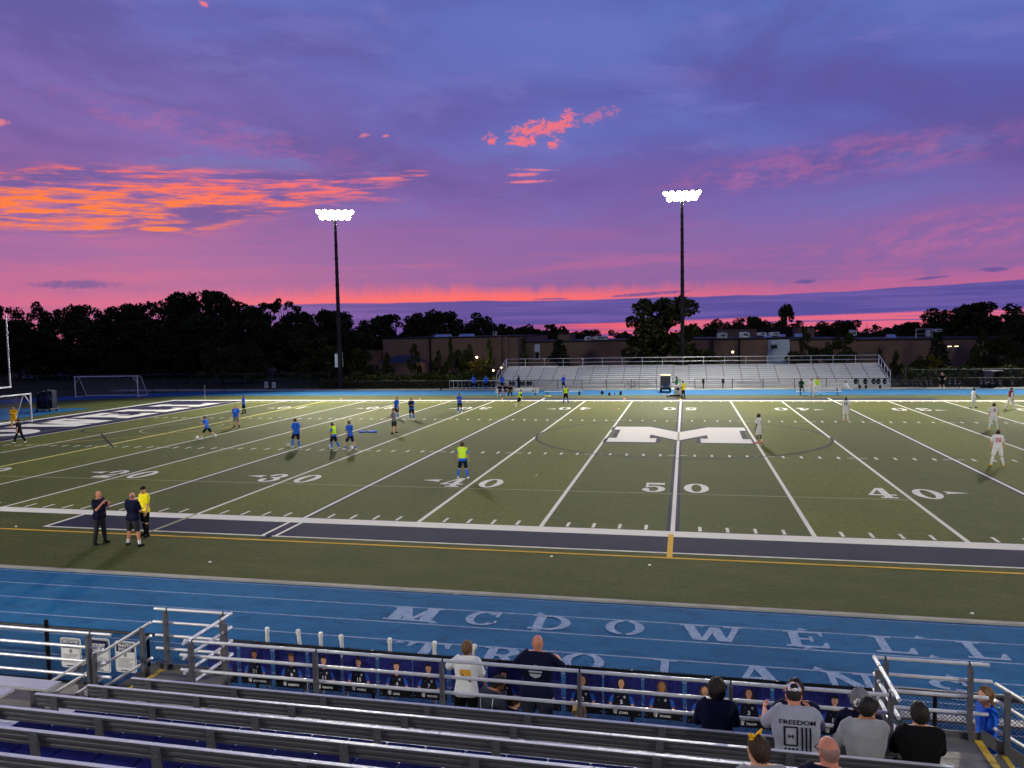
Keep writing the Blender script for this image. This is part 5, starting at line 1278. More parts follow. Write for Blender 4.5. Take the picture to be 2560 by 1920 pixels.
def tree(u, v, y, wpx, kind, label, group=None, nm='broadleaf_tree', leafset=None, base=0.):
    global cnt
    p = at(u, v, y); h = p.z - base; w = wpx * (y - CAM[1]) / 1900; cnt += 1
    cm, tm = PROTO[kind][cnt % len(PROTO[kind])]
    t = thing({'conifer': 'conifer_tree', 'young': 'young_tree', 'bush': 'bushy_tree'}.get(kind, nm), label, 'tree', (p.x, y, base), cnt * 2.4, group)
    for n_, me in (('crown', cm), ('trunk', tm)):
        o = bpy.data.objects.new(n_, me); C.objects.link(o); o.parent = t; o.scale = (w, w, h)
        if leafset and n_ == 'crown':
            for i, m in enumerate(leafset): o.material_slots[i].link = 'OBJECT'; o.material_slots[i].material = m
    return t
WOOD = 'dark leafy tree merging into the black wood at left'
WG = 'trees of the dark wood at left'
for u, v, y, w, kd, lab in ((3, 762, 108, 120, 'broad', 'dark tree at the left edge beside the goal upright'), (92, 752, 112, 100, 'broad', 'dark tree with a thin ragged top right of the goal upright'), (165, 768, 108, 150, 'broad', WOOD), (217, 762, 112, 120, 'broad', WOOD), (258, 764, 116, 130, 'broad', WOOD), (310, 766, 110, 140, 'broad', WOOD), (340, 758, 116, 110, 'broad', WOOD),
                         (405, 727, 120, 190, 'broad', 'tallest dark round topped tree of the left wood, its left crown'), (455, 738, 124, 160, 'broad', WOOD), (512, 726, 120, 170, 'broad', 'tall dark round topped tree of the left wood, its right crown'), (552, 738, 122, 140, 'broad', WOOD), (590, 752, 116, 130, 'broad', WOOD), (620, 768, 112, 110, 'broad', WOOD),
                         (660, 759, 116, 150, 'open', 'dark open crowned tree left of the fan topped one'), (707, 748, 114, 120, 'open', 'tree with a ragged fan shaped top left of the left light tower'), (738, 778, 112, 130, 'broad', WOOD), (690, 790, 108, 150, 'broad', WOOD),
                         (802, 778, 128, 110, 'broad', 'dark tree just left of the left light tower'), (830, 775, 132, 120, 'broad', 'dark tree right behind the left light tower'), (876, 785, 130, 120, 'broad', 'dark tree just right of the left light tower'), (935, 794, 136, 110, 'broad', 'dark tree behind the left end of the tall brick block'),
                         (988, 785, 140, 120, 'broad', 'dark tree behind the tall brick block, first from the left'), (1030, 782, 140, 110, 'broad', 'dark tree behind the tall brick block, second from the left'), (1077, 778, 142, 120, 'broad', 'dark tree behind the left roof skylight'), (1121, 778, 142, 120, 'broad', 'dark tree between the two roof skylights'), (1164, 780, 142, 120, 'broad', 'dark tree behind the right roof skylight'), (1203, 797, 140, 90, 'broad', 'rounded right end of the tree row behind the tall brick block')):
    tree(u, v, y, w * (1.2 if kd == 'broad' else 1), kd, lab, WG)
for u, v, y, w, lab in ((40, 800, 92, 180, WOOD), (130, 800, 95, 170, WOOD), (230, 800, 96, 180, WOOD), (330, 800, 98, 190, WOOD), (430, 790, 100, 200, WOOD), (520, 790, 100, 200, WOOD), (610, 800, 98, 170, WOOD), (760, 820, 100, 150, WOOD), (860, 825, 104, 150, WOOD)):
    tree(u, v, y, w * 1.25, 'broad', lab, WG)
tree(552, 838, 78, 130, 'bush', 'dim greyish tree standing before the black wood', WG); tree(620, 862, 80, 110, 'bush', 'low dim tree right of the greyish one', WG)
FG = 'trees on the skyline behind the school'
for u, v, y, w, kd, lab in ((1206, 803, 152, 70, 'broad', 'skyline tree just right of the tall brick block tree row'), (1250, 811, 150, 60, 'open', 'small spiky skyline tree over the low wing'), (1282, 818, 150, 60, 'broad', 'skyline tree over the low wing, second'), (1316, 813, 150, 70, 'broad', 'skyline tree over the low wing, third'), (1346, 822, 150, 60, 'broad', 'skyline tree over the low wing, fourth'), (1380, 812, 150, 70, 'open', 'ragged skyline tree over the low wing, at the sunset gap'), (1440, 830, 165, 60, 'broad', 'low skyline tree in the sunset gap'), (1480, 824, 160, 90, 'broad', 'low skyline tree left of the big tree'), (1512, 824, 150, 70, 'broad', 'skyline tree touching the big tree at left'),
                            (1800, 800, 140, 80, 'broad', 'skyline tree touching the big tree at right'), (1872, 791, 140, 80, 'broad', 'skyline tree right of the big tree'), (1835, 806, 142, 90, 'broad', 'skyline tree between the big tree and the next'), (1922, 804, 140, 70, 'broad', 'skyline tree left of the tall round one'), (1964, 769, 138, 58, 'round', 'tall round headed tree standing above the skyline'), (2010, 799, 140, 80, 'broad', 'skyline tree right of the tall round one'), (2058, 806, 140, 80, 'broad', 'skyline tree, second right of the tall round one'), (2104, 800, 140, 80, 'broad', 'skyline tree, third right of the tall round one'), (2168, 798, 140, 100, 'broad', 'skyline tree left of the right sunset gap'), (2232, 816, 150, 44, 'open', 'small skyline tree inside the right sunset gap'), (2290, 804, 132, 90, 'broad', 'skyline tree right of the right sunset gap'),
                            (2346, 768, 122, 110, 'broad', 'large dark tree over the right roof, its left part'), (2396, 767, 122, 120, 'broad', 'large dark tree over the right roof, its middle part'), (2476, 754, 120, 140, 'broad', 'tallest dark tree at the right'), (2440, 778, 118, 130, 'broad', 'dark tree filling in below the tallest right tree'), (2525, 780, 116, 90, 'open', 'ragged tree right of the tallest right tree'), (2556, 800, 108, 90, 'broad', 'dark tree at the right edge of the photo')):
    tree(u, v, y, w * (1.2 if kd == 'broad' else 1), kd, lab, FG)
tree(1655, 738, 86, 232, 'big', 'big dark tree behind the right light tower', None)
YG = 'young trees before the school'
tree(1397, 845, 92, 95, 'conifer', 'dark spreading conifer behind the left half of the bleachers', YG); tree(2346, 828, 89, 78, 'conifer', 'dark tall conifer before the right brick wall', YG)
for u, v, y, w, kd, lab, ls in ((818, 866, 80, 110, 'bush', 'dark bushy tree left of the light tower control box', None), (762, 884, 78, 90, 'bush', 'low bushy tree behind the fence gate at left', None), (900, 872, 82, 80, 'bush', 'dark bush right of the left light tower', None), (968, 884, 84, 60, 'young', 'young tree before the blue roofed shed', None), (1036, 861, 84, 60, 'young', 'upright young tree on the tall brick wall, left one', None), (1094, 880, 84, 50, 'young', 'thin leaning young tree by the downpipe', None), (1127, 847, 84, 54, 'young', 'tall pale young tree on the tall brick wall', None), (1160, 851, 86, 60, 'bush', 'dark ragged tree on the tall brick wall', None), (1192, 900, 79, 56, 'bush', 'young tree with lamp lit yellow leaves', LEAFY), (1222, 852, 82, 60, 'young', 'wispy young tree beside the lamp lit leaves', None),
                                (1308, 838, 84, 44, 'young', 'pale young tree before the low brick wing', None), (1744, 848, 82, 76, 'bush', 'young tree right of the big tree with lit yellow tips', None), (1790, 882, 84, 56, 'bush', 'lamp lit yellow bough beside the big tree', LEAFY), (2012, 820, 84, 60, 'young', 'light green young tree beside the blue wall panel', None), (1985, 880, 80, 60, 'bush', 'leafy shrub before the blue wall panel', None), (2065, 846, 86, 60, 'bush', 'dark tree on the right brick wall, left of two', None), (2112, 834, 86, 66, 'bush', 'dark tree on the right brick wall, right of two', None), (2200, 876, 80, 40, 'young', 'small dark young tree behind the bleacher end', None), (2240, 880, 80, 50, 'young', 'second small young tree behind the bleacher end', None), (2300, 882, 78, 60, 'bush', 'olive green shrub above the right hedge', None), (2336, 888, 77, 44, 'bush', 'yellow leaved shrub above the right hedge', LEAFY), (2440, 866, 80, 60, 'young', 'pale thin tree before the right brick wall end', None), (2462, 830, 90, 80, 'young', 'pale open tree at the right end of the brick wall', None), (2520, 815, 88, 90, 'bush', 'dark leafy tree near the right edge', None), (2440, 898, 78, 60, 'bush', 'low shrub over the right hedge near the edge', None), (2545, 880, 80, 90, 'bush', 'low dark bush at the right edge', None)):
    tree(u, v, y, w, kd, lab, YG, leafset=ls)
def hedge(x0, x1, y, h, label, seed):
    t = thing('hedge', label, 'hedge', ((x0 + x1) / 2, y, 0)); rng = np.random.default_rng(seed); n = int((x1 - x0) * 330)
    x = rng.uniform(x0, x1, n) - (x0 + x1) / 2; top = h + .16 * np.sin(x * 1.3) + .1 * np.sin(x * 3.1 + 2) + .12 * np.sin(x * .43)
    z = rng.uniform(0, 1, n) ** .75 * top; yy = np.where(rng.uniform(size=n) < .6, -.55 + rng.normal(scale=.12, size=n), rng.uniform(-.5, .7, n))
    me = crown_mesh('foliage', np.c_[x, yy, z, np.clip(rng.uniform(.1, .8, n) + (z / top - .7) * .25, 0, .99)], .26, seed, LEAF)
    o = bpy.data.objects.new('foliage', me); C.objects.link(o); o.parent = t
    for k in range(int((x1 - x0) / 1.6)): MB().tube([(x0 - (x0 + x1) / 2 + .8 + 1.6 * k, .1, 0), (x0 - (x0 + x1) / 2 + .9 + 1.6 * k, .1, h * .8)], .05, 5).build('stem', BARK, parent=t)
hedge(-41.5, -23.2, 66.8, 1.75, 'clipped green hedge between the left light tower and the bleachers', 3); hedge(24.0, 62, 67.3, 1.95, 'overgrown green hedge right of the far bleachers', 5); hedge(-46.5, -41.6, 67.5, 1.2, 'low hedge end left of the light tower', 8)
# the far woods that close the horizon
rng = np.random.default_rng(2); n = 26000
xx = rng.uniform(-330, 260, n); tp = 5.4 + 1.6 * np.sin(xx * .11) + 1.1 * np.sin(xx * .37 + 1) + .7 * np.sin(xx * 1.1); zz = rng.uniform(0, 1, n) ** .7 * tp
me = crown_mesh('woods', np.c_[xx, 185 + rng.normal(scale=6, size=n), zz, rng.uniform(0, .7, n)], 1.5, 4, LEAF)
o = bpy.data.objects.new('woods', me); C.objects.link(o); tag(o, 'far dark woods along the horizon', 'woods', kind='stuff')
# ------------------------------------------------------------------ people: one smooth skin per figure, grown round a posed skeleton
class Field:
    def __init__(s, lo, hi, h):
        s.lo = np.array(lo, float); s.h = h; s.n = np.ceil((np.array(hi) - s.lo) / h).astype(int) + 1
        s.d = np.full(s.n, 1., np.float32); s.ax = [s.lo[i] + h * np.arange(s.n[i]) for i in range(3)]
    def _sl(s, lo, hi, m):
        a = np.clip(np.floor((np.array(lo) - m - s.lo) / s.h).astype(int), 0, s.n - 1); b = np.clip(np.ceil((np.array(hi) + m - s.lo) / s.h).astype(int) + 1, 1, s.n)
        return tuple(slice(a[i], max(b[i], a[i] + 1)) for i in range(3))
    def _mix(s, sl, e, k, op):
        d = s.d[sl]
        if op == 'cut': s.d[sl] = np.maximum(d, -e); return
        h = np.clip(.5 + .5 * (d - e) / k, 0, 1); s.d[sl] = d * (1 - h) + e * h - k * h * (1 - h)
    def cone(s, a, b, ra, rb, k=.02, op='add'):
        a = np.array(a, float); b = np.array(b, float); r = max(ra, rb)
        sl = s._sl(np.minimum(a, b) - r, np.maximum(a, b) + r, .05)
        X = s.ax[0][sl[0]][:, None, None]; Y_ = s.ax[1][sl[1]][None, :, None]; Z = s.ax[2][sl[2]][None, None, :]
        ab = b - a; L = (ab @ ab) + 1e-9
        t = np.clip(((X - a[0]) * ab[0] + (Y_ - a[1]) * ab[1] + (Z - a[2]) * ab[2]) / L, 0, 1)
        e = np.sqrt((X - a[0] - t * ab[0]) ** 2 + (Y_ - a[1] - t * ab[1]) ** 2 + (Z - a[2] - t * ab[2]) ** 2) - (ra + (rb - ra) * t)
        s._mix(sl, e.astype(np.float32), k, op)
    def ell(s, c, r, R=None, k=.02, op='add'):
        c = np.array(c, float); r = np.array(r, float); m = r.max(); sl = s._sl(c - m, c + m, .05)
        P = np.stack(np.meshgrid(s.ax[0][sl[0]], s.ax[1][sl[1]], s.ax[2][sl[2]], indexing='ij'), -1) - c
        if R is not None: P = P @ R
        k0 = np.linalg.norm(P / r, axis=-1); k1 = np.linalg.norm(P / (r * r), axis=-1) + 1e-6
        s._mix(sl, (k0 * (k0 - 1) / k1).astype(np.float32), k, op)
    def plane_cut(s, c, n, lo, hi):
        """removes what lies on the +n side of c within the box"""
        sl = s._sl(lo, hi, 0); n = np.array(n, float); n /= np.linalg.norm(n)
        X = s.ax[0][sl[0]][:, None, None]; Y_ = s.ax[1][sl[1]][None, :, None]; Z = s.ax[2][sl[2]][None, None, :]
        e = (X - c[0]) * n[0] + (Y_ - c[1]) * n[1] + (Z - c[2]) * n[2]
        s.d[sl] = np.maximum(s.d[sl], e.astype(np.float32))
    def mesh(s):
        d = s.d; ins = d < 0; nx, ny, nz = d.shape
        cnt = np.zeros((nx - 1, ny - 1, nz - 1), np.float32); sm_ = np.zeros((nx - 1, ny - 1, nz - 1, 3), np.float32)
        offs = [(i, j, k) for i in (0, 1) for j in (0, 1) for k in (0, 1)]
        S_ = lambda A, o: A[o[0]:nx - 1 + o[0], o[1]:ny - 1 + o[1], o[2]:nz - 1 + o[2]]
        for o in offs:
            for ax in range(3):
                if o[ax]: continue
                q = list(o); q[ax] = 1; q = tuple(q)
                x = S_(ins, o) != S_(ins, q)
                if not x.any(): continue
                a, b = S_(d, o)[x], S_(d, q)[x]; t = a / (a - b)
                p = np.tile(np.array(o, np.float32), (len(t), 1)); p[:, ax] += t
                sm_[x] += p; cnt[x] += 1
        act = cnt > 0; idx = np.full(act.shape, -1, np.int64); idx[act] = np.arange(act.sum())
        V = (np.argwhere(act) + sm_[act] / cnt[act][:, None]) * s.h + s.lo
        F = []
        for ax in range(3):
            u, v = (ax + 1) % 3, (ax + 2) % 3
            a = np.take(ins, range(0, ins.shape[ax] - 1), ax); b = np.take(ins, range(1, ins.shape[ax]), ax)
            e = np.argwhere(a != b); e = e[(e[:, u] > 0) & (e[:, v] > 0) & (e[:, u] < d.shape[u] - 1) & (e[:, v] < d.shape[v] - 1)]
            if not len(e): continue
            fl = a[tuple(e.T)]
            def at_(du, dv):
                q = e.copy(); q[:, u] += du; q[:, v] += dv; return idx[tuple(q.T)]
            quad = np.stack([at_(-1, -1), at_(0, -1), at_(0, 0), at_(-1, 0)], 1); quad[~fl] = quad[~fl][:, ::-1]; F.append(quad)
        F = np.concatenate(F) if F else np.zeros((0, 4), int)
        # two relaxing passes take out the grid steps
        for _ in range(2):
            acc = np.zeros_like(V); n_ = np.zeros(len(V))
            for i in range(4):
                np.add.at(acc, F[:, i], V[F[:, (i + 1) % 4]] + V[F[:, (i - 1) % 4]]); np.add.at(n_, F[:, i], 2)
            V = V * .5 + .5 * acc / np.maximum(n_, 1)[:, None]
        return V, F
def np_mesh(name, V, F, extra=None):
    me = bpy.data.meshes.new(name); fs = [tuple(f) for f in F.tolist()]; vs = [tuple(v) for v in V.tolist()]; mi = [0] * len(fs)
    if extra:
        b = len(vs); vs += [tuple(v) for v in extra.v]; fs += [tuple(b + i for i in f) for f in extra.f]; mi += extra.m
    me.from_pydata(vs, [], fs); me.polygons.foreach_set('use_smooth', [True] * len(fs)); me.polygons.foreach_set('material_index', mi); return me

rad = math.radians
def skeleton(p, bulk=1.):
    """joints of a figure 1.75 m tall facing +Y; p: pose dictionary in degrees"""
    J = {}; lean = rad(p.get('lean', 0)); side = rad(p.get('side', 0))
    up = np.array([math.sin(side), math.sin(lean), math.cos(lean) * math.cos(side)]); up /= np.linalg.norm(up)
    fw = np.array([0, math.cos(lean), -math.sin(lean)]); rt = np.cross(fw, up); rt /= np.linalg.norm(rt); tw = rad(p.get('twist', 0))
    rs = rt * math.cos(tw) + fw * math.sin(tw)
    P = np.zeros(3); J['pelvis'] = P; J['chest'] = P + up * .36; J['neck'] = P + up * .53
    hp, hy = rad(p.get('nod', 0) + p.get('lean', 0) * .5), rad(p.get('look', 0))
    hf = np.array([-math.sin(hy) * math.cos(hp), math.cos(hy) * math.cos(hp), -math.sin(hp)]); hu = np.array([0, 0, 1.]) - hf * hf[2]; hu /= np.linalg.norm(hu)
    hr = np.cross(hf, hu); J['hf'], J['hu'], J['hr'] = hf, hu, hr
    J['head'] = J['neck'] + up * .045 + hu * .105 + hf * .022; J['up'], J['fw'], J['rt'], J['rs'] = up, fw, rt, rs
    for s, nm in ((-1, 'L'), (1, 'R')):
        f, ab, kn = p.get('leg' + nm, (2, 4, 4)); f, ab, kn = rad(f), rad(ab), rad(kn)
        h = P + rt * s * .092 - up * .02; J['hip' + nm] = h
        dv = lambda a: np.array([s * math.sin(ab) * max(.2, math.cos(a)), math.sin(a), -math.cos(a)])
        d1, d2 = dv(f), dv(f - kn); J['knee' + nm] = h + d1 / np.linalg.norm(d1) * .435; J['ank' + nm] = J['knee' + nm] + d2 / np.linalg.norm(d2) * .415
        ft = rad(p.get('foot' + nm, 0)); yw = rad(p.get('toe', 9)) * s; fd = np.array([math.sin(yw) * math.cos(ft), math.cos(yw) * math.cos(ft), -math.sin(ft)]); J['foot' + nm] = fd
        f, ab, el_, inn = p.get('arm' + nm, (4, 9, 12, 6)); f, ab, el_, inn = rad(f), rad(ab), rad(el_), rad(inn)
        sh = J['neck'] - up * .056 + rs * s * (.180 * (.55 + .45 * bulk)); J['sh' + nm] = sh
        def av(a, i, ab_): v = np.array([s * math.sin(ab_) - s * math.sin(i), math.sin(a), -math.cos(a)]); return v / np.linalg.norm(v)
        J['elb' + nm] = sh + av(f, 0, ab) * .285; hd = av(f + el_, inn, ab * .6); J['wr' + nm] = J['elb' + nm] + hd * .255; J['hd' + nm] = hd
    z = min(J['ankL'][2], J['ankR'][2]) - .085 if 'drop' not in p else p['drop']
    for k in list(J):
        if k not in ('up', 'fw', 'rt', 'rs', 'hf', 'hu', 'hr') and not k.startswith(('hd', 'foot')): J[k] = J[k] - np.array([0, 0, z])
    return J
def bounds(J):
    pts = np.array([v for k, v in J.items() if k not in ('up', 'fw', 'rt', 'rs', 'hf', 'hu', 'hr') and not k.startswith(('hd', 'foot'))])
    return pts.min(0) - .30, pts.max(0) + .30
TORSO = ((0., .078, .108), (.14, .072, .106), (.30, .062, .100), (.46, .072, .104), (.62, .086, .110), (.78, .098, .108), (.90, .112, .088), (.96, .120, .068))
def torso(F, J, e=0., bulk=1., lo=0., hi=1., k=.03, belly=0.):
    for t, w, r in TORSO:
        if t < lo or t > hi: continue
        ax = J['rt'] * (1 - t) + J['rs'] * t; ax /= np.linalg.norm(ax); bb = 1 + (bulk - 1) * (1.15 if t < .75 else .55)
        c = J['pelvis'] + (J['neck'] - J['pelvis']) * t + J['fw'] * (belly * math.exp(-((t - .3) / .22) ** 2) - .012 * (t > .7))
        F.cone(c - ax * w * bb, c + ax * w * bb, r * (.5 + .5 * bb) + e, r * (.5 + .5 * bb) + e, k)
def arm(F, J, s, e=0., f0=0., f1=2., flare=0., k=.018):
    a, b, c = J['sh' + s], J['elb' + s], J['wr' + s]; P = lambda t: a + (b - a) * t if t <= 1 else b + (c - b) * (t - 1)
    R = lambda t: np.interp(t, (0, .3, 1, 1.25, 2), (.060, .051, .040, .041, .028)) + e + flare * max(0, t - f0)
    ts = [f0] + [x for x in (.35, 1., 1.3) if f0 < x < f1] + [f1]
    for p, q in zip(ts, ts[1:]): F.cone(P(p), P(q), R(p), R(q), k)
def leg(F, J, s, e=0., f0=0., f1=2., flare=0., k=.02, bulk=1.):
    a, b, c = J['hip' + s], J['knee' + s], J['ank' + s]; P = lambda t: a + (b - a) * t if t <= 1 else b + (c - b) * (t - 1)
    R = lambda t: np.interp(t, (0, .4, 1, 1.35, 2), (.090 * bulk, .078 * bulk, .053, .054, .036)) + e + flare * max(0, t - f0)
    ts = [f0] + [x for x in (.4, 1., 1.35) if f0 < x < f1] + [f1]
    for p, q in zip(ts, ts[1:]): F.cone(P(p), P(q), R(p), R(q), k)
def hand(X, J, s):
    w, d = J['wr' + s], J['hd' + s]; sg = -1 if s == 'L' else 1
    nrm = np.cross(d, J['fw']); nrm = nrm / (np.linalg.norm(nrm) + 1e-6) if np.linalg.norm(nrm) > .15 else J['rt'] * -1
    spread = np.cross(nrm, d); spread /= np.linalg.norm(spread); inw = nrm if nrm @ (J['rt'] * -sg) > 0 else -nrm
    M_ = Matrix([[*spread], [*inw], [*d]]).transposed()
    X.ell(Vector(w + d * .050), (.041, .019, .054), 8, 6, R=M_)
    for i, (o, l) in enumerate(((-.029, .062), (-.010, .072), (.010, .067), (.028, .052))):
        b0 = w + d * .085 + spread * o * (1 if spread @ J['fw'] > 0 else 1); b1 = b0 + d * l * .45 + inw * .006; b2 = b1 + d * l * .42 + inw * .022; b3 = b2 + d * l * .2 + inw * .022
        X.tube([Vector(p) for p in (b0, b1, b2, b3)], [.0095, .009, .008, .0055], 5)
    th = spread if spread @ J['fw'] > 0 else -spread
    X.tube([Vector(p) for p in (w + d * .028 + th * .030, w + d * .055 + th * .052 + inw * .012, w + d * .082 + th * .056 + inw * .026)], [.012, .0105, .007], 5)
def face(X, J):
    H, f, u, r = J['head'], J['hf'], J['hu'], J['hr']; M_ = Matrix([[*r], [*f], [*u]]).transposed()
    X.ell(Vector(H + f * .098 - u * .012), (.014, .020, .022), 6, 5, R=M_)
    for s in (-1, 1):
        X.ell(Vector(H + r * s * .078 - u * .005 - f * .006), (.012, .022, .032), 6, 5, R=M_)
        X.ell(Vector(H + r * s * .031 + f * .086 + u * .014), (.012, .008, .007), 6, 4, m=1, R=M_)
        X.ell(Vector(H + r * s * .031 + f * .090 + u * .032), (.018, .006, .004), 6, 4, m=1, R=M_)
    X.ell(Vector(H + f * .088 - u * .052), (.024, .008, .006), 6, 4, m=2, R=M_)
def headR(J): return np.stack([J['hr'], J['hf'], J['hu']], 1)
CACHE = {}
VOX = .02
def item(pose, what, bulk=1., vox=None):
    key = (pose, what, bulk, vox)
    if key in CACHE: return CACHE[key]
    p = POSES[pose]; J = skeleton(p, bulk); lo, hi = bounds(J); h = vox or VOX; F = Field(lo, hi, h); X = MB(); HR = headR(J); H = J['head']
    if what == 'body':
        torso(F, J, -.006, bulk, belly=.05 * (bulk - 1) * 4); F.cone(J['neck'] - J['up'] * .06, J['neck'] + J['up'] * .05, .060, .054); F.cone(J['neck'], H - J['hu'] * .03, .056, .058)
        F.cone(J['shL'], J['neck'] - J['up'] * .03, .05, .045, .03); F.cone(J['shR'], J['neck'] - J['up'] * .03, .05, .045, .03)
        F.ell(H + J['hu'] * .012, (.079, .096, .112), HR); F.ell(H - J['hu'] * .06 + J['hf'] * .025, (.055, .062, .056), HR, .03)
        for s in 'LR':
            arm(F, J, s); leg(F, J, s, -.004, bulk=bulk); F.cone(J['ank' + s] - np.array([0, 0, .03]), J['ank' + s] + J['foot' + s] * .13 - np.array([0, 0, .05]), .034, .026); hand(X, J, s)
        face(X, J)
    elif what in ('tee', 'loose_tee', 'long', 'bib', 'polo'):
        e = .014 if what != 'loose_tee' else .020
        if what == 'bib': e = .030
        torso(F, J, e, bulk, belly=.05 * (bulk - 1) * 4)
        z = J['pelvis']; c = z - J['up'] * .035
        if p.get('legL', (0,))[0] < 60:
            F.cone(c - J['rt'] * .085 * bulk, c + J['rt'] * .085 * bulk, .110 * bulk + e, .110 * bulk + e, .03)
        F.cone(J['shL'], J['neck'] - J['up'] * .035, .050 + e, .044 + e * .6, .03); F.cone(J['shR'], J['neck'] - J['up'] * .035, .050 + e, .044 + e * .6, .03)
        if what != 'bib':
            F.cone(J['neck'] - J['up'] * .07, J['neck'] + J['up'] * .035, .078 + e * .4, .064 + e * .2, .03)
            for s in 'LR':
                if what == 'long': arm(F, J, s, .016 + .004, 0, 1.93, .002)
                else: arm(F, J, s, e * .7 + .004, 0, .80 if what == 'loose_tee' else .68, .020)
        else: F.plane_cut(c + J['up'] * .08, -J['up'], lo, hi)
        if p.get('legL', (0,))[0] < 60 and what != 'bib': F.plane_cut(c - J['up'] * .06, -J['up'], c - .3, c + .3)
        F.plane_cut(J['neck'] + J['up'] * .036, J['up'] + J['fw'] * .34, J['neck'] - .12, J['neck'] + .2)
    elif what in ('shorts', 'trousers'):
        torso(F, J, .010, bulk, 0, .16, belly=.05 * (bulk - 1) * 4)
        for s in 'LR': leg(F, J, s, .016 if what == 'shorts' else .010, 0, .82 if what == 'shorts' else 1.93, .020 if what == 'shorts' else .006, bulk=bulk)
        F.plane_cut(J['pelvis'] + J['up'] * .07, J['up'], J['pelvis'] - .3, J['pelvis'] + .3)
    elif what in ('socks', 'ankle_socks'):
        for s in 'LR': leg(F, J, s, .007, 1.18 if what == 'socks' else 1.72, 2.)
    elif what == 'shoes':
        for s in 'LR':
            a, f = J['ank' + s], J['foot' + s]; dn = np.cross(np.cross(f, np.array([0, 0, 1.])), f); dn = -dn / np.linalg.norm(dn); dn = dn if dn[2] < 0 else -dn
            F.cone(a - f * .045 + dn * .040, a + f * .15 + dn * .050, .042, .034); F.cone(a + dn * .01, a + f * .06 + dn * .03, .046, .040)
    elif what in ('hair', 'bob', 'buzz', 'bun', 'longhair', 'fringe'):
        e = {'buzz': .003, 'hair': .016, 'bob': .032, 'bun': .014, 'longhair': .018, 'fringe': .002}[what]
        F.ell(H + J['hu'] * .020 - J['hf'] * .008, (.080 + e, .098 + e, .113 + e), HR)
        if what == 'bob': F.ell(H - J['hu'] * .055 - J['hf'] * .03, (.095, .085, .075), HR)
        if what == 'longhair': F.cone(H - J['hf'] * .06, H - J['hf'] * .10 - J['hu'] * .32, .075, .05)
        if what == 'bun': F.ell(H - J['hf'] * .11 + J['hu'] * .02, (.05, .045, .05), HR)
        n = J['hf'] * 1. - J['hu'] * (.62 if what != 'bob' else .35); F.plane_cut(H + J['hf'] * .030 + J['hu'] * .035, n, lo, hi)
        F.plane_cut(H - J['hu'] * (.085 if what in ('hair', 'buzz', 'bun', 'fringe') else .12 if what == 'bob' else .5), -J['hu'], lo, hi)
        if what == 'fringe': F.plane_cut(H + J['hu'] * .045, J['hu'], lo, hi)
        if what in ('bob', 'longhair'):     # locks break the cap's outline
            rr = random.Random(len(pose)); 
            for k in range(26):
                a = rr.uniform(0, 2 * PI); b = rr.uniform(-.2, 1.2); d_ = J['hr'] * math.cos(a) * math.cos(b) + J['hf'] * min(.25, math.sin(a)) * math.cos(b) + J['hu'] * math.sin(b)
                c = H + J['hu'] * .015 + d_ * (.098 + e); X.tube([Vector(c - d_ * .02), Vector(c + d_ * .006 - J['hu'] * .012), Vector(c + d_ * .002 - J['hu'] * .045)], [.016, .012, .003], 5)
    elif what in ('cap', 'cap_back'):
        F.ell(H + J['hu'] * .030, (.091, .108, .112), HR); F.plane_cut(H + J['hu'] * .035, -J['hu'], lo, hi); sg = 1 if what == 'cap' else -1
        b = H + J['hu'] * .045 + J['hf'] * .085 * sg
        F.cone(b - J['hr'] * .04, b + J['hr'] * .04 , .014, .014); F.cone(b + J['hf'] * .06 * sg - J['hr'] * .03, b + J['hf'] * .06 * sg + J['hr'] * .03, .014, .014, .03); F.cone(b, b + J['hf'] * .07 * sg, .018, .012, .02)
    V, Fc = F.mesh()
    if what in ('hair', 'bob', 'bun', 'longhair', 'cap_back') and len(V):
        am = .0 if what == 'cap_back' else .009; d_ = V - H; d_ /= np.linalg.norm(d_, axis=1)[:, None] + 1e-6
        nz = np.sin(d_[:, 0] * 23 + 3 * np.sin(d_[:, 2] * 9)) * np.sin(d_[:, 1] * 19 + 1.7) + .6 * np.sin(d_[:, 2] * 31 + d_[:, 0] * 17)
        V = V + d_ * (am * nz)[:, None]
    me = np_mesh(what, V, Fc, X if X.v else None)
    CACHE[key] = me; return me
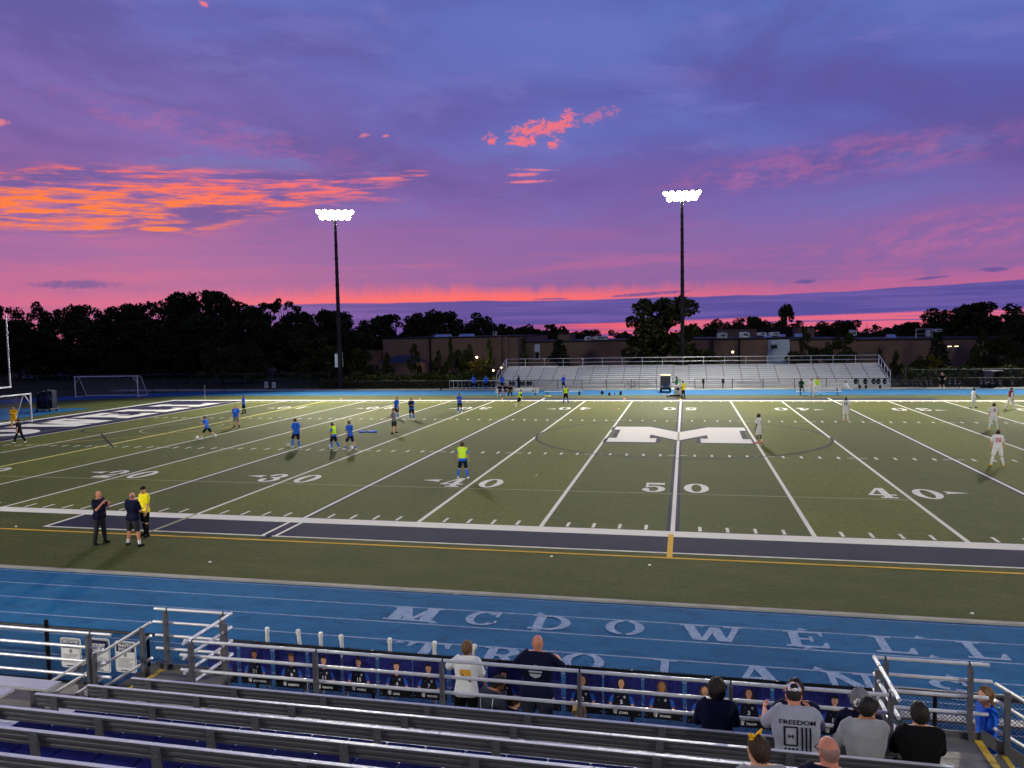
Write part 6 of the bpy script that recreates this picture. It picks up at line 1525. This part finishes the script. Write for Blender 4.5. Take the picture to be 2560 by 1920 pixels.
POSES = {
    'stand': {}, 'stand_look': dict(look=25, legL=(4, 6, 3), legR=(-4, 6, 6)), 'wide': dict(legL=(3, 11, 5), legR=(-1, 11, 4), armL=(6, 16, 14, 8), armR=(6, 16, 16, 8)),
    'stride': dict(legL=(24, 5, 8), legR=(-16, 5, 12), footR=18, armL=(-14, 10, 22, 4), armR=(20, 10, 26, 6), lean=4),
    'stride2': dict(legL=(-14, 5, 14), legR=(20, 5, 8), footL=18, armL=(18, 12, 24, 8), armR=(-12, 12, 22, 4), lean=3),
    'run': dict(legL=(34, 5, 18), legR=(-34, 6, 26), footR=45, armL=(-34, 14, 60, 4), armR=(30, 14, 70, 14), lean=14),
    'kick': dict(legL=(30, 6, 10), legR=(-6, 10, 30), footL=25, armL=(-24, 30, 30, 0), armR=(20, 32, 40, 0), lean=-8, side=-24),
    'ballfoot': dict(legL=(30, 6, 38), legR=(-2, 4, 3), footL=20, armL=(-6, 16, 20, 2), armR=(4, 18, 18, 4), nod=24, lean=4),
    'dribble': dict(legL=(20, 6, 34), legR=(-10, 5, 20), footR=24, armL=(-10, 20, 26, 4), armR=(18, 18, 30, 4), nod=22, lean=6),
    'crossed': dict(armL=(16, 10, 82, 62), armR=(14, 10, 86, 60), legL=(3, 7, 4), legR=(-1, 7, 4)),
    'crossed_wide': dict(armL=(12, 16, 84, 60), armR=(10, 16, 86, 58), legL=(3, 12, 4), legR=(-2, 12, 3)),
    'chest': dict(armL=(24, 12, 112, 38), armR=(30, 12, 118, 40), legL=(4, 5, 4), legR=(-3, 5, 4), look=-14),
    'hold': dict(armL=(20, 10, 66, 24), armR=(24, 10, 66, 22), nod=12, legL=(4, 8, 6), legR=(-4, 8, 4)),
    'hips': dict(armL=(-8, 34, 70, 50), armR=(-8, 34, 70, 50), legL=(4, 8, 4), legR=(-2, 8, 4)),
    'fence_lean': dict(armL=(38, 62, 44, 88), armR=(14, 16, 20, 8), legL=(2, 6, 4), legR=(-6, 6, 10), lean=10),
    'fence_arms': dict(armL=(36, 46, 62, 62), armR=(38, 44, 60, 60), legL=(2, 9, 4), legR=(-4, 9, 6), lean=9),
    'walk_down': dict(nod=30, look=-40, lean=8, legL=(14, 4, 6), legR=(-12, 4, 12), footR=14, armL=(-8, 9, 16, 4), armR=(10, 9, 24, 6)),
    'sit': dict(legL=(84, 7, 84), legR=(84, 7, 84), armL=(24, 12, 62, 22), armR=(24, 12, 62, 22), lean=6),
    'sit_fwd': dict(legL=(84, 10, 80), legR=(84, 10, 82), armL=(44, 18, 54, 16), armR=(44, 18, 54, 18), lean=20, nod=22),
    'sit_hunch': dict(legL=(82, 14, 84), legR=(82, 14, 84), armL=(40, 14, 50, 28), armR=(40, 14, 50, 28), lean=34, nod=10),
    'sit_turn': dict(legL=(84, 7, 84), legR=(84, 7, 84), armL=(20, 14, 62, 22), armR=(20, 14, 62, 22), lean=9, nod=18, look=-58),
    'sit_left': dict(legL=(84, 7, 84), legR=(84, 7, 84), armL=(20, 14, 62, 22), armR=(20, 14, 62, 22), lean=5, nod=6, look=34),
    'ground': dict(legL=(80, 16, 60), legR=(86, 20, 70), armL=(-30, 20, 10, 0), armR=(-28, 20, 10, 0), lean=-18, drop=-.12),
}
CL = {}
def cloth(name, c, var=.14):
    if name not in CL: CL[name] = mat('cloth_' + name, c, .85, 0, var, 7., .25, 22., .15)
    return CL[name]
cloth('royal', (34, 98, 214)); cloth('navy', (14, 19, 48)); cloth('black', (13, 13, 16)); cloth('white', (226, 228, 232), .06); cloth('lime', (206, 242, 60), .08); cloth('gold', (240, 184, 24), .1); cloth('yellow', (244, 230, 36), .08)
cloth('maroon', (110, 22, 38)); cloth('grey', (120, 120, 126)); cloth('charcoal', (46, 46, 52)); cloth('heather', (158, 160, 176), .08); cloth('palegrey', (150, 152, 158), .1); cloth('green', (60, 170, 74)); cloth('dkgreen', (22, 60, 40)); cloth('slate', (52, 56, 72)); cloth('orange', (246, 92, 70))
DARKEYE = mat('eye_dark', (22, 18, 18), .4); LIP = mat('lip', (150, 84, 78), .5)
NAMES = dict(tee='shirt', loose_tee='shirt', polo='shirt', long='sweater', bob='hair', buzz='hair', bun='hair', longhair='hair', fringe='hair', ankle_socks='socks', cap_back='cap')
def person(label, x, y, z, h, facing, pose, wear, skin=0, bulk=1., group=None, vox=None, sit_z=None):
    """facing: degrees, 0 looks to +Y (away from the camera), 90 to -X"""
    t = thing('person', label, 'person', (x, y, z), rad(facing), group); k = h / 1.75; t.scale = (k, k, k)
    J = skeleton(POSES[pose], bulk)
    if sit_z is not None: t.location.z = sit_z - (J['pelvis'][2] - .10) * k
    def put(what, m, name=None):
        me = item(pose, what, bulk, vox); o = bpy.data.objects.new(name or NAMES.get(what, what), me); C.objects.link(o); o.parent = t
        if not me.materials:
            for _ in range(3 if what == 'body' else 1): me.materials.append(None)
        for i, mm in enumerate((m, DARKEYE, LIP) if what == 'body' else (m,)): o.material_slots[i].link = 'OBJECT'; o.material_slots[i].material = mm
        return o
    put('body', SKINS[skin], 'body'); out = {}
    for what, m in wear: out[what] = put(what, CL[m] if m in CL else HAIRS[m])
    t['_pose'] = pose; del t['_pose']
    return t, out, J, k
def print_on(t, o, J, polys, m, name='print', front=False, z0=0., seg=True):
    """lays flat shapes (x right as seen, z up, metres from the neck base) onto the garment's back"""
    me = o.data; tree_ = BVHTree.FromPolygons([v.co for v in me.vertices], [tuple(p.vertices) for p in me.polygons])
    c = J['neck']; rt, up, fw = J['rs'], J['up'], J['fw']; sg = 1 if front else -1
    b = MB()
    for i, q in enumerate(polys):
        vs = []
        for px, pz in q:
            o_ = Vector(c + rt * px * (-sg) + up * pz + fw * sg * .6); hit = tree_.ray_cast(o_, Vector(fw * -sg), 1.2)
            p_ = hit[0] if hit[0] else Vector(c + rt * px * (-sg) + up * pz)
            vs.append(p_ + Vector(fw * sg) * (.006 + .0003 * (i % 7)))
        b.add(vs, [tuple(range(len(vs)))])
    return b.build(name, m, parent=t, fix=False)
def text_polys(txt, h, x=0., z=0., bold=.03, wide=1.):
    v, f = text_mesh(txt, h, bold); return [[(x + v[i][0] * wide, z + v[i][1]) for i in q] for q in f]
def bars(x0, z0, x1, z1, n=4): return [[(x0 + (x1 - x0) * k / n, z0), (x0 + (x1 - x0) * (k + 1) / n, z0), (x0 + (x1 - x0) * (k + 1) / n, z1), (x0 + (x1 - x0) * k / n, z1)] for k in range(n)]
def vbars(x0, z0, x1, z1, n=8): return [[(x0, z0 + (z1 - z0) * k / n), (x1, z0 + (z1 - z0) * k / n), (x1, z0 + (z1 - z0) * (k + 1) / n), (x0, z0 + (z1 - z0) * (k + 1) / n)] for k in range(n)]
RED = cloth('red_print', (190, 30, 60)); INKB = cloth('ink_print', (24, 24, 34))
GZ = .013
HOME = [('tee', 'royal'), ('shorts', 'navy'), ('socks', 'royal'), ('shoes', 'white')]
AWAY = [('tee', 'white'), ('shorts', 'white'), ('socks', 'white')]
HG, AG = 'home players in blue warming up', 'visiting players in white'
def P_(label, x, y, h, fc, pose, wear, skin=0, bulk=1., group=None): return person(label, x, y, GZ, h, fc, pose, wear, skin, bulk, group)
P_('goalkeeper in full yellow kit standing in front of the left goal', -51.88, 24.76, 1.75, -150, 'crossed', [('long', 'gold'), ('shorts', 'gold'), ('socks', 'gold'), ('shoes', 'orange'), ('hair', 'dark')])
P_('person in black with big white shoes striding by the left end zone', -43.84, 17.24, 1.68, 100, 'stride', [('tee', 'black'), ('trousers', 'black'), ('shoes', 'white'), ('hair', 'dark')])
P_('blue shirted player dribbling a ball to the left at a run', -31.4, 20.09, 1.66, 95, 'run', [('tee', 'royal'), ('shorts', 'black'), ('ankle_socks', 'white'), ('shoes', 'white'), ('hair', 'dark')], 0, 1., HG)
t, o, J, k = P_('heavy coach in blue shirt and grey shorts facing the camera', -33.09, 26.31, 1.72, 178, 'wide', [('loose_tee', 'royal'), ('shorts', 'grey'), ('ankle_socks', 'black'), ('shoes', 'black'), ('buzz', 'light')], 3, 1.22)
print_on(t, o['loose_tee'], J, bars(-.10, -.15, .06, -.19) + bars(.03, -.06, .09, -.13), BAN['white'], front=True)
P_('slim blue shirted player nearest the far left corner', -38.42, 35.99, 1.66, 100, 'stand_look', [('tee', 'royal'), ('shorts', 'black'), ('socks', 'navy'), ('shoes', 'black'), ('hair', 'dark')], 0, 1., HG)
t, o, J, k = P_('blue shirted player resting one foot on a ball', -22.93, 16.7, 1.83, 62, 'ballfoot', HOME + [('hair', 'brown')], 0, 1., HG); print_on(t, o['tee'], J, text_polys('7', .12, 0, -.24), INKB)
P_('small curly haired player in a yellow bib pushing a ball left', -20.46, 16.74, 1.64, 82, 'dribble', HOME + [('bib', 'lime'), ('hair', 'dark')], 1, 1., HG)
t, o, J, k = P_('blue shirted player in white boots looking left with a ball at his feet', -19.28, 16.48, 1.79, 68, 'stride', [('tee', 'royal'), ('shorts', 'navy'), ('ankle_socks', 'royal'), ('shoes', 'white'), ('hair', 'dark')], 0, 1.03, HG); print_on(t, o['tee'], J, text_polys('8', .12, 0, -.24), INKB)
P_('fair haired blue player holding something yellow behind the man in grey', -22.62, 32.98, 1.76, 150, 'stand', HOME + [('hair', 'light')], 0, 1., HG)
P_('fair haired player in navy top with blue sleeves and crossed arms', -21.02, 32.08, 1.78, 172, 'crossed', [('tee', 'royal'), ('bib', 'navy'), ('shorts', 'navy'), ('socks', 'royal'), ('shoes', 'white'), ('hair', 'light')], 0, 1., HG)
t, o, J, k = P_('coach in grey shirt and dark shorts holding a ball', -19.34, 23.9, 1.78, 82, 'hold', [('tee', 'grey'), ('shorts', 'charcoal'), ('shoes', 'black'), ('hair', 'light')], 3)
hb = J['wrL'] * .5 + J['wrR'] * .5 + (J['hdL'] + J['hdR']) * .07
wp = Vector((-19.34, 23.9, GZ)) + Matrix.Rotation(rad(82), 3, 'Z') @ Vector(hb * k); ball(wp.x, wp.y, wp.z - .112, 'soccer ball held in the hands of the man in grey')
P_('blue shirted player standing with crossed arms by the far 30 yard line', -18.64, 37.61, 1.68, 176, 'crossed', HOME + [('hair', 'dark')], 1, 1., HG)
t, o, J, k = P_('player in a bright yellow bib standing with his back turned on the near 40', -9.89, 8.44, 1.74, 2, 'wide', HOME + [('bib', 'lime'), ('hair', 'brown')], 0, 1., HG)
P_('player in a yellow bib leaning over to strike a ball at the far sideline', -14.5, 43.11, 1.68, 110, 'kick', [('tee', 'navy'), ('bib', 'lime'), ('shorts', 'navy'), ('shoes', 'white'), ('hair', 'dark')], 0, 1., HG)
P_('player in a yellow bib facing the camera at the far sideline', -10.71, 46.47, 1.68, 178, 'wide', [('tee', 'navy'), ('bib', 'lime'), ('shorts', 'navy'), ('socks', 'royal'), ('shoes', 'black'), ('hair', 'dark')], 1, 1., HG)
P_('blue shirted figure leaning on the far fence behind the yellow bib player', -13.5, 63.2, 1.72, 170, 'stand', HOME + [('hair', 'dark')], 0, 1., HG)
t, o, J, k = P_('dark skinned player in white with a black arm sleeve beside the big letter', 4.69, 21.3, 1.76, 60, 'stand_look', [('tee', 'white'), ('shorts', 'white'), ('ankle_socks', 'white'), ('shoes', 'orange'), ('hair', 'dark')], 2, 1., AG); print_on(t, o['tee'], J, text_polys('5', .16, 0, -.26), INKB)
t, o, J, k = P_('player in white numbered 14 seen from behind near the far hash', 11.7, 32.77, 1.74, -24, 'stand_look', AWAY + [('shoes', 'orange'), ('hair', 'dark')], 0, 1., AG); print_on(t, o['tee'], J, text_polys('14', .17, 0, -.27) + bars(-.11, -.07, .11, -.10), INKB)
P_('dark skinned player in white walking right near the far sideline', 23.25, 42.73, 1.68, -80, 'stride', AWAY + [('shoes', 'black'), ('hair', 'dark')], 2, 1., AG)
t, o, J, k = P_('player in white numbered 3 seen from behind', 19.83, 28.64, 1.73, -6, 'wide', AWAY + [('shoes', 'gold'), ('hair', 'dark')], 0, 1., AG); print_on(t, o['tee'], J, text_polys('3', .18, 0, -.27) + bars(-.09, -.07, .09, -.09), RED)
t, o, J, k = P_('player in white numbered 26 in red seen from behind', 15.12, 14.64, 1.75, -8, 'wide', AWAY + [('shoes', 'gold'), ('hair', 'brown')], 0, 1., AG); print_on(t, o['tee'], J, text_polys('26', .18, 0, -.29) + bars(-.11, -.08, .11, -.105), RED)
P_('player in a maroon bib over white walking at the right edge', 25.73, 42.07, 1.72, -84, 'stride2', [('long', 'white'), ('bib', 'maroon'), ('shorts', 'white'), ('socks', 'white'), ('shoes', 'white'), ('hair', 'dark')], 1, 1., AG)
# the three on the near sideline
t, o, J, k = person('bald officer in black polo and grey trousers with hands at his collar', -18.91, -4.45, GZ, 1.82, -92, 'chest', [('polo', 'navy'), ('trousers', 'charcoal'), ('shoes', 'black')], 3, 1.16, vox=.016)
def carry(t, k, c, d, m, name, ell=False):
    b = MB()
    b.box(c, d, bev=.01); return b.build(name, m, parent=t)
carry(t, k, (.17, .06, .97), (.05, .12, .16), BLACK, 'holster'); carry(t, k, (-.15, .08, 1.0), (.05, .08, .1), BLACK, 'pouch')
b = MB(); J_ = J['pelvis'] + J['up'] * .06; b.torus(Vector(J_), .175, .022, 'z', 20, 5); b.build('belt', BLACK, parent=t)
person('bald man in navy polo and dark shorts seen from behind on the sideline', -17.58, -4.48, GZ, 1.82, -4, 'crossed_wide', [('polo', 'navy'), ('shorts', 'charcoal'), ('ankle_socks', 'white'), ('shoes', 'black'), ('fringe', 'stubble')], 3, 1.2, vox=.016)
person('referee in yellow shirt and black cap facing the two bald men', -18.05, -3.30, GZ, 1.76, 160, 'stand_look', [('tee', 'yellow'), ('shorts', 'black'), ('socks', 'black'), ('shoes', 'black'), ('cap', 'black')], 0, 1.03, vox=.016)
# far touchline people
P_('referee in yellow shirt standing beside the white box cart', .23, 51.2, 1.76, 60, 'hips', [('tee', 'yellow'), ('shorts', 'black'), ('socks', 'black'), ('shoes', 'black'), ('cap', 'black')], 2)
P_('person in a green vest reaching down behind the white box cart', -.45, 57.26, 1.86, 85, 'hold', [('tee', 'slate'), ('bib', 'green'), ('trousers', 'navy'), ('shoes', 'black'), ('hair', 'dark')], 2)
SG = 'home squad at the far bench'
for lab, x in (('seated player in navy, left of two on the home bench', -19.25), ('seated player in navy, right of two on the home bench', -18.62)):
    person(lab, x, 55.22, 0, 1.74, 178, 'sit', [('tee', 'navy'), ('shorts', 'navy'), ('ankle_socks', 'white'), ('shoes', 'white'), ('hair', 'dark')], 0, 1., SG, sit_z=.42)
person('hunched person in black at the end of the seated group', -18.05, 55.2, 0, 1.76, 180, 'sit_hunch', [('long', 'black'), ('trousers', 'black'), ('shoes', 'black'), ('hair', 'dark')], 1, 1.1, SG, sit_z=.42)
for lab, x, y, pz, fc in (('blue shirted player standing at the silver barrier, left one', -24.4, 63.1, 'stand', 4), ('blue shirted player bending at the silver barrier, middle one', -22.9, 63.1, 'hold', -6), ('blue shirted player standing right behind the seated navy players', -20.9, 63.1, 'stand_look', 8)):
    P_(lab, x, y, 1.76, fc, pz, HOME + [('hair', 'dark')], 0, 1., SG)
P_('person in dark navy standing on the path before the far bleachers', -18.9, 63.3, 1.74, 90, 'hold', [('long', 'navy'), ('trousers', 'navy'), ('shoes', 'black'), ('hair', 'dark')], 1, 1., SG)
VG = 'visitors at the far right bench'
person('person in green shirt perched on the left end of the visitors bench', 11.75, 55.35, 0, 1.72, 186, 'sit', [('tee', 'dkgreen'), ('shorts', 'black'), ('shoes', 'black'), ('hair', 'dark')], 2, 1., VG, sit_z=.80)
P_('player in white standing before the visitors bench with head bowed', 12.61, 54.4, 1.72, 130, 'hold', AWAY + [('shoes', 'white'), ('hair', 'dark')], 0, 1., VG)
P_('player in yellow bib over white sleeves standing at the visitors bench', 13.35, 55.9, 1.74, 176, 'wide', [('long', 'white'), ('bib', 'lime'), ('shorts', 'white'), ('socks', 'white'), ('shoes', 'black'), ('hair', 'dark')], 0, 1., VG)
P_('player in white sitting on the ground against the far fence', 17.6, 63.0, 1.72, -120, 'ground', AWAY + [('shoes', 'black'), ('hair', 'dark')], 0, 1., VG)
P_('person in black shorts kit standing among the bags at far right', 26.98, 63.3, 1.70, 172, 'hips', [('tee', 'black'), ('shorts', 'black'), ('ankle_socks', 'white'), ('shoes', 'white'), ('hair', 'light')], 0, 1., VG)

# ------------------------------------------------------------------ spectators of the near stand
FINE = .013
def sit(label, x, row, h, fc, pose, wear, skin=0, bulk=1., dy=.17): return person(label, x, RY(row) + dy, 0, h, fc, pose, wear, skin, bulk, None, FINE, RZ(row) - .36 + .01)
t, o, J, k = person('boy in white graphic shirt leaning one arm on the fence', -3.16, -14.47, .004, 1.72, 4, 'fence_lean', [('loose_tee', 'white'), ('shorts', 'black'), ('ankle_socks', 'white'), ('shoes', 'grey'), ('hair', 'light')], 1, .96, None, FINE)
ORN = cloth('gold_print', (222, 160, 52)); OLV = cloth('olive_print', (84, 84, 62))
print_on(t, o['loose_tee'], J, bars(-.09, -.22, .09, -.16, 6) + bars(-.085, -.28, .10, -.22, 6) + bars(-.05, -.33, .10, -.28, 5), ORN)
print_on(t, o['loose_tee'], J, [[(-.10 + .035 * i, -.20 - .03 * i), (-.06 + .035 * i, -.20 - .03 * i), (-.02 + .035 * i, -.245 - .03 * i), (-.06 + .035 * i, -.245 - .03 * i)] for i in range(5)], OLV, 'print')
b = [[(-.07 + .03 * i + a * .02, -.205 - .026 * i + c * .02) for a, c in ((0, 0), (.9, .2), (1., .9), (.1, .7))] for i in range(5)]; print_on(t, o['loose_tee'], J, b, BAN['white'], 'print')
t, o, J, k = person('bald man in navy shirt with a round white print at the fence', -1.95, -14.50, .004, 1.93, 0, 'fence_arms', [('loose_tee', 'navy'), ('shorts', 'slate'), ('ankle_socks', 'white'), ('shoes', 'black')], 3, 1.22, None, FINE)
disc = []
for i in range(9):
    z0, z1 = -.32 + .022 * i, -.32 + .022 * (i + 1)
    w0, w1 = (math.sqrt(max(0, .0098 - (z + .22) ** 2)) for z in (z0, z1))
    if i in (3, 5): continue
    disc += [[(-w0, z0), (0, z0), (0, z1), (-w1, z1)], [(0, z0), (w0, z0), (w1, z1), (0, z1)]]
print_on(t, o['loose_tee'], J, disc, cloth('silver_print', (176, 186, 198), .15))
def glasses(t, J, k):
    H, f, u, r = J['head'], J['hf'], J['hu'], J['hr']; b = MB()
    for s in (-1, 1):
        b.tube([Vector(H + r * s * .088 - f * .01 + u * .018), Vector(H + r * s * .078 + f * .09 + u * .016)], .005, 5)
        c = H + r * s * .034 + f * .104 + u * .010
        pts = [Vector(c + r * .026 * math.cos(a) + u * .019 * math.sin(a)) for a in [2 * PI * i / 10 for i in range(11)]]; b.tube(pts, .003, 4)
    b.tube([Vector(H - r * .01 + f * .106 + u * .014), Vector(H + r * .01 + f * .106 + u * .014)], .003, 4)
    return b.build('glasses', BLACK, parent=t)
glasses(t, J, k)
J2 = J; b = MB(); b.torus(Vector(J['neck'] + J['up'] * .012), .062, .012, 'z', 18, 5); b.build('collar', CL['white'], parent=t)
t, o, J, k = person('bearded man in grey and navy jacket walking below the rail with head bowed', -2.47, -15.55, .004, 1.72, -30, 'walk_down', [('long', 'slate'), ('trousers', 'navy'), ('shoes', 'black'), ('hair', 'dark')], 1, 1.05, None, FINE)
print_on(t, o['long'], J, vbars(-.13, -.36, -.12, -.04, 8) + vbars(.12, -.36, .13, -.04, 8), BAN['white'], 'piping')
b = MB(); H = J['head']; b.ell(Vector(H - J['hu'] * .075 + J['hf'] * .045), (.058, .055, .045), 10, 7); b.build('beard', HAIRS['dark'], parent=t, smooth=True)
person('dark haired child walking just ahead of the bearded man', -2.20, -15.5, .004, 1.40, -30, 'walk_down', [('tee', 'navy'), ('shorts', 'black'), ('shoes', 'white'), ('hair', 'brown')], 0, .95, None, FINE)
person('blond child walking under the rail near a banner numbered 2', -1.08, -15.75, .004, 1.50, 30, 'stand_look', [('tee', 'navy'), ('shorts', 'black'), ('shoes', 'white'), ('bob', 'blond')], 0, .95, None, FINE)
t, o, J, k = sit('dark haired woman in navy sweater with a white collar', .82, 1, 1.70, 2, 'sit', [('long', 'navy'), ('trousers', 'charcoal'), ('shoes', 'black'), ('bob', 'dark')], 0, 1.06)
b = MB(); b.torus(Vector(J['neck'] + J['up'] * .004), .066, .013, 'z', 20, 5); b.build('collar', CL['white'], parent=t)
sit('black haired man in dark navy jacket in the front row', 1.76, 1, 1.84, 6, 'sit', [('long', 'navy'), ('trousers', 'charcoal'), ('shoes', 'black'), ('hair', 'dark')], 1, 1.18)
t, o, J, k = sit('man in heather grey freedom shirt and patterned cap, leaning forward', 1.66, 2, 1.84, 2, 'sit_fwd', [('loose_tee', 'heather'), ('trousers', 'charcoal'), ('shoes', 'black'), ('buzz', 'dark'), ('cap_back', 'white')], 3, 1.22, .20)
pr_ = text_polys('FREEDOM', .036, 0, -.135, .02, 1.15)
pr_ += bars(-.105, -.165, .0, -.152, 3) + bars(-.105, -.315, .0, -.302, 3) + vbars(-.105, -.302, -.092, -.165, 4) + vbars(-.013, -.302, .0, -.165, 4)
for i in range(3): pr_ += vbars(.022 + .030 * i, -.42, .036 + .030 * i, -.155, 9)
for i in range(4): pr_ += vbars(-.100 + .028 * i, -.42, -.086 + .028 * i, -.33, 4)
pr_ += [[(-.070, -.222), (-.060, -.222), (-.060, -.248), (-.070, -.248)], [(-.045, -.222), (-.035, -.222), (-.035, -.248), (-.045, -.248)], [(-.062, -.231), (-.043, -.231), (-.043, -.239), (-.062, -.239)], [(-.076, -.216), (-.066, -.222), (-.070, -.226)], [(-.029, -.216), (-.039, -.222), (-.035, -.226)], [(-.076, -.254), (-.066, -.248), (-.070, -.244)], [(-.029, -.254), (-.039, -.248), (-.035, -.244)]]
print_on(t, o['loose_tee'], J, [[(a * 1.4, -.085 + (b + .10) * 1.22) for a, b in q] for q in pr_], INKB, 'shirt_print')
H = J['head']; rr = random.Random(9); capb = MB(); cm = o['cap_back'].data; tr_c = BVHTree.FromPolygons([v.co for v in cm.vertices], [tuple(p.vertices) for p in cm.polygons])
cols = [cloth('cap_orange', (240, 150, 60)), cloth('cap_navy', (20, 24, 60)), cloth('cap_lilac', (150, 140, 190))]
for kk in range(60):
    a = rr.uniform(0, 2 * PI); e_ = rr.uniform(.1, 1.5); d_ = np.array([math.cos(a) * math.cos(e_), math.sin(a) * math.cos(e_), math.sin(e_)]); d_ = headR(J) @ d_
    c0 = H + J['hu'] * .03; hit = tr_c.ray_cast(Vector(c0 + d_ * .4), Vector(-d_), .6)
    if not hit[0]: continue
    n_ = hit[1]; s1 = n_.orthogonal().normalized(); s2 = n_.cross(s1); q = rr.uniform(.012, .024)
    capb.add([hit[0] + n_ * (.003 + .0002 * kk) + (s1 * math.cos(w) * q + s2 * math.sin(w) * q * rr.uniform(.4, 1.)) for w in (0, 1.2, 2.4, 3.6, 4.9)], [(0, 1, 2, 3, 4)], kk % 3)
capb.build('cap_pattern', cols, parent=t, fix=False)
M_ = Matrix([[*J['hr']], [*J['hf']], [*J['hu']]]).transposed()
MB().box(Vector(H - J['hf'] * .108 + J['hu'] * .048), (.085, .012, .022), mat=M_, bev=.004).build('cap_strap', CL['gold'], parent=t); MB().ell(Vector(H - J['hf'] * .100 + J['hu'] * .082), (.042, .014, .034), 10, 6, R=M_).build('cap_opening', BLACK, parent=t)
b = MB(); b.torus(Vector(J['neck'] + J['up'] * .02), .064, .003, 'z', 24, 4); b.build('necklace', CL['gold'], parent=t)
sit('grey haired spectator in navy, half hidden behind the dark haired woman with a clip', 2.48, 1, 1.70, -6, 'sit', [('long', 'navy'), ('trousers', 'charcoal'), ('shoes', 'black'), ('bob', 'grey')], 0, 1.08)
t, o, J, k = sit('woman in pale grey sweatshirt with a white claw clip in dark hair', 2.37, 2, 1.74, 4, 'sit_turn', [('long', 'palegrey'), ('trousers', 'charcoal'), ('shoes', 'white'), ('bun', 'dark')], 1, 1.1)
H = J['head']; M_ = Matrix([[*J['hf']], [*J['hr']], [*J['hu']]]).transposed(); c = Vector(H - J['hf'] * .135 + J['hu'] * .03 - J['hr'] * .02); b = MB()
for dx_, dz_, w_, h_ in ((0, .038, .06, .012), (0, -.038, .06, .012), (-.026, 0, .012, .075), (.026, 0, .012, .075), (-.045, 0, .03, .03)): b.box(c + M_ @ Vector((dx_, -.03, dz_)), (w_, .012, h_), mat=M_)
b.build('hair_clip', WHITE_PLASTIC, parent=t)
MB().ell(Vector(H + J['hr'] * .084 - J['hu'] * .045), (.008, .008, .010), 8, 5).build('earring', WHITE_PLASTIC, parent=t)
sit('teenage boy in plain black shirt at the right end of the second row', 2.92, 2, 1.72, 2, 'sit_fwd' if False else 'sit', [('loose_tee', 'black'), ('shorts', 'black'), ('shoes', 'white'), ('hair', 'dark')], 0, 1.02)
t, o, J, k = sit('brown haired person with a bright yellow bow, close to the camera', 1.05, 5, 1.60, 14, 'sit_left', [('long', 'palegrey'), ('trousers', 'navy'), ('shoes', 'white'), ('hair', 'brown')], 0, .98)
H = J['head']; b = MB(); c = H + J['hu'] * .135 - J['hf'] * .0
b.tube([Vector(c - J['hr'] * .005), Vector(c + J['hr'] * .05 + J['hu'] * .012), Vector(c + J['hr'] * .09 + J['hu'] * .035)], [.012, .018, .006], 6); b.tube([Vector(c), Vector(c + J['hr'] * .05 - J['hu'] * .004), Vector(c + J['hr'] * .075 - J['hu'] * .02)], [.012, .016, .004], 6)
b.tube([Vector(c), Vector(c - J['hr'] * .055 + J['hu'] * .01), Vector(c - J['hr'] * .085 + J['hu'] * .04)], [.012, .022, .016], 6); b.tube([Vector(c), Vector(c - J['hr'] * .05 - J['hu'] * .012), Vector(c - J['hr'] * .085 - J['hu'] * .005)], [.012, .016, .01], 6)
b.build('hair_bow', CL['gold'], parent=t, smooth=True)
t, o, J, k = sit('balding man in glasses, nearest to the camera at lower right', 1.56, 5, 1.70, -14, 'sit_left', [('polo', 'navy'), ('trousers', 'charcoal'), ('shoes', 'black'), ('fringe', 'stubble')], 3, 1.1); glasses(t, J, k)
person('girl in royal blue with braided hair standing by the right stairs', 4.60, -14.75, .004, 1.75, 85, 'stand_look', [('tee', 'royal'), ('shorts', 'black'), ('shoes', 'white'), ('longhair', 'light')], 0, .96, None, FINE)
for o in bpy.data.objects:
    if o.type == 'MESH' and o.name.startswith('body') and o.parent and len(o.data.materials) < 3: pass
